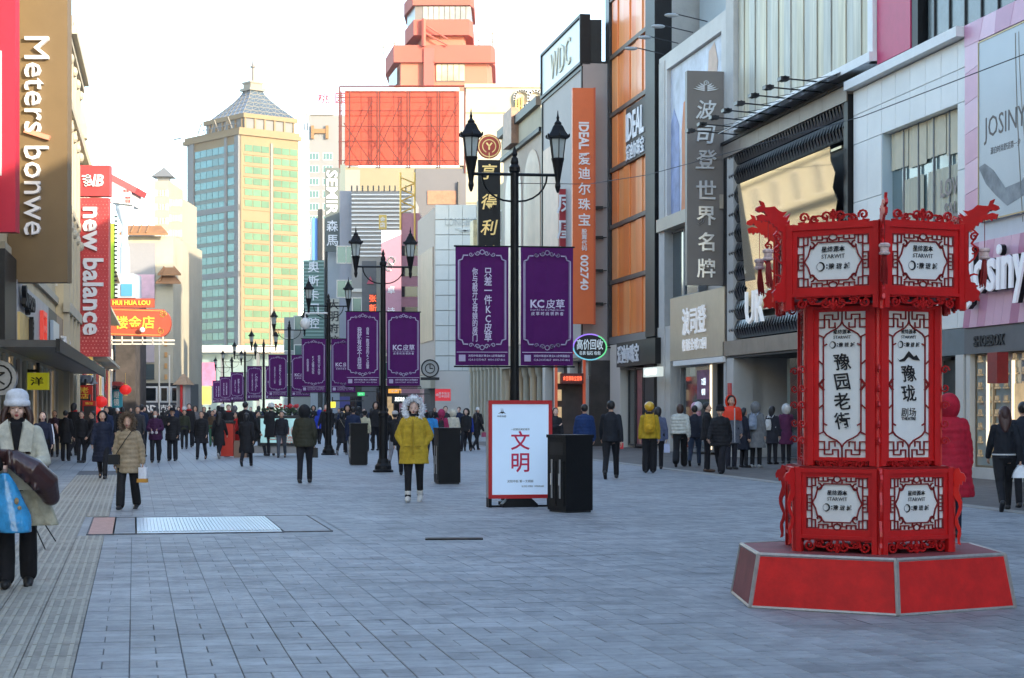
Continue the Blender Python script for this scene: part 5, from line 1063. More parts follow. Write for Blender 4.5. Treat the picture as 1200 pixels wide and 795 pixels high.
hexblk('upper_band', 471, 554, 24, 42, 1.6, 13, m_sal); hexblk('ribbon_storey', 474, 552, 6, 24, 1.4, 12, M('ribbon_dark', (.16, .14, .13), .3)); hexblk('top_band', 470, 555, -8, 7, 1.6, 13, m_sal)
for k in range(9): xa = 496 + 6.3 * k; b.box('ribbon_pane', xa, xa + 5.3, Z(462, 23), Z(462, 8), -.08, 0, M('ribbon_pane', (.35, .33, .28), .15, .3, var=.4, vs=.3))
b.box('window_bay', 511, 545, Z(462, 96), Z(462, 75), -.12, 0, M('ribbon_dark', (.16, .14, .13), .3)); 
for k in range(5): xa = 511.5 + 6.7 * k; b.box('pane', xa, xa + 5.9, Z(462, 95), Z(462, 76), -.2, -.12, M('window_gold', (.5, .42, .26), .2, .3, var=.4, vs=.3))
b.box('pier', 497, 509, Z(462, 130), Z(462, 58), -.9, 0, M('salmon_dark', (0.422, 0.0952, 0.0816), .7)); b.box('eave', 508, 581, Z(462, 75), Z(462, 73.9), -.9, .0, m_sal)
for k in range(6): mb = MB(); xx = 453 + 2 * k; mb.box(X(462) - .02 - .1, X(462) - .1, 1.0 + 1.2 * k, 1.9 + 1.2 * k, 0, 1); 
for k in range(5): mb = MB(); mb.add([(X(452) - .15 - 0 * k + (1.6 - .3 * k) * 1, .9 + 1.5 * k, Z(462, 97)), (X(452) - .15 + (1.25 - .3 * k), 2.1 + 1.5 * k, Z(462, 97)), (X(452) - .15 + (1.25 - .3 * k), 2.1 + 1.5 * k, Z(462, 78)), (X(452) - .15 + (1.6 - .3 * k), .9 + 1.5 * k, Z(462, 78))], [(0, 1, 2, 3)]); b.part('side_pane', mb, m_glassd)
mb = MB(); mb.tube([(X(497), -1, Z(462, 40)), (X(525), -1, Z(462, 55))], .12, n=5); mb.tube([(X(497), -1, Z(462, 24)), (X(497), -1, Z(462, 56))], .3, n=5); mb.tube([(X(497), -1, Z(462, 30)), (X(525), -1, Z(462, 48))], .12, n=5); b.part('outside_stair', mb, m_sal)
for px, y0_, y1_ in ((577, 54, 32), (579, 54, 42), (448, 60, 48), (461, 54, 44), (561, 54, 40)): mb = MB(); mb.tube([(X(px), 2, Z(462, y0_)), (X(px), 2, Z(462, y1_))], .09, n=4); mb.tube([(X(px) - .5, 2, Z(462, y1_ + 4)), (X(px) + .5, 2, Z(462, y1_ + 4))], .06, n=4); b.part('antenna', mb, m_pale)
# ---- white slab tower
b = Bld('F', 'white_slab_tower', 'white slab tower with green window pairs and red roof characters', x0=362, Y=345, rot=0)
W_ = b.X(404); zt = b.Z(362, 135); q = 345 / F
b.box('wall', 0, W_, 0, zt, 0, 30, M('tower_white', (.21, .215, .22), .7, var=.03, vs=.2), m=True)
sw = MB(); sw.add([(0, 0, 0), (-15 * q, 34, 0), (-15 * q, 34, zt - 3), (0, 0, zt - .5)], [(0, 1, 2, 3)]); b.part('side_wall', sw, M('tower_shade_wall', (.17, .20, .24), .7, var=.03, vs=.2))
for k in range(24):
    z = zt - 6 - k * 2.31 
    if z < 4: break
    for j in range(5): mb = MB(); f0, f1 = .06 + j * .19, .06 + j * .19 + .14; mb.add([(-15 * q * f0 - .1, 34 * f0, z - 3 * f0), (-15 * q * f1 - .1, 34 * f1, z - 3 * f1), (-15 * q * f1 - .1, 34 * f1, z + 1.3 - 3 * f1), (-15 * q * f0 - .1, 34 * f0, z + 1.3 - 3 * f0)], [(0, 1, 2, 3)]); b.part('side_window', mb, m_farw)
wt = window_mesh(11.5 * q, 1.35, m_frw, m_farw, .08, 2)
add_windows(b.root, wt, [b.X(368), b.X(384)], [zt - 8.3 - 2.31 * k for k in range(22)], -.03)
b.box('roof_frame', 364, 391, zt, zt + .6, -.4, .4, m_frw); b.box('orange_box', 365, 368, zt - 4.4, zt - 2, -.6, 0, M('orange_stone', (0.256, 0.138, 0.0592), .7)); b.box('orange_box', 382, 385, zt - 4.4, zt - 2, -.6, 0, M('orange_stone', (0.256, 0.138, 0.0592), .7)); b.box('balcony', 368, 382, zt - 3.4, zt - 2.6, -.5, 0, M('window_shade_tan', (0.256, 0.138, 0.0592), .7))
for ch, px in (('桃', 378.5), ('园', 398.5)): mb = MB(); mb.text(ch, b.X(px), 1, zt + 3.2, h=13 * q, bold=.03, ext=.2); b.part('roof_letter', mb, M('letter_red', (0.237, 0.0237, 0.0473), .5))
mb = MB()
for k in range(3): mb.tube([(b.X(352 + 4 * k), 6, zt - 2), (b.X(356), 6, zt + 3 + (4 if k == 1 else 0))], .15, n=4)
b.part('roof_mast', mb, m_frw)
# ---- glass tower with curved pyramid roof
Yt = 500; b = Bld('F', 'glass_tower', 'tall teal glass tower with beige corner wing, curved pyramid roof and spire', x0=281, Y=Yt, rot=40)
q = Yt / F; zt = EYE + (HY - 158) * q; zt2 = EYE + (HY - 150) * q
m_teal = M('tower_teal_glass', (0.045, 0.14, 0.165), .12, .35, var=.25, vs=.15, rand=.15); m_teal2 = M('tower_spandrel', (0.09, 0.12, 0.12), .45, .2, var=.1, vs=.2)
m_tb = M('tower_beige', (.21, .155, .085), .75, var=.06, vs=.1); m_tg = M('tower_grey', (0.142, 0.15, 0.158), .6, var=.05, vs=.1)
m_tgg = M('tower_green_gold', (0.07, 0.15, 0.09), .2, .2, var=.25, vs=.15, rand=.15)
LR, LL = 18.6, 28.0
b.box('wing_wall', 0, LR, 0, zt, 0, 24, m_tb, m=True)
mb = MB(); mb.box(.3, LR, .1, LL, 0, zt); b.part('core', mb, m_tg)
nf = 24
for k in range(nf):
    z = zt - 4.2 - k * 2.95
    if z < 2: break
    # right-hand beige face: two window runs of three bays
    for xa, xb in ((1.5, 3.9), (4.1, 6.5), (6.7, 9.1), (10.6, 13.0), (13.2, 15.6), (15.8, 18.2)):
        if k in (6,) and xa < 10: continue
        o = obj('window', None, b.root) if False else None
        mb = MB(); mb.box(xa, xb, -.12, .0, z, z + 1.75); b.part('window', mb, m_tgg)
    b.box('floor_band', 1.2, 18.9, z - .95, z - .75, -.2, 0, m_tb, m=True)
    # left-hand glass face (x = 0 side, runs in +y)
    for ya, yb in ((2.6, 6.0), (7.6, 10.6), (10.7, 13.7), (13.8, 16.8), (16.9, 19.9), (20.0, 23.2)):
        mb = MB(); mb.box(-.15, .3, ya + .04, yb - .04, z, z + 1.9); b.part('window', mb, m_teal)
    mb = MB(); mb.box(-.08, .3, 2.6, 23.2, z - 1.0, z - .04); b.part('spandrel', mb, m_teal2)
for y0_, y1_, p_ in ((0, 1.0, .5), (1.2, 2.4, .25), (6.2, 7.4, .35), (23.4, 25.5, .4)): mb = MB(); mb.box(-p_, .4, y0_, y1_, 0, zt); b.part('pier', mb, m_tg)
for kk in (6, 12): z = zt - 4.2 - kk * 2.95 + 2.0; mb = MB(); mb.box(-.45, .4, 0, LL, z - .2, z + 1.3); b.part('grey_belt', mb, m_tg)
mb = MB(); mb.box(9.5, 10.2, -.35, 0, 0, zt - 1.5); b.part('dark_seam', mb, M('seam_dark', (.15, .16, .16), .5))
for z, e, h in ((zt, .7, 1.1), (zt + 1.1, .3, .9)): mb = MB(); mb.box(-e, LR + e, -e, LL + e, z, z + h); b.part('cornice', mb, m_tb)
z2 = zt + 2; zb = EYE + (HY - 131) * q
mb = MB(); mb.box(2.2, LR - .6, 1.2, LL - 7, z2, zb - 1.2); b.part('penthouse', mb, m_tg); mb = MB(); mb.box(1.6, LR + .2, .6, LL - 6.4, zb - 1.2, zb); b.part('penthouse_cornice', mb, m_tb)
for k in range(6): mb = MB(); mb.box(2.0 + 3.1 * k, 2.5 + 3.1 * k, .8, 1.2, z2, zb - 1.2); b.part('column', mb, m_tb)
for k in range(6): mb = MB(); mb.box(1.8, 2.2, 2.0 + 3.3 * k, 2.5 + 3.3 * k, z2, zb - 1.2); b.part('column', mb, m_tb)
ztop = EYE + (HY - 96) * q; cx, cy = 11.0, 11.0; hw = 8.6; rs = []
for k in range(7):
    f = k / 6; w2 = hw * (1 - f) ** 1.25 + 1.9 * f; z = zb + (ztop - zb) * (f ** .95); rs.append([(cx - w2, cy - w2, z), (cx + w2, cy - w2, z), (cx + w2, cy + w2, z), (cx - w2, cy + w2, z)])
m_rg = M('roof_glass', (0.1, 0.15, 0.2), .2, .4, var=.15, vs=.2); m_rl = M('roof_lattice', (0.22, 0.2, 0.16), .6)
mb = MB(); mb.rings(rs); b.part('curved_roof', mb, m_rg)
mb = MB()
for i in range(6):
    for s_ in range(4):
        a0, a1 = Vector(rs[i][s_]), Vector(rs[i][(s_ + 1) % 4]); b0_, b1_ = Vector(rs[i + 1][s_]), Vector(rs[i + 1][(s_ + 1) % 4]); mb.tube([a0, a1], .12, n=4)
        n_ = max(2, 7 - i)
        for k in range(n_): mb.tube([a0.lerp(a1, k / n_), b0_.lerp(b1_, k / n_)], .09, n=4); mb.tube([a0.lerp(a1, k / n_), b0_.lerp(b1_, min(1, (k + 1) / n_))], .07, n=4)
b.part('roof_lattice', mb, m_rl)
mb = MB(); mb.box(cx - 2.6, cx + 2.6, cy - 2.6, cy + 2.6, ztop, ztop + .7); mb.box(cx - 1.9, cx + 1.9, cy - 1.9, cy + 1.9, ztop + .7, ztop + 2); mb.box(cx - 2.2, cx + 2.2, cy - 2.2, cy + 2.2, ztop + 2, ztop + 2.5); b.part('roof_lantern', mb, m_rl)
mb = MB(); mb.lathe([(.5, ztop + 2), (.42, ztop + 6.5), (.9, ztop + 6.6), (.9, ztop + 6.9), (.4, ztop + 7.2), (.2, EYE + (HY - 58) * q)], (cx, cy, 0), n=6); b.part('spire', mb, M('spire_grey', (.16, .15, .14), .5))
for k in range(3): mb = MB(); x = -.5; yy = 3 + 7 * k; mb.tube([(x, yy, zt + 2), (x, yy + 2, zt + 5.2), (x, yy + 4, zt + 2)], .18, n=4); b.part('roof_gable', mb, m_rl)
mb = MB(); mb.tube([(-1, LL + .6, zt + 2.2), (-1, LL + 5, zt + 2.2)], .2, n=4); mb.tube([(-1.2, -1, zt + 2.9), (-1.2, LL + 1, zt + 2.9)], .1, n=4); b.part('roof_rail', mb, m_tg)
# ---- overpass / canopy line and colourful hoardings at the far end
b = Bld('F', 'far_canopy', 'long low pale canopy crossing in front of the glass tower at the street end', 'canopy', x0=196, Y=300)
b.box('beam', 196, 352, b.Z(200, 413), b.Z(200, 405), 0, 4, m_frw)
for px in (200, 228, 258, 300, 345): b.box('post', px, px + 3, 0, b.Z(200, 413), .5, 1.5, m_tg)
b.box('teal_glass_front', 215, 345, 0, b.Z(200, 414), 3, 4, M('front_glass', (.25, .33, .34), .2, .2, var=.2, vs=.1))
for nm, lb, px0, px1, y0_, y1_, col in (('hoarding', 'blue advertising hoarding at the far street end', 218, 228, 415, 478, (.15, .4, .6)), ('hoarding', 'pink hoarding with round blossoms above the yellow one', 232, 252, 425, 452, (.6, .15, .25)), ('hoarding', 'yellow hoarding below the pink blossoms at the street end', 236, 247, 453, 474, (.7, .5, .08)), ('hoarding', 'pale green hoarding beside the blue hoarding', 228.5, 233, 440, 478, (.3, .5, .42))):
    h_ = Bld('F', nm, lb, 'hoarding', x0=px0, Y=285, group='hoardings at the street end'); h_.box('panel', px0, px1, h_.Z(px0, y1_), h_.Z(px0, y0_), 0, .4, M('hoard_%d' % px0, col, .6, var=.35, vs=.5)); h_.box('post', px0 + .5, px0 + 1.2, 0, h_.Z(px0, y1_) + .1, .1, .3, m_dark)
b = Bld('F', 'small_pavilion', 'small kiosk with a brown tiled hip roof and red column beside the dark shop', 'kiosk', x0=205, Y=155); z1 = b.Z(205, 451)
b.box('wall', 206, 216, 0, z1, .3, 3, m_greyw); b.box('red_column', 211, 213.5, 0, z1, .0, .28, m_red); mb = MB(); W_ = b.X(220); xo = b.X(203); mb.rings([[(xo, -.3, z1), (W_, -.3, z1), (W_, 3.4, z1), (xo, 3.4, z1)], [((xo + W_) / 2 - .1, 1.5, z1 + .9), ((xo + W_) / 2 + .1, 1.5, z1 + .9), ((xo + W_) / 2 + .1, 1.7, z1 + .9), ((xo + W_) / 2 - .1, 1.7, z1 + .9)]]); b.part('hip_roof', mb, M('roof_brown', (.4, .25, .14), .7, var=.2, vs=3))
# ---- dark shop with white letters at the street end (left)
b = Bld('F', 'dark_glass_shop', 'dark glass two-storey shop front with white letters across its band', x0=150, Y=158); q = 158 / F
b.box('wall', 150, 214, 0, b.Z(150, 449), .3, 8, m_dark); 
for i, (xa, xb) in enumerate(((151, 185), (187, 198), (200, 212))): mb = MB(); mb.frame(b.X(xa), b.X(xb), -.15, .05, b.Z(150, 472), b.Z(150, 453), .14); w_ = b.part('window', mb, m_white); mb = MB(); mb.box(b.X(xa) + .1, b.X(xb) - .1, -.02, .02, b.Z(150, 471.5), b.Z(150, 453.5)); mb.build('pane', m_glassd, w_)
b.box('name_band', 150, 214, b.Z(150, 485), b.Z(150, 472.5), -.2, .3, M('band_dark', (.07, .08, .10), .5))
mb = MB(); mb.text('CRD', b.X(173), -.21, b.Z(150, 479), w=22 * q, h=8.5 * q, bold=.03, ext=.06, stretch=True); mb.text('克徕帝', b.X(200), -.21, b.Z(150, 479), w=23 * q, h=9 * q, bold=.04, ext=.06, stretch=True); mb.text('D', b.X(153.5), -.21, b.Z(150, 479), h=5 * q, bold=.03, ext=.06); b.part('lettering', mb, M('letter_lit_white', (.85, .85, .85), .5, emit=.25))
for k in range(8): b.box('lower_glass', 150 + 8 * k, 156.5 + 8 * k, 0, b.Z(150, 486), .1, .28, m_glass)
for k, x in enumerate((186.5, 198.5)):
    t = thing('flagpole', 'thin pale pole in front of the dark glass shop, ' + ('left one' if k == 0 else 'right one'), 'pole', (P(x, 480, 153).x, 153, 0), 0, 'poles before the dark shop'); mb = MB(); mb.tube([(0, 0, 0), (0, 0, 9 - k * 3)], .07, n=6); mb.build('pole', m_frw, t)
# ---- left row buildings
b = Bld('L', 'fascia_shop_building', 'near left shop row building with long grey fascia and dark canopy', x0=-28, off=0); X = b.X
LF1 = X(74); 
def LX(Y): return b.f.sY(Y) - b.s0
b.box('wall', LX(44), LF1, 0, 13.5, 0, 10, m_yel, m=True); b.box('upper_cornice', LX(44), LF1, 13.5, 14.1, -.4, 10, m_cream, m=True)
FO = Fac(LF.a, LF.b, 'L', 0)
m_fas = M('fascia_grey', (.34, .35, .38), .45, .2, var=.06, vs=1)
segs = [(-8, 6.5, m_black, 'dark_fascia'), (7, 20, m_fas, 'fascia_panel'), (20.1, 33, m_fas, 'fascia_panel'), (33.1, 40, m_fas, 'fascia_panel'), (40.1, 47, m_fas, 'fascia_panel'), (47.3, 57, m_black, 'dark_fascia'), (57.3, 64, M('fascia_brown', (.24, .15, .09), .5, var=.2, vs=1), 'fascia_panel'), (64.1, 73, M('fascia_brown', (.24, .15, .09), .5), 'fascia_panel')]
for xa, xb, m_, nm in segs: b.box(nm, xa, xb, 3.2, 5.0 + (.5 if m_ is m_black and xa < 0 else 0), -.28, -.02, m_)
for k in range(9): b.box('gold_slat', 7.5 + k * 1.75, 8.4 + k * 1.75, 3.22, 4.15, -.36, -.281, M('slat_gold', (.55, .42, .18), .4, .3))
mb = MB(); mb.text('Sugoco', X(17), -.33, 4.55, w=X(24) - X(11), h=.75, bold=.03, ext=.12, stretch=True); mb.text('良', X(19), -.36, 3.8, h=.75, bold=.04, ext=.12); b.part('fascia_letters', mb, m_ink)
mb = MB(); mb.frame(X(35.5), X(40.5), -.4, -.29, 3.6, 4.65, .16); mb.box(X(36.5), X(39.5), -.4, -.29, 4.0, 4.2); b.part('red_lit_mark', mb, M('mark_red', (.7, .06, .04), .5, emit=.1))
b.box('window_box', 48.5, 56, 3.6, 4.6, -.4, -.29, M('pale_blue_pane', (.35, .45, .55), .3))
mb = MB(); mb.text('珠宝', X(66), -.33, 3.95, w=X(71) - X(60), h=.8, bold=.04, ext=.1, stretch=True); b.part('fascia_letters', mb, m_white)
for xa in range(-1, 8): mb = MB(); x = LX(44) + (LF1 - LX(44)) * (xa + 1) / 9; mb.box(x + .01, x + (LF1 - LX(44)) / 9 - .01, -1.6, -.3, 3.02, 3.19); b.part('canopy_panel', mb, m_dark)
mb = MB(); mb.box(LX(44), LF1, -1.7, -1.6, 2.9, 3.22); b.part('canopy_edge', mb, m_black)
for k in range(14): mb = MB(); x = LX(46) + 2.4 * k; mb.box(x, x + .9, -.1, 0, 0, 3.0); b.part('pier', mb, m_cream if k % 3 else m_beige); mb = MB(); mb.box(x + .95, x + 2.35, -.03, 0, .1, 2.95); b.part('shop_window', mb, m_warm if k % 4 == 1 else m_glassd)
add_windows(b.root, window_mesh(1.4, 1.8, m_frw, m_farw, .1, 1), lin(LX(49), LF1, 9), [6.3, 9.2], -.04)
mb = MB(); [mb.box(LX(48), LF1, -.12, 0, z, z + .25) for z in (5.6, 8.6, 11.6)]; b.part('string_course', mb, m_cream)
t = thing('round_shop_sign', 'round pale disc sign with dark ring at the left picture edge', 'sign', (P(0, 480, 45).x, 45, 0), 0); mb = MB(); n = 20; r = .42; zc = zf(443, 45); mb.prism([(r * math.cos(2 * math.pi * k / n), zc + r * math.sin(2 * math.pi * k / n)) for k in range(n)], -.08, .08); dd = mb.build('disc', m_steel, t); mb = MB(); arc(mb, 0, zc, .3, 0, 360, .04, -.08, -.1, 16); mb.strip([(-.15, zc + .12), (.12, zc + .12), (-.1, zc - .02), (.12, zc - .15)], .04, -.08, -.1); mb.build('print', m_ink, dd); mb = MB(); mb.tube([(0, 0, zc), (-1.5, 0, zc)], .03); mb.build('bracket', m_dark, t)
# second and third left buildings
b = Bld('L', 'ornate_yellow_building', 'ornate sunlit yellow building with deep carved cornice behind the brown vertical sign', x0=74.5, off=.3); X = b.X; Lb = b.f.sY(84) - b.s0
b.box('wall', 0, Lb, 0, 16.2, 0, 12, m_yel, m=True)
for z, e, h in ((5.3, .25, .4), (9.4, .2, .3), (13.2, .3, .35), (15.7, .3, .3), (16.0, .5, .3), (16.3, .35, .4)): mb = MB(); mb.box(-.2, Lb, -e, .0, z, z + h); b.part('cornice', mb, m_cream)
for k in range(4):
    x = Lb * k / 4; mb = MB(); mb.box(x, x + .35, -.22, 0, 0, 15.6); b.part('pilaster', mb, m_cream)
    for z in (6.0, 10.0, 13.8): mb = MB(); mb.frame(x + .6, x + 2.0, -.16, 0, z, z + 2.3, .14); w_ = b.part('window', mb, m_cream); mb = MB(); mb.box(x + .72, x + 1.88, -.06, -.01, z + .12, z + 2.2); mb.build('pane', m_glassd, w_)
    for z in (8.7, 12.6, 15.3): mb = MB(); mb.ell((x + 1.3, -.2, z), .3, .15, .22, 8, 5); b.part('carving', mb, m_cream)
    mb = MB(); mb.box(x + .4, x + 2.2, -.06, 0, .2, 3.6); b.part('shop_window', mb, m_glassd if k % 3 else m_warm)
mb = MB(); mb.lathe([(1.6, 14.9), (1.6, 15.6), (1.4, 16.6), (1.0, 17.2), (.4, 17.6), (.1, 17.8)], (Lb + 9, 1.5, 0), n=14); b.part('dome', mb, m_yel)
b = Bld('L', 'third_left_building', 'sunlit ochre building with balconies behind the red vertical sign', x0=None, Y=84.5, off=.1); X = b.X; Lb = b.f.sY(138) - b.s0
b.box('wall', 0, Lb, 0, 13.5, 0, 12, m_cream, m=True); b.box('cornice', -.2, Lb, 13.5, 14.0, -.4, 12, m_yel, m=True)
add_windows(b.root, window_mesh(1.6, 2.0, m_frw, m_glassd, .1, 1), lin(0, Lb, 12), [5.0, 8.2, 11.2], -.04)
for k in range(12): mb = MB(); x = Lb * k / 12; mb.box(x + .2, x + 3.3, -.25, 0, .2, 4.2); b.part('shop_front', mb, [m_glassd, m_red, m_warm, m_white][k % 4])
mb = MB(); [mb.box(0, Lb, -.8, 0, z, z + .18) for z in (4.5, 7.7, 10.8)]; b.part('balcony_ledge', mb, m_cream)
b = Bld('L', 'fourth_left_building', 'plain ochre street building behind the gold-lettered red sign', Y=138.5); Lb = b.f.sY(168) - b.s0; b.box('wall', 0, Lb, 0, 12, 0, 14, m_pale, m=True); add_windows(b.root, wn_far, lin(0, Lb, 7), [4.6, 7.6], -.04); b.box('awning', 0, Lb, 3.3, 3.6, -1.0, 0, m_dred, m=True)
# brown and gold vertical sign with huge white letters
q = 50 / F; t = thing('brown_blade_sign', 'enormous vertical sign with big white sideways letters and one orange slash, sunlit gold above', 'sign', (P(44, 480, 50).x, 50, 0), 0)
mb = MB(); mb.box(-35 * q, 35 * q, 0, .5, zf(331, 50), zf(-60, 50)); mb.build('panel', M('sign_olive_brown', (.17, .115, .055), .5, var=.06, vs=1.2, bump=.05, bs=5), t)
mb = MB(); mb.text('Meters', 0, -.01, zf(100, 50), w=28 * q, h=112 * q, rot=-90, bold=.0, ext=.14, stretch=True); mb.text('bonwe', -.5 * q, -.01, zf(224, 50), w=28 * q, h=104 * q, rot=-90, bold=.0, ext=.14, stretch=True); mb.build('lettering', m_wtext, t)
mb = MB(); mb.prism([(16 * q, zf(160, 50)), (14 * q, zf(165, 50)), (-15 * q, zf(156, 50)), (-13 * q, zf(151, 50))], -.01, -.14); mb.build('slash', M('slash_orange', (.75, .3, .2), .5), t)
mb = MB(); [mb.box(-1.6, -35 * q, .15, .3, z, z + .15) for z in (6, 9, 12)]; mb.build('brackets', m_dark, t)
q = 47 / F; t = thing('red_poster_sign', 'bright red vertical sign panel cut by the left picture edge', 'sign', (P(3, 480, 47).x, 47, 0), 0)
mb = MB(); mb.box(-25 * q, 15 * q, 0, .4, zf(272, 47), zf(-60, 47)); mb.build('panel', M('sign_bright_red', (0.465, 0.015, 0.045), .5, var=.04), t); mb = MB(); mb.box(-25 * q, -1 * q, -.05, 0, zf(206, 47), zf(60, 47)); mb.build('white_print', M('print_pale', (.6, .62, .62), .5), t)
# red vertical sign with white sideways letters
q = 83 / F; t = thing('red_letter_sign', 'tall salmon-red vertical sign with white sideways letters and an emblem in the top square', 'sign', (P(110, 480, 83).x, 83, 0), 0)
mr = M('sign_coral_red', (0.544, 0.056, 0.06), .5, var=.06, vs=1.5)
mb = MB(); mb.box(-19 * q, 17 * q, 0, .5, zf(418, 83), zf(232, 83)); mb.build('panel', mr, t); mb = MB(); mb.box(-19.5 * q, 18.5 * q, -.06, .5, zf(230, 83), zf(194, 83)); mb.build('top_panel', mr, t)
mb = MB()
for j in range(46):
    for i in range(9):
        x = (-17 + i * 4 + (j % 2) * 2) * q; z = zf(416 - 4.0 * j, 83); s_ = (.55 if j > 9 else 1.0) * q * (.9 if (i * j) % 3 else .5)
        if abs(x) < 18 * q: mb.box(x - s_, x + s_, -.012, .0, z - s_, z + s_)
mb.build('punched_dots', M('dots_pale_red', (.75, .25, .22), .5), t, stuff=True)
mb = MB(); mb.text('new balance', -.5 * q, -.02, zf(318, 83), w=24 * q, h=150 * q, rot=-90, bold=.025, ext=.1, stretch=True); mb.text('NB', 1 * q, -.08, zf(212, 83), w=22 * q, h=14 * q, bold=.05, ext=.06, shear=.2, stretch=True)
for k in range(4): mb.prism([((-13 + k) * q, zf(206 + 3.4 * k, 83)), ((-3) * q, zf(206 + 3.4 * k, 83)), ((-3.4) * q, zf(207.8 + 3.4 * k, 83)), ((-13.6 + k) * q, zf(207.8 + 3.4 * k, 83))], -.08, -.14)
mb.build('lettering', m_wtext, t)
mb = MB(); [mb.tube([(-19 * q, .2, z), (-19 * q - 1.2, .4, z)], .05) for z in (6, 9, 12)]; mb.build('brackets', m_dark, t)
# gold shop sign
q = 140 / F; t = thing('gold_shop_sign', 'red board with yellow characters, a scrolled right end and a smaller lettered board on top', 'sign', (P(160, 480, 140).x, 140, 0), 0)
m_rb = M('sign_brick_red', (0.44, 0.072, 0.036), .5, var=.06); m_yl = M('letter_yellow', (.85, .62, .06), .5)
mb = MB(); pts = [(-34 * q, zf(393, 140)), (30 * q, zf(395, 140))] + [(30 * q + 10 * q * math.sin(R(a)), zf(379, 140) - 15 * q * math.cos(R(a))) for a in range(20, 170, 20)] + [(32 * q, zf(363, 140)), (-34 * q, zf(361, 140))]; mb.prism(pts, 0, .5); mb.build('main_board', m_rb, t)
mb = MB(); mb.box(-34 * q, 20 * q, .05, .45, zf(360.5, 140), zf(350, 140)); mb.build('upper_board', m_rb, t)
mb = MB(); mb.text('HUI HUA LOU', -6 * q, -.0, zf(355, 140), w=44 * q, h=5.5 * q, bold=.02, ext=.06, stretch=True); mb.text('楼金店', -2 * q, -.0, zf(378, 140), w=46 * q, h=15 * q, bold=.04, ext=.08, stretch=True); mb.build('lettering', m_yl, t)
mb = MB(); spiral(mb, 31 * q, zf(369, 140), 4.5 * q, 0, 1.3, .08, -.03, 0); spiral(mb, 29 * q, zf(388, 140), 4 * q, 2, 1.3, .08, -.03, 0); mb.strip([(-34 * q, zf(363, 140)), (30 * q, zf(364.5, 140))], .05, -.03, 0); mb.strip([(-34 * q, zf(391.5, 140)), (28 * q, zf(393, 140))], .05, -.03, 0); mb.build('scroll_trim', m_goldt, t)
mb = MB(); mb.box(-34 * q, 44 * q, .1, .3, zf(400, 140), zf(398, 140)); mb.box(-34 * q, 44 * q, .1, .3, zf(404, 140), zf(402.6, 140)); [mb.box((-30 + 12 * k) * q, (-29 + 12 * k) * q, .1, .3, zf(404, 140), zf(394, 140)) for k in range(6)]; mb.build('support_frame', m_frw, t)
mb = MB(); mb.ell((8 * q, -.4, zf(387, 140)), 3.2 * q, 3.2 * q, 3.2 * q, 10, 8); o = mb.build('round_lamp', m_white, t)
# blue-grey column with mushroom top
q = 150 / F; b = Bld('F', 'blue_column_tower', 'blue-grey round column building with a wider box at its foot and a white capped top', x0=137, Y=152); cx = b.X(143)
mb = MB(); mb.lathe([(7 * q, b.Z(137, 350)), (6 * q, b.Z(137, 290)), (4.2 * q, b.Z(137, 285)), (3.8 * q, b.Z(137, 262)), (7 * q, b.Z(137, 255)), (11 * q, b.Z(137, 244)), (11 * q, b.Z(137, 238))], (cx, 1, 0), n=16); b.part('column', mb, M('column_blue_grey', (.42, .48, .54), .6, var=.08, vs=.5))
b.box('base_box', 136, 160, b.Z(137, 350), b.Z(137, 322), -1, 2, M('column_blue_grey', (.42, .48, .54), .6)); b.box('blue_window', 145, 158, b.Z(137, 348), b.Z(137, 334), -1.1, -1.0, M('bright_blue_glass', (.08, .28, .45), .3)); b.box('lower_wall', 137, 160, 0, b.Z(137, 350), -.5, 4, m_interior)
mb = MB(); x0_, x1_ = b.X(128), b.X(154); mb.add([(x0_, 0, b.Z(137, 237)), (x1_, 0, b.Z(137, 240)), (x1_, 0, b.Z(137, 222)), (x0_, 0, b.Z(137, 206)), (x0_, 4, b.Z(137, 237)), (x1_, 4, b.Z(137, 240)), (x1_, 4, b.Z(137, 222)), (x0_, 4, b.Z(137, 206))], [(0, 1, 2, 3), (4, 7, 6, 5), (0, 4, 5, 1), (3, 2, 6, 7), (1, 5, 6, 2), (0, 3, 7, 4)]); b.part('capped_head', mb, m_white)
mb = MB(); mb.strip([(x0_ - .1, b.Z(137, 206)), (x1_ + .2, b.Z(137, 222))], .5, -.1, 4.1); mb.text('普', b.X(150), -.02, b.Z(137, 234), h=8 * q, bold=.03, ext=.05); mb.text('家乐', b.X(148), -.02, b.Z(137, 224), h=3.5 * q, bold=.02, ext=.05); b.part('red_roof_trim', mb, M('roof_trim_red', (.6, .08, .08), .5))
t = thing('green_strip_sign', 'thin lime green vertical sign edge beside the red letter sign', 'sign', (P(131, 480, 100).x, 100, 0), 0); q = 100 / F; mb = MB(); mb.box(-2.5 * q, 2.5 * q, 0, .3, zf(350, 100), zf(262, 100)); mb.build('panel', M('lime', (.35, .6, .05), .5), t); mb = MB(); [mb.box(2.5 * q, 6 * q, .05, .2, zf(350 - 5 * k, 100), zf(348 - 5 * k, 100)) for k in range(20)]; mb.build('rungs', m_dark, t)
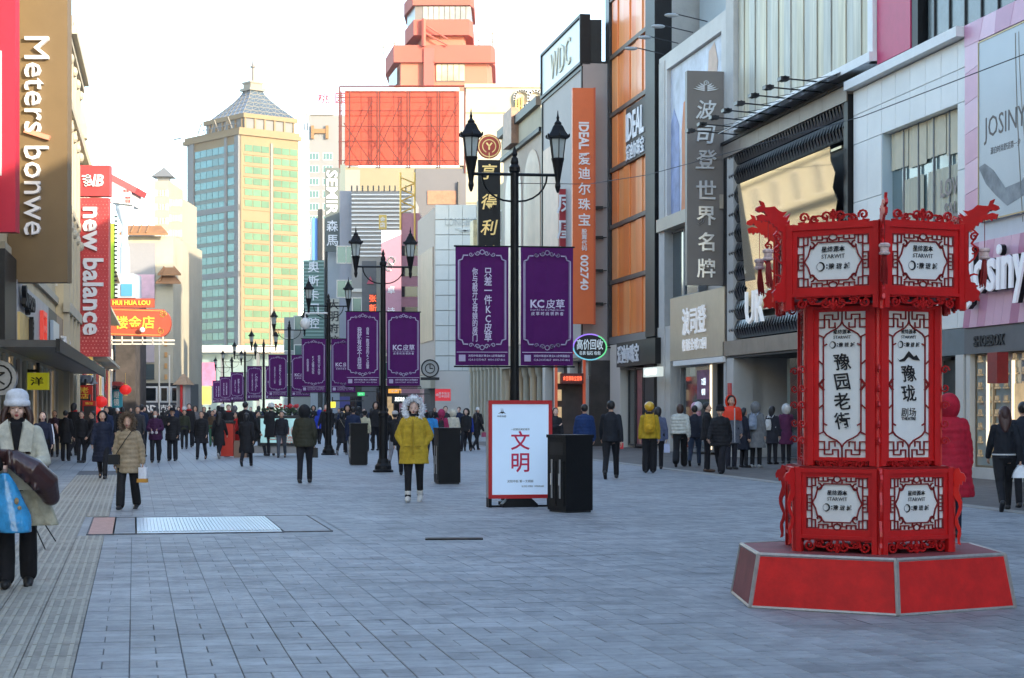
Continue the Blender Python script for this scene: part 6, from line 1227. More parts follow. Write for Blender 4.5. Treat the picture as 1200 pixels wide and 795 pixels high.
# sunlit building with orange tiled eaves and white poster
b, W_, zt = block('tiled_eave_building', 'sunlit cream building with orange tiled eaves and a big white and pink poster', 147, 203, 277, 172, 16, m_cream, None)
q = 172 / F; m_ot = M('orange_roof_tile', (0.319, 0.157, 0.0696), .7, var=.15, vs=1.5)
def eave(xa, xb, y, dr=1.0, out=1.0):
    mb = MB(); a, c_ = b.X(xa), b.X(xb); z = b.Z(xa, y); mb.rings([[(a - .4, -out, z - .7), (c_ + .9, -out, z - .7), (c_ + .9, -out, z - .55), (a - .4, -out, z - .55)], [(a, .3, z + .1), (c_, .3, z + .1), (c_, .3, z + .3), (a, .3, z + .3)]]); b.part('tiled_eave', mb, m_ot)
    for k in range(int((c_ - a) / .7)): mb = MB(); mb.tube([(a + .7 * k, -out, z - .5), (a + .7 * k, .3, z + .32)], .09, n=5); b.part('tile_rib', mb, m_ot)
eave(147, 188, 268); eave(190, 203, 325, out=1.2); eave(192, 203, 315)
b.box('parapet_rail', 148, 186, b.Z(147, 276), b.Z(147, 265), 1, 1.2, m_frw)
po = b.box('poster', 150, 182, b.Z(147, 352), b.Z(147, 285), -.15, 0, M('poster_white', (0.284, 0.276, 0.284), .5, var=.03)); 
b.box('pink_print', 151, 181.5, b.Z(147, 350), b.Z(147, 322), -.2, -.151, M('print_pinkish', (.6, .38, .46), .5, var=.3, vs=.4), parent=po)
b.box('mauve_poster', 157, 181, b.Z(147, 425), b.Z(147, 404), -.15, 0, M('poster_mauve', (.45, .38, .40), .5, var=.1, vs=.5)); b.box('upper_window', 157, 181, b.Z(147, 445), b.Z(147, 427), -.15, 0, m_glass); b.box('dark_lower_wall', 130, 158, 0, b.Z(147, 405), -.3, 0, m_interior)
for k in range(7): b.box('orange_niche', 193, 196, b.Z(147, 380 + 13 * k), b.Z(147, 374 + 13 * k), -.12, 0, M('niche_orange', (.6, .32, .12), .6))
# pale distant towers
for nm, lb, x0_, x1_, yt, Yd, nx in (('pale_tower', 'pale distant apartment tower just left of the glass tower', 199, 213, 232, 420, 4), ('pale_tower', 'pale far tower with a small pointed cap behind the tiled eaves', 181, 198, 212, 460, 4), ('pale_tower', 'faint white far tower left of the pointed cap tower', 170, 182, 300, 400, 3)):
    b, W_, zt = block(nm, lb, x0_, x1_, yt, Yd, 20, M('far_pale_%d' % x0_, (.30, .28, .22), .8, var=.03, vs=.1), (nx, 30, 3.4, 30), wmesh=window_mesh(1.5, 1.5, m_frw, M('far_pale_window', (.45, .42, .34), .3), .1, 1), group='pale distant towers')
    if x0_ == 181: mb = MB(); cx = W_ / 2; mb.lathe([(2.0, zt), (2.0, zt + 1.0), (3.8, zt + 1.1), (.3, zt + 3.5), (.12, zt + 4), (.08, zt + 10)], (cx, 3, 0), n=4, rot=R(45)); b.part('pointed_cap', mb, m_tg)
# yellow sign, red chinese gate boards, teal banner, lanterns on the left row
def flat_sign(name, label, px0, px1, y0_, y1_, Y, m_, text=None, tm=None, vert=False, cat='sign', post=True, group=None):
    q = Y / F; cx = (px0 + px1) / 2; t = thing(name, label, cat, (P(cx, 480, Y).x, Y, 0), 0, group)
    mb = MB(); mb.box(-(px1 - px0) / 2 * q, (px1 - px0) / 2 * q, 0, .2, zf(y1_, Y), zf(y0_, Y)); p_ = mb.build('panel', m_, t)
    if text: mb = MB(); mb.text('\n'.join(text) if vert else text, 0, -.01, (zf(y0_, Y) + zf(y1_, Y)) / 2, w=(px1 - px0) * q * (.5 if vert else .6), h=(y1_ - y0_) * q * (.8 if vert else .5), bold=.04, ext=.03, stretch=True); mb.build('lettering', tm or m_yl, p_)
    if post: mb = MB(); mb.box(-.04, .04, .05, .15, zf(y0_, Y), zf(y0_, Y) + .3); mb.box(-2.0 if px0 < 300 else 0, 0 if px0 < 300 else 2.0, .05, .15, zf(y0_, Y) + .02, zf(y0_, Y) + .1); mb.build('hanger', m_dark, t)
    return t
flat_sign('yellow_sign', 'square bright yellow sign with dark characters under the left canopy', 31, 56, 437, 457, 56, M('sign_lime_yellow', (.75, .72, .03), .5, emit=.05), '洋', m_dark)
flat_sign('red_sign', 'red square board with yellow characters under a grey tiled canopy', 91, 108, 452, 470, 88, M('sign_red_flat', (.6, .03, .02), .5), '老店', m_yl, True)
flat_sign('red_sign', 'wide low red board just beneath the red square board', 97, 112, 470, 476, 87, M('sign_red_flat', (.6, .03, .02), .5), '珠宝', m_yl)
flat_sign('teal_banner', 'teal vertical banner left of the dark glass shop', 130, 143, 457, 478, 143, M('banner_teal', (.03, .32, .42), .5), '眼镜', m_white, True)
flat_sign('gold_sign', 'vertical amber lit sign below the red letter sign', 97, 108, 418, 440, 95, M('sign_amber', (.6, .42, .12), .5, emit=.1), '金铺', m_red, True)
flat_sign('white_sign', 'black and white upright sign on the left row', 76, 84, 405, 440, 78, M('sign_dkgrey', (.12, .12, .13), .5), '周六福', m_white, True)
t = thing('tiled_canopy', 'grey tiled chinese gable canopy above the red square board', 'canopy', (P(101, 480, 89).x, 89, 0), 0); q = 89 / F
mb = MB(); mb.rings([[(-11 * q, -.8, zf(450, 89)), (11 * q, -.8, zf(450, 89)), (11 * q, .6, zf(450, 89)), (-11 * q, .6, zf(450, 89))], [(-6 * q, -.1, zf(441, 89)), (6 * q, -.1, zf(441, 89)), (6 * q, .1, zf(441, 89)), (-6 * q, .1, zf(441, 89))]]); mb.build('roof', M('grey_tile', (.12, .13, .14), .7, var=.2, vs=6), t)
for k in range(10): mb = MB(); x = (-10 + 2.2 * k) * q; mb.tube([(x, -.85, zf(450, 89) + .02), (x * .6, -.1, zf(440.5, 89))], .045, n=5); mb.build('tile_rib', M('grey_tile', (.12, .13, .14), .7), t)
for sg in (-1, 1): mb = MB(); mb.tube([(sg * 10 * q, -.8, zf(450, 89)), (sg * 12.5 * q, -.9, zf(447, 89)), (sg * 13.5 * q, -.95, zf(443, 89))], .05, n=5); mb.build('upturned_corner', M('grey_tile', (.12, .13, .14), .7), t)
mb = MB(); mb.box(-9 * q, 9 * q, .2, .5, 0, zf(451, 89)); mb.build('wall', m_interior, t)
for k, (px, y, Y, r) in enumerate(((118, 471, 90, .33), (147, 457, 140, .45), (112, 481, 96, .28))):
    t = thing('red_lantern', ['large round red lantern beside the red boards', 'small red lantern at the corner of the dark glass shop', 'small red lantern low under the red boards'][k], 'lantern', (P(px, 480, Y).x, Y, zf(y, Y)), 0, 'hanging red lanterns')
    mb = MB(); mb.ell((0, 0, 0), r, r, r * .85, 14, 8); mb.build('shade', M('lantern_red', (.75, .02, .015), .5, emit=.1), t); mb = MB(); mb.lathe([(r * .35, -r * .95), (r * .35, -r * .8)], n=8); mb.lathe([(r * .35, r * .8), (r * .35, r * .95)], n=8); mb.tube([(0, 0, r), (0, 0, r + .8)], .015, n=4); mb.build('cap', m_goldt, t)
# lit signs low on the right row near the crowd
flat_sign('green_lit_sign', 'small green glowing sign low between the lamp posts', 419, 427, 460, 464, 150, M('green_lit', (.05, .5, .15), .5, emit=.3), '药', m_white)
flat_sign('orange_lit_sign', 'small orange glowing sign above the crowd left of the white block', 455, 470, 456, 461, 140, M('orange_lit', (.8, .35, .05), .5, emit=.2), '小吃', m_white)
flat_sign('white_lit_sign', 'row of glowing white characters on a dark board above the yellow-coated woman', 459, 478, 463, 473, 125, m_ink, '真爱珠宝', M('lit_text', (.9, .95, .9), .5, emit=.5))
flat_sign('blue_banner', 'dark blue banner boards left of the white-lettered board', 398, 410, 465, 480, 160, M('banner_navy', (.04, .04, .2), .5), None)
flat_sign('yellow_lit_sign', 'tiny yellow sign by the third lamp post', 386, 393, 471, 478, 120, M('yellow_lit', (.85, .7, .05), .5, emit=.3), None)
b, W_, zt = block('low_shops', 'low dark shop fronts closing the gap behind the second lamp post', 398, 492, 452, 168, 6, m_interior, None)
for k in range(10): b.box('shop_window', 400 + 9 * k, 407 + 9 * k, .3, zt - 1, -.1, 0, [m_warm, m_glassd, m_glassd][k % 3])
# lit advertising box in the middle of the street
q = 62 / F; t = thing('advertising_box', 'low advertising box with a glowing cyan and white screen and flowers on top', 'sign', (P(334, 480, 62).x - .1, 62, 0), 0)
mb = MB(); mb.box(-.95, .95, 0, .5, .1, .35); mb.build('base', m_greyw, t); mb = MB(); mb.box(-.8, .8, -.05, .4, .35, 1.35); mb.build('cabinet', m_dark, t); mb = MB(); mb.box(-.7, .7, -.08, -.05, .45, 1.25); sc_ = mb.build('screen', M('screen_cyan', (.35, .6, .6), .4, emit=.12, var=.25, vs=1.5), t)
mb = MB(); mb.text('民族团结\n一家亲', 0, -.085, .7, w=1.1, ext=.003, bold=.02); mb.build('lettering', M('screen_red', (.7, .3, .25), .5), sc_)
mb = MB(); 
for k in range(90): a = rnd.uniform(-.9, .9); y_ = rnd.uniform(0, .5); z_ = 1.38 + rnd.uniform(0, .22); mb.ell((a, y_, z_), .05, .05, .035, 5, 3)
mb.build('flowers', M('flower_leaf', (.06, .10, .05), .7, var=.6, vs=6), t, stuff=True)
mb = MB(); 
for k in range(40): a = rnd.uniform(-.5, .5); mb.ell((a, rnd.uniform(0, .4), 1.6 + rnd.uniform(0, .12)), .045, .045, .035, 5, 3)
mb.build('blossoms', M('flower_red', (.6, .04, .05), .6), t, stuff=True)
q = 78 / F; t = thing('red_box', 'tall red cabinet standing in the far crowd', 'cabinet', (P(266, 480, 60).x, 60, 0), 0); mb = MB(); mb.box(-.2, .2, 0, .4, .05, 1.1); mb.build('body', M('cabinet_red', (.6, .04, .02), .5), t); mb = MB(); mb.box(-.22, .22, -.02, .42, 1.1, 1.18); mb.build('cap', m_dark, t); mb = MB(); mb.box(.22, .62, 0, .35, 0, .55); mb.build('side_box', M('side_brown', (.25, .15, .1), .6), t)
# ================================================================ buildings of the street outside the frame (they shade it)
def plain(side, Ya, Yb, h, label, off=0):
    fac = Fac(RF.a, RF.b, 'R', off) if side == 'R' else Fac(LF.a, LF.b, 'L', off)
    b = Bld(side, 'unseen_building', label, Y=Yb if side == 'R' else Ya, off=off); L = abs(fac.sY(Yb) - fac.sY(Ya))
    b.box('wall', 0, L - .3, 0, h, 0, 12, m_cream if side == 'L' else m_greyw, m=True); b.box('cornice', 0, L - .3, h, h + .5, -.4, 12, m_frw, m=True); b.box('shop_band', 0, L - .3, 3, 4.2, -.3, 0, m_dark, m=True)
    me = window_mesh(2.2, 1.8, m_frame, m_farw, .1, 2); n_ = int(L / 3.4); add_windows(b.root, me, lin(.5, L - .8, n_), [5.2 + 3.3 * k for k in range(int((h - 6) / 3.3))], -.03)
plain('R', 6, 33, 17.8, 'grey street building on the right, just outside the frame')
plain('R', -30, 6, 20, 'grey street building on the right beside the viewpoint')
plain('R', -75, -30, 24, 'grey street building on the right behind the viewpoint')
plain('R', -150, -75, 26, 'grey street building on the right far behind the viewpoint')
plain('L', 2, 43.5, 17, 'cream street building on the left, outside the frame', off=-5)
plain('L', -60, 2, 17, 'cream street building on the left behind the viewpoint', off=-6)
def rear(x0_, x1_, y0_, y1_, h, label):  # added unseen blocks behind the row, only to shade white block and pink sign
    t = thing('unseen_building', label, 'building', (x0_, y0_, 0), 0); mb = MB(); mb.box(0, x1_ - x0_, 0, y1_ - y0_, 0, h); mb.build('wall', m_greyw, t); mb = MB(); mb.box(-.3, x1_ - x0_ + .3, -.3, y1_ - y0_ + .3, h, h + .5); mb.build('parapet', m_frw, t)
    me = window_mesh(2.2, 1.8, m_frame, m_farw, .1, 2); n_ = int((x1_ - x0_) / 3.4); add_windows(t, me, lin(0, x1_ - x0_, max(1, n_)), [5 + 3.3 * k for k in range(int((h - 7) / 3.3))], -.03)
rear(6.9, 12.3, 112, 128, 30, 'added tall grey block, unseen behind the orange-panelled facade, shading the white block')
rear(12.8, 26, 108, 127, 21, 'added lower grey block, unseen behind the grey stone facade, shading the pink sign')
# overhead cable
def cable(label, pts, r=.012):
    t = thing('overhead_cable', label, 'cable', tuple(pts[0])); mb = MB(); P0 = pts[0]; out = []
    for a, c_ in zip(pts, pts[1:]):
        for k in range(8): f = k / 8; p_ = a.lerp(c_, f); out.append(p_ - P0)
    out.append(pts[-1] - P0); mb.tube(out, r, n=5); mb.build('wire', m_ink, t)
cable('long thin black cable rising across the right-hand shop fronts', [P(690, 216, 70), P(760, 205, 62), P(880, 172, 52), P(1010, 137, 45), P(1200, 64, 38), P(1300, 22, 35)])
cable('thin straight cable crossing from the near lamp post to the grey sign', [P(600, 215, 60), P(690, 216, 70)])
# ================================================================ people
def fuse(mb, vox, it=2, name='m'):
    me = bpy.data.meshes.new(name); me.from_pydata(mb.v, [], mb.f); me.update(); o = bpy.data.objects.new('tmp', me); C.objects.link(o)
    r = o.modifiers.new('r', 'REMESH'); r.mode = 'VOXEL'; r.voxel_size = vox; r.use_smooth_shade = True
    if it: s_ = o.modifiers.new('s', 'SMOOTH'); s_.iterations = it; s_.factor = .5
    dg = bpy.context.evaluated_depsgraph_get(); out = bpy.data.meshes.new_from_object(o.evaluated_get(dg)); out.name = name
    bpy.data.objects.remove(o); bpy.data.meshes.remove(me); return out
V3 = Vector
def dirv(out, fwd, s): return V3((s * math.sin(R(out)), -math.sin(R(fwd)) * math.cos(R(out)), -math.cos(R(fwd)) * math.cos(R(out))))
POSES = {   # (thigh, shin) right then left; arms (out, fwd, out2, fwd2) right then left ; right = local -x
 'walk1': dict(l=((27, 12), (-18, -44)), a=((8, -18, 6, 2), (8, 20, 4, 35))),
 'walk2': dict(l=((-20, -46), (26, 12)), a=((8, 20, 4, 34), (8, -16, 6, 2))),
 'step1': dict(l=((12, 6), (-6, -12)), a=((12, 0, -4, 22), (12, 0, -4, 22))),
 'pocket': dict(l=((10, 4), (-8, -20)), a=((22, -12, -28, 30), (22, -12, -28, 30))),
 'stand': dict(l=((2, 0), (-2, -3)), a=((9, 2, 5, 10), (9, 2, 5, 10))),
 'phone': dict(l=((3, 0), (-3, -5)), a=((10, 25, -35, 105), (9, 5, 0, 18))),
 'hold': dict(l=((8, 3), (-8, -16)), a=((14, 15, -30, 80), (14, 15, -30, 80))),
 'carry': dict(l=((16, 8), (-12, -24)), a=((10, 2, 5, 8), (16, -2, 8, 10))),
}
def skel(pose):
    p = POSES[pose]; J = {}
    for i, s in ((0, -1), (1, 1)):
        ta, sa = p['l'][i]; hip = V3((s * .09, 0, .90)); kn = hip + V3((s * .005, -math.sin(R(ta)), -math.cos(R(ta)))) * .43; an = kn + V3((0, -math.sin(R(sa)), -math.cos(R(sa)))) * .41
        J['leg', i] = [hip, kn, an, sa]
        o1, f1, o2, f2 = p['a'][i]; sh = V3((s * .168, .01, 1.365)); el = sh + dirv(o1, f1, s) * .275; wr = el + dirv(o2, f2, s) * .245; J['arm', i] = [sh, el, wr, dirv(o2, f2, s)]
    dz = .075 - min(J['leg', 0][2].z, J['leg', 1][2].z)
    for k, v in J.items():
        for q in range(3): v[q] = v[q] + V3((0, 0, dz))
    J['dz'] = dz; return J
def hand(mb, wr, d, s, curl=25, k=1.0):
    d = d.normalized(); side = V3((0, 1, 0)) if abs(d.y) < .8 else V3((0, 0, 1)); side = (side - d * side.dot(d)).normalized(); nrm = d.cross(side).normalized() * (-s)   # palm faces inward
    mb.tube([wr - d * .02, wr + d * .02], [.024, .022], ball=True)
    for i in range(4):
        off = side * (.027 - .018 * i); base = wr + d * .015 + off * .6; kn = wr + d * (.085 - .004 * abs(i - 1)) + off
        mb.tube([base, kn], [.014, .0115], n=7, ball=True)
        c1, c2 = R(curl), R(curl * 2.1); L = (.036, .042, .038, .030)[i]
        p1 = kn + (d * math.cos(c1) + nrm * math.sin(c1)) * L; p2 = p1 + (d * math.cos(c2) + nrm * math.sin(c2)) * L * .8
        mb.tube([kn, p1, p2], [.0105, .0095, .008], n=7, ball=True)
    tb = wr + d * .025 + side * -.028 * -1
    tb = wr + d * .028 + side * .024; t1 = tb + (d * .6 + side * .55 + nrm * .35).normalized() * .038; t2 = t1 + (d * .8 + side * .1 + nrm * .5).normalized() * .030
    mb.tube([tb, t1, t2], [.0135, .011, .009], n=7, ball=True)
_bc = {}
def body_mesh(pose, det):
    k = ('body', pose, det)
    if k in _bc: return _bc[k]
    J = skel(pose); dz = J['dz']; mb = MB(); Z = lambda z: z + dz
    for i in (0, 1):
        h, kn, an, sa = J['leg', i]; mb.tube([h, h.lerp(kn, .5), kn], [.082, .072, .052], n=10, ball=True); mb.tube([kn, kn.lerp(an, .35), an], [.052, .054, .036], n=10, ball=True)
        f = V3((0, -math.cos(R(sa * .4)), -math.sin(R(max(0, -sa)) * .6) )); mb.tube([an + V3((0, .03, -.03)), an + f * .09 + V3((0, 0, -.04)), an + f * .13 + V3((0, 0, -.042))], [.026, .024, .018], n=8, ball=True)
        sh, el, wr, d = J['arm', i]; mb.tube([sh, el], [.05, .040], n=10, ball=True); mb.tube([el, wr], [.040, .026], n=10, ball=True); hand(mb, wr, d, 1 if i else -1, curl=35 if pose in ('carry', 'phone', 'hold') else 24)
    rs = []
    for z, rx, ry, cy in ((.80, .12, .09, 0), (.88, .155, .105, 0), (1.0, .135, .095, 0), (1.10, .125, .09, 0), (1.22, .145, .10, 0), (1.34, .165, .10, .005), (1.40, .14, .08, .01), (1.44, .07, .06, .01)):
        rs.append([(rx * math.cos(2 * math.pi * j / 16), cy + ry * math.sin(2 * math.pi * j / 16), Z(z)) for j in range(16)])
    mb.rings(rs); mb.tube([(0, .012, Z(1.40)), (0, 0, Z(1.52))], [.055, .048], n=10, ball=True)
    mb.ell((0, .012, Z(1.605)), .075, .094, .098, 18, 12); mb.ell((0, -.028, Z(1.565)), .060, .062, .082, 16, 10); mb.ell((0, -.052, Z(1.505)), .030, .030, .028, 10, 7)
    mb.tube([(0, -.088, Z(1.590)), (0, -.103, Z(1.558))], [.009, .014], n=8, ball=True)
    for s in (-1, 1): mb.ell((s * .077, .010, Z(1.572)), .012, .022, .032, 8, 6); mb.ell((s * .034, -.062, Z(1.548)), .026, .024, .026, 10, 6)
    me = fuse(mb, (.024, .0125, .0075)[det], 2 if det else 1, 'person'); _bc[k] = (me, J); return _bc[k]
SKIN = M('skin', (.58, .35, .25), .5, var=.06, vs=20); SKIN2 = M('skin_pale', (.72, .48, .38), .45, var=.05, vs=20)
def hairm(c): return M('hair_%02x%02x%02x' % tuple(int(x * 255) for x in c), c, .45, var=.25, vs=30, stretch=(1, 1, .15), bump=.3, bs=80)
def trousers(J, flare, det, skirt=None):
    mb = MB(); dz = J['dz']
    for i in (0, 1):
        h, kn, an, sa = J['leg', i]; b_ = an + (kn - an).normalized() * .02
        mb.tube([h + V3((0, 0, .04)), h.lerp(kn, .5), kn, kn.lerp(an, .5), b_], [.108, .092, .068 + flare * .5, .062 + flare, .058 + flare], n=12, ball=True)
    mb.ell((0, 0, .95 + dz), .182, .142, .19, 16, 10)
    return fuse(mb, (.026, .016, .012)[det], 2, 'trousers')
def shoes(J, det, heavy=0):
    mb = MB()
    for i in (0, 1):
        h, kn, an, sa = J['leg', i]; f = V3((0, -math.cos(R(max(0, -sa) * .9)), -math.sin(R(max(0, -sa) * .9))));
        up = (kn - an).normalized()
        a = an - f * .035 + V3((0, 0, -.028)); b_ = an + f * .08 + V3((0, 0, -.034)); c_ = an + f * .155 + V3((0, 0, -.04))
        mb.tube([a, b_, c_], [.045 + heavy * .5, .043 + heavy * .4, .034 + heavy * .4], n=10, ball=True); mb.tube([an + up * (.05 + heavy * 3), an + V3((0, 0, -.02))], [.048 + heavy, .046], n=10, ball=True)
    return fuse(mb, (.024, .014, .010)[det], 1, 'shoes')
def coat(J, hem, puff, det, fat=1.0, flare=.0, bands=None, openf=False):
    mb = MB(); dz = J['dz']; n = 18; rs = []; top = 1.455; N = 44 if det else 20; per = .085
    for k in range(N + 1):
        z = hem + (top - hem) * k / N
        if z < .95: rx = .182 + flare * (.95 - z) / .45; ry = .145 + flare * .9 * (.95 - z) / .45
        elif z < 1.12: f = (z - .95) / .17; rx = .182 - .022 * f; ry = .145 - .012 * f
        elif z < 1.30: f = (z - 1.12) / .18; rx = .160 + .012 * f; ry = .133
        else: f = (z - 1.30) / (top - 1.30); rx = .172 - .10 * f ** 1.7; ry = .133 - .055 * f
        b_ = puff * abs(math.sin(math.pi * (z - hem) / per)) if puff else 0; wob = .006 * math.sin(z * 23 + 1)
        rx, ry = (rx * fat + b_ + wob), (ry * fat + b_ + wob * .7)
        rs.append([(rx * math.cos(2 * math.pi * j / n), .008 + ry * math.sin(2 * math.pi * j / n) + (.01 * math.sin(3 * 2 * math.pi * j / n + z * 4) if z < .95 else 0), z + dz) for j in range(n)])
    mb.rings(rs)
    for i in (0, 1):
        sh, el, wr, d = J['arm', i]; s_ = 1 if i else -1; pts = []; rr = []; sh = sh + V3((-s_ * .01, 0, 0))
        for a, b_, r0, r1 in ((sh, el, .066, .062), (el, wr, .062, .048)):
            m = 6
            for q in range(m): f = q / m; pts.append(a.lerp(b_, f)); rr.append(((r0 + (r1 - r0) * f) * (fat * .5 + .5)) + puff * .8 * abs(math.sin(math.pi * q / 2)))
        pts.append(wr - d * .0); rr.append(.046 + puff * .3); mb.tube(pts, rr, n=12, ball=True)
    mb.tube([(0, .01, 1.42 + dz), (0, .0, 1.475 + dz)], [.085, .068], n=12)
    return fuse(mb, (.026, .0145, .0105)[det], 1, 'coat')
def shell(c, rx, ry, rz, th0, tilt=0, n=20, m=9, thick=.012, droop=0):   # bowl open to the front (-y)
    mb = MB(); lay = []
    for off in (0, -thick):
        rs = []
        for k in range(m + 1):
            th = R(th0) * k / m; ring = []
            for j in range(n):
                a = 2 * math.pi * j / n; x = (rx + off) * math.sin(th) * math.cos(a); z = (rz + off) * math.sin(th) * math.sin(a); y = (ry + off) * math.cos(th)
                if z < 0: z *= 1 + droop
                t = R(tilt); y2, z2 = y * math.cos(t) - z * math.sin(t), y * math.sin(t) + z * math.cos(t); ring.append((c[0] + x, c[1] + y2, c[2] + z2))
            rs.append(ring)
        lay.append(rs)
    mb.rings(lay[0] + lay[1][::-1], cap=False); mb.smooth = True; return mb
def fur_ring(c, rx, rz, y, r, n=420, seed=1, len_=.05):
    g = random.Random(seed); mb = MB(); pts = []
    for k in range(29): a = 2 * math.pi * k / 28; pts.append((c[0] + rx * math.cos(a), y + .02 * math.cos(2 * a), c[2] + rz * math.sin(a)))
    mb.tube(pts, r, n=9)
    for _ in range(n):
        a = g.uniform(0, 2 * math.pi); b_ = g.uniform(0, 2 * math.pi); base = V3((c[0] + rx * math.cos(a), y + .02 * math.cos(2 * a), c[2] + rz * math.sin(a)))
        d = V3((math.cos(a) * math.cos(b_), math.sin(b_), math.sin(a) * math.cos(b_))); d = (d + V3((g.uniform(-.4, .4), g.uniform(-.4, .4), g.uniform(-.4, .4)))).normalized(); p0 = base + d * r * .7; p1 = base + d * (r + len_ * g.uniform(.5, 1)); u = d.orthogonal().normalized() * .012; v = d.cross(u).normalized() * .012
        mb.add([tuple(p0 + u), tuple(p0 - u * .5 + v), tuple(p0 - u * .5 - v), tuple(p1)], [(0, 1, 3), (1, 2, 3), (2, 0, 3), (0, 2, 1)])
    return mb
_oc = {}
def cached(key, fn):
    if key not in _oc: _oc[key] = fn()
    return _oc[key]
def child(name, me, mat, par):
    o = obj(name, me, par)
    if len(me.materials) == 0: me.materials.append(None)
    o.material_slots[0].link = 'OBJECT'; o.material_slots[0].material = mat; return o
def bare(mb, name='m', smooth=True):
    me = bpy.data.meshes.new(name); me.from_pydata(mb.v, [], mb.f); me.update()
    if smooth: me.polygons.foreach_set('use_smooth', [True] * len(me.polygons))
    return me
def person(px, fy, top, rz, label, pose='step1', det=1, coatc=(.02, .02, .025), hem=.80, puff=0, fat=1.0, flare=.04, legc=(.015, .015, .02), legw=.0, shoec=(.015, .015, .018), heavy=.0, hair=('short', (.012, .01, .01)), hood=None, fur=None, hat=None, skin=None, group='people walking on the shopping street', face=True, scarf=None, X=None, Yv=None, under=None, crough=.75, smile=0, legcol2=None):
    Y = Yv or F * EYE / (fy - HY); h = (fy - top) * Y / F; sc = min(1.2, max(.85, h / (1.72 if hair[0] != 'none' or hat or hood else 1.70)))
    me, J = body_mesh(pose, det); o = obj('person', me, None); 
    if len(me.materials) == 0: me.materials.append(None)
    o.material_slots[0].link = 'OBJECT'; o.material_slots[0].material = skin or SKIN
    tag(o, label, 'person', group); o.location = ((px - HX) / F * Y, Y, .014); o.rotation_euler = (0, 0, R(rz)); o.scale = (sc,) * 3; dz = J['dz']; Z = lambda z: z + dz
    child('trousers', cached(('t', pose, legw, det), lambda: trousers(J, legw, det)), fabric(legc), o)
    child('shoes', cached(('s', pose, det, heavy), lambda: shoes(J, det, heavy)), M('shoe_%02x%02x%02x' % tuple(int(c * 255) for c in shoec), shoec, .5), o)
    child('coat', cached(('c', pose, hem, puff, det, fat, flare), lambda: coat(J, hem, puff, det, fat, flare)), fabric(coatc, crough), o)
    ht, hc = hair
    if hood:
        child('hood', cached(('hood', pose), lambda: bare(shell((0, .03, Z(1.585)), .135, .14, .16, 108, tilt=-8, droop=.15), 'hood')), fabric(hood), o)
        if fur:
            fr = cached(('fur', pose, det, fur[1]), lambda: bare(fur_ring((0, 0, Z(1.575)), .125 * fur[1], .155 * fur[1], -.04, .030 * fur[1], 520 if det == 2 else 260, len_=.045 * fur[1]), 'fur_trim', False)); child('fur_trim', fr, M('fur_%02x%02x%02x' % tuple(int(c * 255) for c in fur[0]), fur[0], .9, var=.3, vs=30), o)
    if ht != 'none':
        if ht == 'short': f_ = lambda: bare(shell((0, .014, Z(1.618)), .088, .108, .105, 100, tilt=34, m=8), 'hair')
        elif ht == 'bob': f_ = lambda: bare(shell((0, .016, Z(1.60)), .098, .112, .125, 104, tilt=17, droop=.5), 'hair')
        else:
            def f_():
                m = shell((0, .016, Z(1.60)), .096, .112, .125, 103, tilt=17, droop=.3); L = 1.22 if ht == 'long' else 1.3; rs = []
                for k in range(9): z = 1.62 - (1.62 - L) * k / 8; w_ = .088 + .02 * math.sin(k * .5) - .04 * (k / 8) ** 3; rs.append([(w_ * math.cos(2 * math.pi * j / 12), .065 + .012 * k / 2 + .045 * math.sin(2 * math.pi * j / 12), Z(z)) for j in range(12)])
                m.rings(rs); m.smooth = True; return bare(m, 'hair')
        child('hair', cached(('hair', ht, pose), f_), hairm(hc), o)
    if hat:
        if hat[0] == 'beanie':
            def f_():
                m = MB(); m.lathe([(.100, 1.60), (.112, 1.602), (.116, 1.625), (.112, 1.652), (.103, 1.655), (.104, 1.68), (.098, 1.71), (.08, 1.738), (.045, 1.757), (.005, 1.761)], (0, .012, dz), n=20, sy=1.14)
                return bare(m, 'beanie')
            child('beanie', cached(('beanie', pose), f_), fabric(hat[1], .9), o)
        elif hat[0] == 'cap':
            child('cap', cached(('cap', pose), lambda: bare((lambda m: (m.lathe([(.098, 1.625), (.10, 1.66), (.085, 1.71), (.04, 1.735), (.004, 1.738)], (0, .014, dz), n=16, sy=1.12), m.poly([(-.06, -.08), (.06, -.08), (.045, -.16), (-.045, -.16)], 1.628 + dz, 1.64 + dz), m)[-1])(MB()), 'cap')), fabric(hat[1]), o)
        elif hat[0] == 'brim':
            child('brimmed_hat', cached(('brim', pose), lambda: bare((lambda m: (m.lathe([(.17, 1.645), (.172, 1.652), (.10, 1.662), (.096, 1.72), (.06, 1.75), (.004, 1.755)], (0, .014, dz), n=18, sy=1.1), m)[-1])(MB()), 'hat')), fabric(hat[1]), o)
        elif hat[0] == 'helmet':
            child('helmet', cached(('helmet', pose), lambda: bare((lambda m: (m.ell((0, .015, 1.64 + dz), .125, .145, .125, 16, 10), m)[-1])(MB()), 'helmet')), M('helmet_yellow', hat[1], .25, coat=.5), o)
    if scarf: child('scarf', cached(('scarf', pose), lambda: fuse((lambda m: (m.tube([(.075 * math.cos(R(a)), .0 + .078 * math.sin(R(a)), Z(1.462)) for a in range(0, 361, 20)], .034, n=8), m)[-1])(MB()), .012, 1, 'scarf')), fabric(scarf), o)
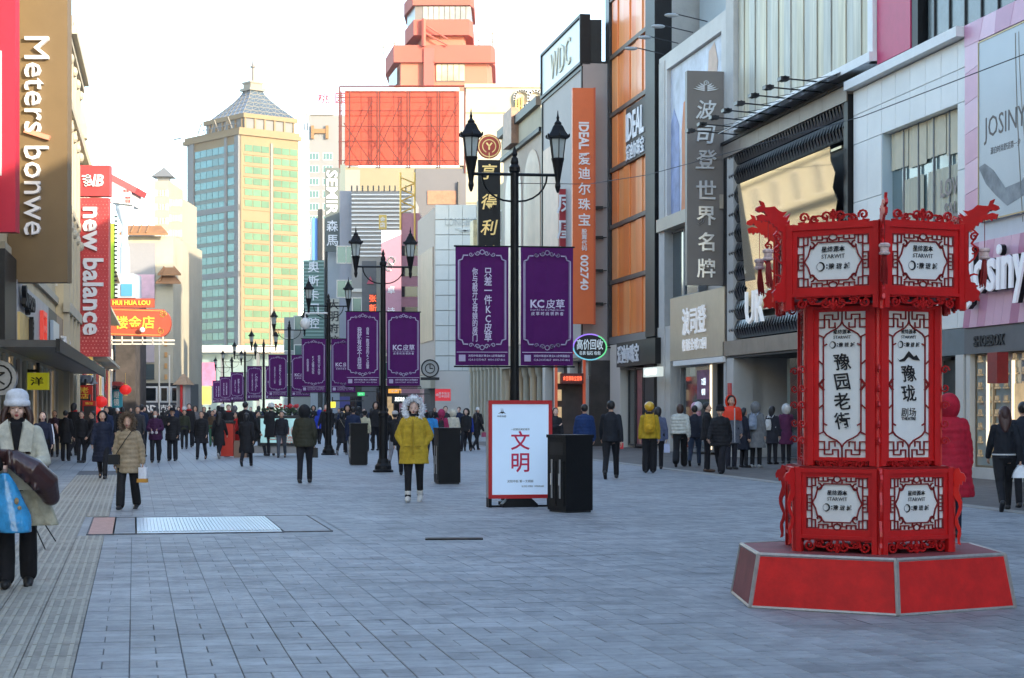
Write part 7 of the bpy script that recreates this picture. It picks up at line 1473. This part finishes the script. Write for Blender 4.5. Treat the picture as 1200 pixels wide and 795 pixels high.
    if face and det >= 1:
        ms = MB()
        for s in (-1, 1):
            ms.ell((s * .031, -.0835, Z(1.582)), .0115, .008, .0035 if det == 2 else .0042, 8, 5); ms.tube([(s * .018, -.088, Z(1.600)), (s * .034, -.088, Z(1.605)), (s * .050, -.078, Z(1.600))], .0024, n=4)
        child('eyes_and_brows', bare(ms, 'eyes'), M('eye_dark', (.02, .013, .01), .35), o)
        ms = MB(); ms.ell((0, -.0875, Z(1.523)), .021, .009, .0055, 8, 5); ms.ell((0, -.0855, Z(1.514)), .016, .009, .006, 8, 5); child('lips', bare(ms, 'lips'), M('lips_red', (.42, .08, .07), .4), o)
    if under and det >= 1:
        child('turtleneck', fuse((lambda m: (m.tube([(0, -.02, Z(1.38)), (0, .0, Z(1.50))], [.075, .062], n=12), m.prism([(-.055, Z(1.46)), (.055, Z(1.46)), (.012, Z(1.18)), (-.012, Z(1.18))], -.165, -.07), m)[-1])(MB()), .012, 1, 'turtleneck'), fabric(under), o)
    return o, J
def carried(o, mb, name, label, cat, mat, vox=None, group=None):
    me = fuse(mb, vox, 1, name) if vox else bare(mb, name, False); b = obj(name, me); me.materials.append(mat); b.location = o.location; b.rotation_euler = o.rotation_euler; b.scale = o.scale; return tag(b, label, cat, group)
def backpack(o, J, label, col, big=1.0):
    dz = J['dz']; mb = MB(); rs = []
    for k in range(9):
        f = k / 8; z = 1.0 + .40 * f * big; w_ = .13 * big * math.sin(math.pi * (.22 + .62 * f)) ** .5; d_ = .085 * big * math.sin(math.pi * (.2 + .6 * f)) ** .5
        rs.append([(w_ * math.cos(2 * math.pi * j / 16), .225 + d_ * math.sin(2 * math.pi * j / 16), z + dz) for j in range(16)])
    mb.rings(rs); mb.tube([(0, .12, 1.38 + dz), (0, .2, 1.40 + dz)], .03)
    for s in (-1, 1): mb.tube([(s * .08, .16, 1.36 + dz), (s * .10, .04, 1.475 + dz), (s * .11, -.12, 1.40 + dz), (s * .13, -.14, 1.22 + dz), (s * .16, .08, 1.08 + dz)], .016, n=6)
    mb.ell((0, .30 * (.5 + .5 * big), 1.12 + dz), .09, .045, .08, 10, 6)
    return carried(o, mb, 'backpack', label, 'backpack', fabric(col, .7), .011, 'backpacks')
def hand_bag(o, J, i, label, mat, w_=.14, h_=.2, d_=.05, drop=.12, name='shopping_bag', cat='bag', floppy=0):
    wr = J['arm', i][2] + J['arm', i][3].normalized() * .07; x, y, z = wr; mb = MB(); rs = []
    for k in range(8):
        f = k / 7; ww = w_ * (1 - floppy * f ** 2); dd = d_ * (1 - .6 * floppy * f) ; rs.append([(x + ww * cx * (1 + .04 * math.sin(k * 3 + q)), y + dd * cy, z - drop - h_ + h_ * f) for q, (cx, cy) in enumerate(((-1, -.8), (-.5, -1.05), (.5, -1.05), (1, -.8), (1, .8), (.5, 1.05), (-.5, 1.05), (-1, .8)))])
    mb.rings(rs)
    for s in (-1, 1): mb.tube([(x - w_ * .4, y + s * d_ * .5, z - drop - .01), (x - .01, y + s * .008, z + .0), (x + .01, y + s * .008, z), (x + w_ * .4, y + s * d_ * .5, z - drop - .01)], .004, n=4)
    return carried(o, mb, name, label, cat, mat)
def shoulder_bag(o, J, label, col, s=1):
    dz = J['dz']; mb = MB(); mb.tube([(-s * .12, -.12, 1.44 + dz), (0, -.20, 1.25 + dz), (s * .17, -.18, 1.0 + dz)], .008, n=5); mb.tube([(-s * .12, -.12, 1.44 + dz), (-s * .08, .10, 1.46 + dz), (s * .1, .19, 1.2 + dz), (s * .2, .12, 1.0 + dz)], .008, n=5)
    mb.box(s * .10, s * .30, -.24, -.15, .82 + dz, 1.0 + dz); mb.box(s * .105, s * .295, -.25, -.24, .9 + dz, 1.0 + dz); return carried(o, mb, 'shoulder_bag', label, 'bag', M('bag_%02x' % int(col[0] * 255), col, .45))
BLK = (.013, .013, .016); NAVY = (.012, .016, .035)
# ---- woman with the grey beanie at the left edge
o, J = person(20, 690, 464, 12, 'woman in pale grey beanie and cream coat, brown jacket over her arm', 'hold', 2, (.50, .49, .40), hem=.86, fat=1.12, flare=.05, legc=BLK, legw=.02, hair=('long', (.045, .018, .012)), hat=('beanie', (.62, .64, .68)), under=(.01, .01, .012), heavy=.012, skin=SKIN2, shoec=(.012, .012, .013))
dz = J['dz']; Z = lambda z: z + dz
mb = MB(); 
for s in (-1, 1):
    rs = []
    for k in range(12): z = 1.60 - .42 * k / 11; x = s * (.085 + .03 * math.sin(k * .55) + .018 * k / 11); rs.append([(x + .030 * math.cos(2 * math.pi * j / 8), -.03 - .006 * k + .038 * math.sin(2 * math.pi * j / 8), Z(z)) for j in range(8)])
    mb.rings(rs)
h_ = bare(mb, 'hair_lock'); child('hair_lock', h_, hairm((.045, .018, .012)), o)
mb = MB()
for s in (-1, 1): mb.add([(s * .02, -.150, Z(1.20)), (s * .13, -.165, Z(1.20)), (s * .15, -.13, Z(1.43)), (s * .075, -.105, Z(1.49)), (s * .02, -.135, Z(1.20)), (s * .13, -.15, Z(1.20)), (s * .15, -.115, Z(1.43)), (s * .075, -.09, Z(1.49))], [(0, 1, 2, 3), (7, 6, 5, 4), (0, 4, 5, 1), (1, 5, 6, 2), (2, 6, 7, 3), (3, 7, 4, 0)])
child('lapel', bare(mb, 'lapel', False), fabric((.55, .54, .45), .8), o)
mb = MB(); n = 14; rs = []   # the loose lower flap of the coat swinging to the side
for k in range(9):
    f = k / 8; z = .98 - .44 * f; rs.append([(.08 + .12 * f + (.13 + .04 * f) * math.cos(2 * math.pi * j / n), -.02 + (.10 + .03 * math.sin(j * 2 + k)) * math.sin(2 * math.pi * j / n), Z(z)) for j in range(n)])
mb.rings(rs); child('coat_flap', fuse(mb, .012, 2, 'coat_flap'), fabric((.42, .40, .30), .8), o)
mb = MB(); mb.tube([(-.12, -.26, Z(1.17)), (-.02, -.32, Z(1.14)), (.14, -.34, Z(1.04)), (.26, -.28, Z(.92)), (.30, -.22, Z(.80))], [.06, .09, .115, .12, .08], n=14, ball=True)
for q in range(4): mb.tube([(-.05 + .07 * q, -.385 + .01 * q, Z(1.20 - .06 * q)), (-.04 + .07 * q, -.40, Z(1.10 - .07 * q))], .03, n=8, ball=True)
carried(o, mb, 'folded_jacket', 'shiny dark brown puffer jacket folded over the arm of the beanie woman', 'jacket', M('leather_brown', (.045, .016, .016), .28, var=.2, vs=6, bump=.4, bs=18, coat=.3), .012)
mb = MB(); rs = []
for k in range(12):
    f = k / 11; w_ = .03 + .12 * math.sin(math.pi * min(1, f * .62 + .02)) ** 1; rs.append([((-.09 + .10 * f) + w_ * math.cos(2 * math.pi * j / 14) * (1 + .08 * math.sin(j * 3 + k)), -.40 + .05 * math.sin(2 * math.pi * j / 14) * (1 + f), Z(1.02 - .52 * f)) for j in range(14)])
mb.rings(rs); mb.smooth = True
bg_ = carried(o, mb, 'plastic_bag', 'bright blue plastic carrier bag hanging in front of the beanie woman', 'bag', M('bag_blue', (.04, .30, .60), .22, var=.35, vs=8, bump=.5, bs=14, coat=.4), .012)
mb = MB(); mb.ell((.02, -.505, Z(.78)), .02, .006, .03, 8, 5); mb.ell((.045, -.51, Z(.72)), .018, .006, .018, 8, 5); q = bare(mb, 'print'); q2 = obj('bag_print', q, bg_); q.materials.append(M('print_amber', (.35, .25, .12), .5, var=.5, vs=40))
mb = MB(); mb.tube([(.20, -.06, Z(.62)), (.34, -.12, Z(.40))], .006, n=5); mb.tube([(.12, -.08, Z(.62)), (.25, -.14, Z(.33))], .006, n=5); carried(o, mb, 'umbrella_spokes', 'thin dark umbrella ribs sticking out under the coat of the beanie woman', 'umbrella', m_black)
# her companion, mostly outside the frame
o, J = person(-34, 694, 470, 8, 'person in black coat mostly cut off by the left picture edge', 'hold', 1, (.012, .013, .015), hem=.55, fat=1.12, legc=BLK, hair=('short', (.012, .01, .01)))
# woman with the white striped sleeve behind
o, J = person(50, 562, 481, 15, 'long-haired woman in dark jacket with white sleeve stripe behind the beanie woman', 'walk1', 1, (.015, .018, .04), hem=.8, legc=BLK, hair=('long', (.03, .015, .01)), shoec=(.6, .6, .58), skin=SKIN2)
mb = MB(); sh, el, wr, d = J['arm', 1]; mb.tube([sh + V3((.055, -.02, .03)), el + V3((.06, -.02, .02)), wr + V3((.045, -.02, .0))], .016, n=6); child('sleeve_stripe', bare(mb, 'stripe'), M('stripe_white', (.7, .72, .8), .6), o)
# beige fur-hooded woman
o, J = person(150, 598, 487, -5, 'woman in beige quilted coat with brown fur hood, carrying a small white and orange bag', 'carry', 2, (.34, .26, .165), hem=.66, puff=.012, fat=1.12, flare=.03, legc=(.016, .016, .018), legw=.022, hair=('none', BLK), hood=(.30, .23, .15), fur=((.13, .09, .06), 1.06), heavy=.004)
shoulder_bag(o, J, 'black handbag slung across the beige quilted coat', (.012, .012, .014), s=-1)
b_ = hand_bag(o, J, 1, 'white plastic bag with an orange base in the hand of the woman in beige', M('bag_white', (.72, .74, .80), .4, var=.1, vs=20), .075, .20, .05, .03)
wr = J['arm', 1][2]; mb = MB(); mb.box(wr.x - .09, wr.x + .09, wr.y - .07, wr.y + .05, wr.z - .37, wr.z - .30); q = bare(mb, 'x', False); q.materials.append(M('box_orange', (.6, .28, .04), .5)); obj('orange_base', q, b_)
# yellow coat
o, J = person(485, 589, 471, -2, 'woman in mustard yellow padded coat with big white fur hood, hands in pockets', 'pocket', 2, (.50, .34, .03), hem=.64, puff=.005, fat=1.28, flare=.03, legc=BLK, hair=('bob', (.012, .009, .008)), hood=(.5, .34, .03), fur=((.74, .76, .80), 1.22), shoec=(.6, .59, .56), heavy=.013, legw=-.004, scarf=(.02, .02, .025), skin=SKIN2)
mb = MB(); dz = J['dz']
for sx in (-1, 1): mb.box(sx * .09 - .05, sx * .09 + .05, -.235, -.20, .93 + dz, .95 + dz)
mb.box(-.012, .012, -.245, -.18, .80 + dz, 1.40 + dz); child('coat_trim', bare(mb, 'trim', False), fabric((.36, .24, .02)), o)
hand_bag(o, J, 0, 'small blue bottle bag at the side of the yellow coat', M('bag_lightblue', (.08, .25, .55), .4), .05, .14, .04, -.02)
K = person
def bagp(o, J, *a, **k): backpack(o, J, *a, **k)
o, J = K(120, 562, 481, 6, 'tall figure in long navy hooded down coat and black boots, left of the beige coat', 'walk2', 1, NAVY, hem=.46, puff=.01, fat=1.12, legc=BLK, hood=NAVY, heavy=.01, hair=('bob', BLK))
o, J = K(95.5, 543, 483, 0, 'person in short black jacket with visible face, second left of the long navy coat', 'stand', 1, BLK, hem=.84)
o, J = K(77, 541, 482, 175, 'person seen from behind in plain black coat at the left, near the long-haired woman', 'stand', 1, BLK, hem=.6, legw=.01)
o, J = K(108, 543, 481, -60, 'person in black turned sideways, half hidden by the long navy coat', 'walk1', 1, (.018, .018, .022), hem=.7)
o, J = K(64, 536, 482, 10, 'woman in dark jacket carrying a pink and white coat, behind the long-haired woman', 'hold', 1, (.03, .015, .03), hem=.8, hair=('bob', BLK)); mb = MB(); mb.tube([(.05, -.28, 1.2), (.16, -.3, 1.0), (.2, -.25, .82)], [.05, .07, .05], n=8, ball=True); carried(o, mb, 'folded_coat', 'pale pink coat folded over an arm at the left of the crowd', 'coat', fabric((.6, .42, .42)), .014)
o, J = K(182, 543, 482, 4, 'woman in dark purple padded coat wearing a white face mask, hands joined', 'hold', 1, (.05, .012, .05), hem=.74, puff=.008, fat=1.12, hair=('long', BLK), legw=.01)
mb = MB(); mb.ell((0, -.075, 1.525 + J['dz']), .052, .035, .045, 12, 7); child('face_mask', bare(mb, 'mask'), m_white, o)
mb = MB()
for s in (-1, 1): mb.ell((s * .07, -.3, 1.0), .05, .05, .05, 8, 6)
child('white_gloves', bare(mb, 'gloves'), fabric((.55, .52, .55)), o)
o, J = K(202, 541, 480, -4, 'man in black puffer coat and black brimmed hat, walking towards us', 'phone', 1, BLK, hem=.66, puff=.01, fat=1.18, hat=('brim', BLK), legw=.02)
o, J = K(216, 527, 481, 10, 'man in dark olive jacket further back between the two black coats', 'stand', 1, (.03, .035, .02), hem=.85)
o, J = K(236, 539, 481, 0, 'person in black knee-length puffer coat walking towards us, left of the tartan bag', 'walk1', 1, (.014, .014, .017), hem=.6, puff=.011, fat=1.15)
o, J = K(257, 538, 482, 172, 'woman in long black coat and pale boots walking away beside the red cabinet', 'walk2', 1, BLK, hem=.5, hair=('long', BLK), shoec=(.4, .38, .37), heavy=.008); shoulder_bag(o, J, 'black shoulder bag on the woman in pale boots', (.015, .015, .018))
o, J = K(249, 524, 482, 0, 'child-like figure in green patterned trousers behind the pale-booted woman', 'stand', 1, (.08, .05, .03), hem=.85, legc=(.05, .14, .08))
o, J = K(289, 547, 483, 178, 'figure in full-length black coat seen from behind, closest dark figure in mid street', 'walk1', 1, (.012, .013, .017), hem=.45, fat=1.1, hair=('bob', BLK), heavy=.01)
o, J = K(302, 535, 481, 70, 'man in black striding to the right, face visible beside the full-length black coat', 'walk2', 1, (.014, .014, .017), hem=.68)
o, J = K(277, 536, 482, -60, 'walker in bright red coat half hidden behind the full-length black coat', 'walk1', 1, (.5, .02, .02), hem=.62, hair=('bob', BLK))
o, J = K(330, 537, 481, 2, 'man in black padded jacket and faded jeans facing us before the lit box', 'walk1', 1, (.015, .016, .022), hem=.84, puff=.008, fat=1.1, legc=(.07, .08, .10))
o, J = K(357, 567, 476, 178, 'man in camouflage jacket and black hood seen from behind left of the third lamp post', 'step1', 2, (.035, .035, .022), hem=.80, puff=.006, fat=1.12, legc=(.014, .014, .02), hair=('none', BLK), hood=(.014, .014, .016), heavy=.004)
hand_bag(o, J, 0, 'black bag in the hand of the man in camouflage', M('bag_black', (.015, .015, .017), .45), .075, .22, .05, .03)
o, J = K(374.5, 521, 480, 176, 'person in bright blue hooded jacket walking away behind the third lamp post', 'walk2', 1, (.02, .05, .42), hem=.8, puff=.008, fat=1.1, hood=(.02, .05, .42))
o, J = K(401, 534, 482, 170, 'woman in long black coat with a beige shoulder bag left of the far litter bin', 'walk1', 1, BLK, hem=.5, hair=('bob', BLK), shoec=(.2, .2, .21), heavy=.008); shoulder_bag(o, J, 'beige shoulder bag against a long black coat', (.3, .26, .2), s=-1)
o, J = K(414, 540, 478, 176, 'broad person in navy padded coat behind the far litter bin', 'stand', 1, (.012, .022, .06), hem=.62, puff=.009, fat=1.2)
o, J = K(427.5, 530, 481, 178, 'person in cream jacket and dark cap beyond the far litter bin', 'walk1', 1, (.5, .47, .33), hem=.8, hat=('cap', BLK))
o, J = K(437, 520, 481, 160, 'slim dark figure right of the cream jacket', 'walk2', 1, BLK, hem=.72)
o, J = K(463, 547, 481, 172, 'person in black jacket and white cap with a round bag beside the second lamp post', 'walk1', 1, BLK, hem=.78, hat=('cap', (.5, .5, .5)), legc=(.2, .2, .22))
o, J = K(473, 558, 482, 178, 'dark walker partly hidden behind the yellow-coated woman', 'walk2', 1, BLK, hem=.7)
o, J = K(505, 540, 480, 176, 'person in bright sky-blue jacket right behind the yellow-coated woman', 'walk1', 1, (.03, .22, .52), hem=.8, puff=.01, fat=1.12, hair=('bob', BLK))
o, J = K(517.5, 538, 481, 178, 'person in dark pink hooded jacket with a small black backpack above the square bin', 'stand', 1, (.36, .03, .10), hem=.76, hood=(.36, .03, .10)); bagp(o, J, 'small black backpack on the dark pink jacket', (.02, .02, .025), big=.85)
o, J = K(531, 536, 481, 180, 'person in cream white hooded coat seen from behind above the square bin', 'stand', 1, (.58, .55, .45), hem=.7, hood=(.58, .55, .45))
o, J = K(548, 529, 481, 178, 'person wearing a royal blue backpack walking away right of the square bin', 'walk1', 1, (.02, .05, .3), hem=.82, hair=('short', BLK)); bagp(o, J, 'large royal blue backpack', (.02, .06, .42), big=1.1)
o, J = K(558.5, 528, 483, 150, 'woman in black carrying a small pink bag next to the royal blue backpack', 'walk2', 1, BLK, hem=.7, hair=('long', BLK)); hand_bag(o, J, 0, 'pink floral bag in the hand of the woman in black', M('bag_pinkish', (.5, .1, .18), .5, var=.4, vs=20), .11, .2, .05, .03)
o, J = K(651, 545, 479, 30, 'dark-haired woman eating, face just visible at the right edge of the poster', 'phone', 1, (.02, .02, .025), hem=.7, hair=('long', BLK), skin=SKIN2)
o, J = K(685, 556, 475, 176, 'person in navy blue puffer jacket seen from behind above the largest bin', 'stand', 1, (.012, .035, .12), hem=.78, puff=.014, fat=1.22)
o, J = K(716, 562, 468, 172, 'tall man in black walking away with a small red item in his left hand', 'walk1', 2, (.012, .014, .02), hem=.84, fat=1.05, legc=BLK); hand_bag(o, J, 0, 'small red packet in the hand of the tall man in black', M('packet_red', (.6, .03, .04), .5), .035, .13, .02, -.02, 'red_packet', 'packet')
o, J = K(761, 555, 474, 176, 'delivery rider in yellow helmet and black trousers seen from behind', 'stand', 2, (.45, .30, .02), hem=.84, fat=1.1, legc=(.014, .014, .016), legw=.03, hair=('none', BLK), hat=('helmet', (.65, .38, .02)), heavy=.01)
backpack(o, J, 'yellow padded rider backpack with dark print', (.62, .36, .02), 1.12); mb = MB(); mb.tube([(0, .01, 1.36 + J['dz']), (0, .0, 1.5 + J['dz'])], [.12, .085], n=10); child('black_collar', bare(mb, 'collar'), fabric(BLK), o)
o, J = K(771, 551, 477, 178, 'person half hidden behind the delivery rider holding a pale carrier bag', 'carry', 1, (.10, .12, .2), hem=.78, hair=('bob', BLK)); hand_bag(o, J, 0, 'pale blue and red paper carrier bag beside the delivery rider', M('bag_paleblue', (.5, .55, .75), .5, var=.15, vs=10), .08, .24, .04, .08)
o, J = K(797, 548, 472, 172, 'woman in short cream puffer jacket and wide black trousers, back to us', 'walk1', 2, (.56, .56, .50), hem=.92, puff=.014, fat=1.28, legc=(.012, .012, .014), legw=.035, hair=('bob', (.05, .02, .012)))
o, J = K(814, 547, 474, 168, 'person in dark navy jacket and jeans walking behind the cream puffer', 'walk1', 1, (.015, .018, .03), hem=.82, legc=(.03, .045, .08))
o, J = K(829, 554, 473, 80, 'man in black with glasses and brown shoes turned to the stout figure', 'stand', 2, (.013, .013, .016), hem=.78, shoec=(.12, .06, .035))
o, J = K(844, 556, 475, -20, 'stout person in black puffer coat and dark cap in front of the red hood', 'walk2', 2, (.013, .013, .017), hem=.72, puff=.012, fat=1.30, legw=.035, hat=('beanie', BLK))
o, J = K(857, 551, 465, 20, 'tall man in bright orange-red hooded jacket with grey lower half', 'stand', 2, (.12, .13, .16), hem=.60, fat=1.08, hood=(.80, .045, .012), hair=('short', BLK), legc=(.02, .02, .03))
dz = J['dz']; mb = MB(); rs = []
for z, rx, ry in ((1.14, .205, .162), (1.25, .21, .165), (1.36, .212, .162), (1.42, .165, .13), (1.47, .10, .09)): rs.append([(rx * math.cos(2 * math.pi * j / 18), .008 + ry * math.sin(2 * math.pi * j / 18), z + dz) for j in range(18)])
mb.rings(rs)
for i in (0, 1): sh, el, wr, d = J['arm', i]; mb.tube([sh, sh.lerp(el, .7)], [.092, .084], n=12, ball=True)
child('orange_yoke', fuse(mb, .012, 2, 'yoke'), M('yoke_orange', (.80, .045, .012), .6, emit=0), o); mb = MB(); mb.box(-.006, .006, -.19, -.15, .62 + dz, 1.42 + dz); child('zip', bare(mb, 'zip', False), M('zip_white', (.6, .6, .6), .4), o)
o, J = K(872, 549, 479, 110, 'person in long dark navy coat between the orange hood and the grey hooded coat', 'stand', 1, (.012, .015, .028), hem=.5, hair=('bob', BLK))
o, J = K(886, 549, 473, 150, 'person in grey hooded wool coat turned away with a light backpack', 'stand', 2, (.17, .175, .18), hem=.52, fat=1.12, flare=.06, hood=(.17, .175, .18), legc=(.015, .015, .018), shoec=(.4, .4, .4), heavy=.004); backpack(o, J, 'pale blue-grey backpack on the grey hooded coat', (.25, .30, .38), .95)
o, J = K(905, 545, 477, 140, 'dark-haired person with a white patterned backpack by the lantern edge', 'stand', 1, (.02, .02, .03), hem=.6, hair=('bob', BLK)); backpack(o, J, 'white patterned backpack with rabbit-like ears near the red lantern', (.55, .55, .55), .8)
o, J = K(921, 544, 475, 185, 'person in plum purple coat with white hood half hidden by the lantern pillar', 'phone', 1, (.10, .02, .07), hem=.55, hood=(.6, .6, .6))
o, J = K(1112, 636, 470, 168, 'person in deep red hooded puffer coat close behind the red lantern', 'stand', 2, (.42, .010, .03), hem=.48, puff=.009, fat=1.36, hood=(.42, .010, .03), legc=NAVY, hair=('none', BLK), Yv=22.5)
o, J = K(1177, 600, 474, 174, 'woman in black with reddish ponytail and pale belt walking away at the right', 'walk1', 2, (.012, .015, .022), hem=.88, legc=(.012, .013, .018), hair=('pony', (.05, .018, .015)), heavy=.006)
dz = J['dz']; mb = MB(); mb.lathe([(.197, .93), (.197, .955)], (0, .008, dz), n=18, sy=.8); child('pale_belt', bare(mb, 'belt'), M('belt_white', (.55, .55, .55), .5), o)
hand_bag(o, J, 0, 'white plastic bag in the hand of the ponytailed woman at the right', M('bag_white2', (.75, .77, .80), .3, var=.06, vs=12), .13, .20, .08, .02, floppy=.75)
o, J = K(1199, 596, 472, 178, 'dark-clothed person cut off by the right picture edge', 'step1', 1, (.012, .015, .025), hem=.7)
# ---- distant crowd
gar = [('black puffer coat', BLK, .66, .012, None), ('charcoal long coat', (.035, .035, .04), .48, 0, None), ('navy jacket', (.015, .02, .06), .82, 0, None), ('dark brown coat', (.06, .03, .02), .6, 0, None), ('black coat and white hat', BLK, .6, 0, ('beanie', (.6, .6, .6))), ('grey hooded coat', (.14, .14, .15), .6, 0, 'h'), ('maroon jacket', (.07, .01, .016), .78, 0, None), ('dark green parka', (.03, .05, .03), .66, 0, None), ('black coat and red scarf', BLK, .62, 0, 's'), ('tan coat', (.30, .20, .11), .58, 0, None), ('steel blue jacket', (.06, .12, .22), .8, 0, None), ('black hooded jacket', BLK, .8, 0, 'h')]
zones = [(62, 88, 'under the left shop signs', 6), (104, 148, 'behind the beige quilted coat', 6), (152, 184, 'before the dark glass shop window', 6), (188, 232, 'right of the white shop letters', 7), (236, 276, 'left of the lit advertising box', 7), (284, 322, 'around the lit advertising box', 5), (342, 384, 'between third and fourth lamp posts', 6), (386, 412, 'behind the third lamp post', 4), (416, 458, 'behind the second lamp post', 6), (466, 500, 'beyond the yellow-coated woman', 6), (506, 566, 'before the pale colonnade', 5), (628, 662, 'beyond the poster stand', 2)]
gar = [gar[0], gar[1], gar[2], gar[11], gar[4], gar[8], gar[5], gar[7], gar[3], gar[6], gar[10], gar[9]]
gr = random.Random(11); pp = ['walk1', 'walk2', 'stand', 'step1', 'phone']
for xa, xb, where, n_ in zones:
    gs = gar[:7] + gr.sample(gar[7:], 5)
    for k in range(n_):
        nm, col, hem, pf, extra = gs[k % len(gs)]; px = xa + (xb - xa) * (k + gr.uniform(.2, .8)) / n_; Y = gr.choice((62, 76, 88, 100, 115, 130, 150)) + gr.uniform(-3, 3)
        if xa > 380: Y = min(Y + 6, 110)
        rightlim = HX + F * (17.0 / Y - .171) - 12
        while px > HX + F * (16.6 / Y - .171) - 12 and Y > 60: Y -= 5
        h = gr.uniform(1.58, 1.80); fy = HY + F * EYE / Y; away = gr.random() < .45
        K(px, fy, fy - h * F / Y, (180 if away else 0) + gr.uniform(-20, 20), 'distant walker in %s, walking %s %s' % (nm, 'away' if away else 'closer', where), gr.choice(pp), 0, col, hem=hem, puff=pf, fat=gr.choice((1.05, 1.15)), hood=col if extra == 'h' else None, hat=extra if isinstance(extra, tuple) else None, scarf=(.5, .02, .02) if extra == 's' else None, hair=(gr.choice(('short', 'bob')), BLK), group='distant crowd filling the street', face=False, skin=gr.choice((SKIN, SKIN2)))

# ---- thin winter haze
hz = MB(); hz.box(-260, 260, -160, 620, -1.2, 125); hb_ = hz.build('haze', M('haze_air'), None); hb_['kind'] = 'stuff'
hm = _m['haze_air']; hn = hm.node_tree; hn.nodes.clear(); ho = hn.nodes.new('ShaderNodeOutputMaterial'); pv = hn.nodes.new('ShaderNodeVolumePrincipled'); pv.inputs['Color'].default_value = (1, .98, .95, 1); pv.inputs['Density'].default_value = .00014
pv.inputs['Anisotropy'].default_value = .2; hn.links.new(pv.outputs[0], ho.inputs['Volume'])
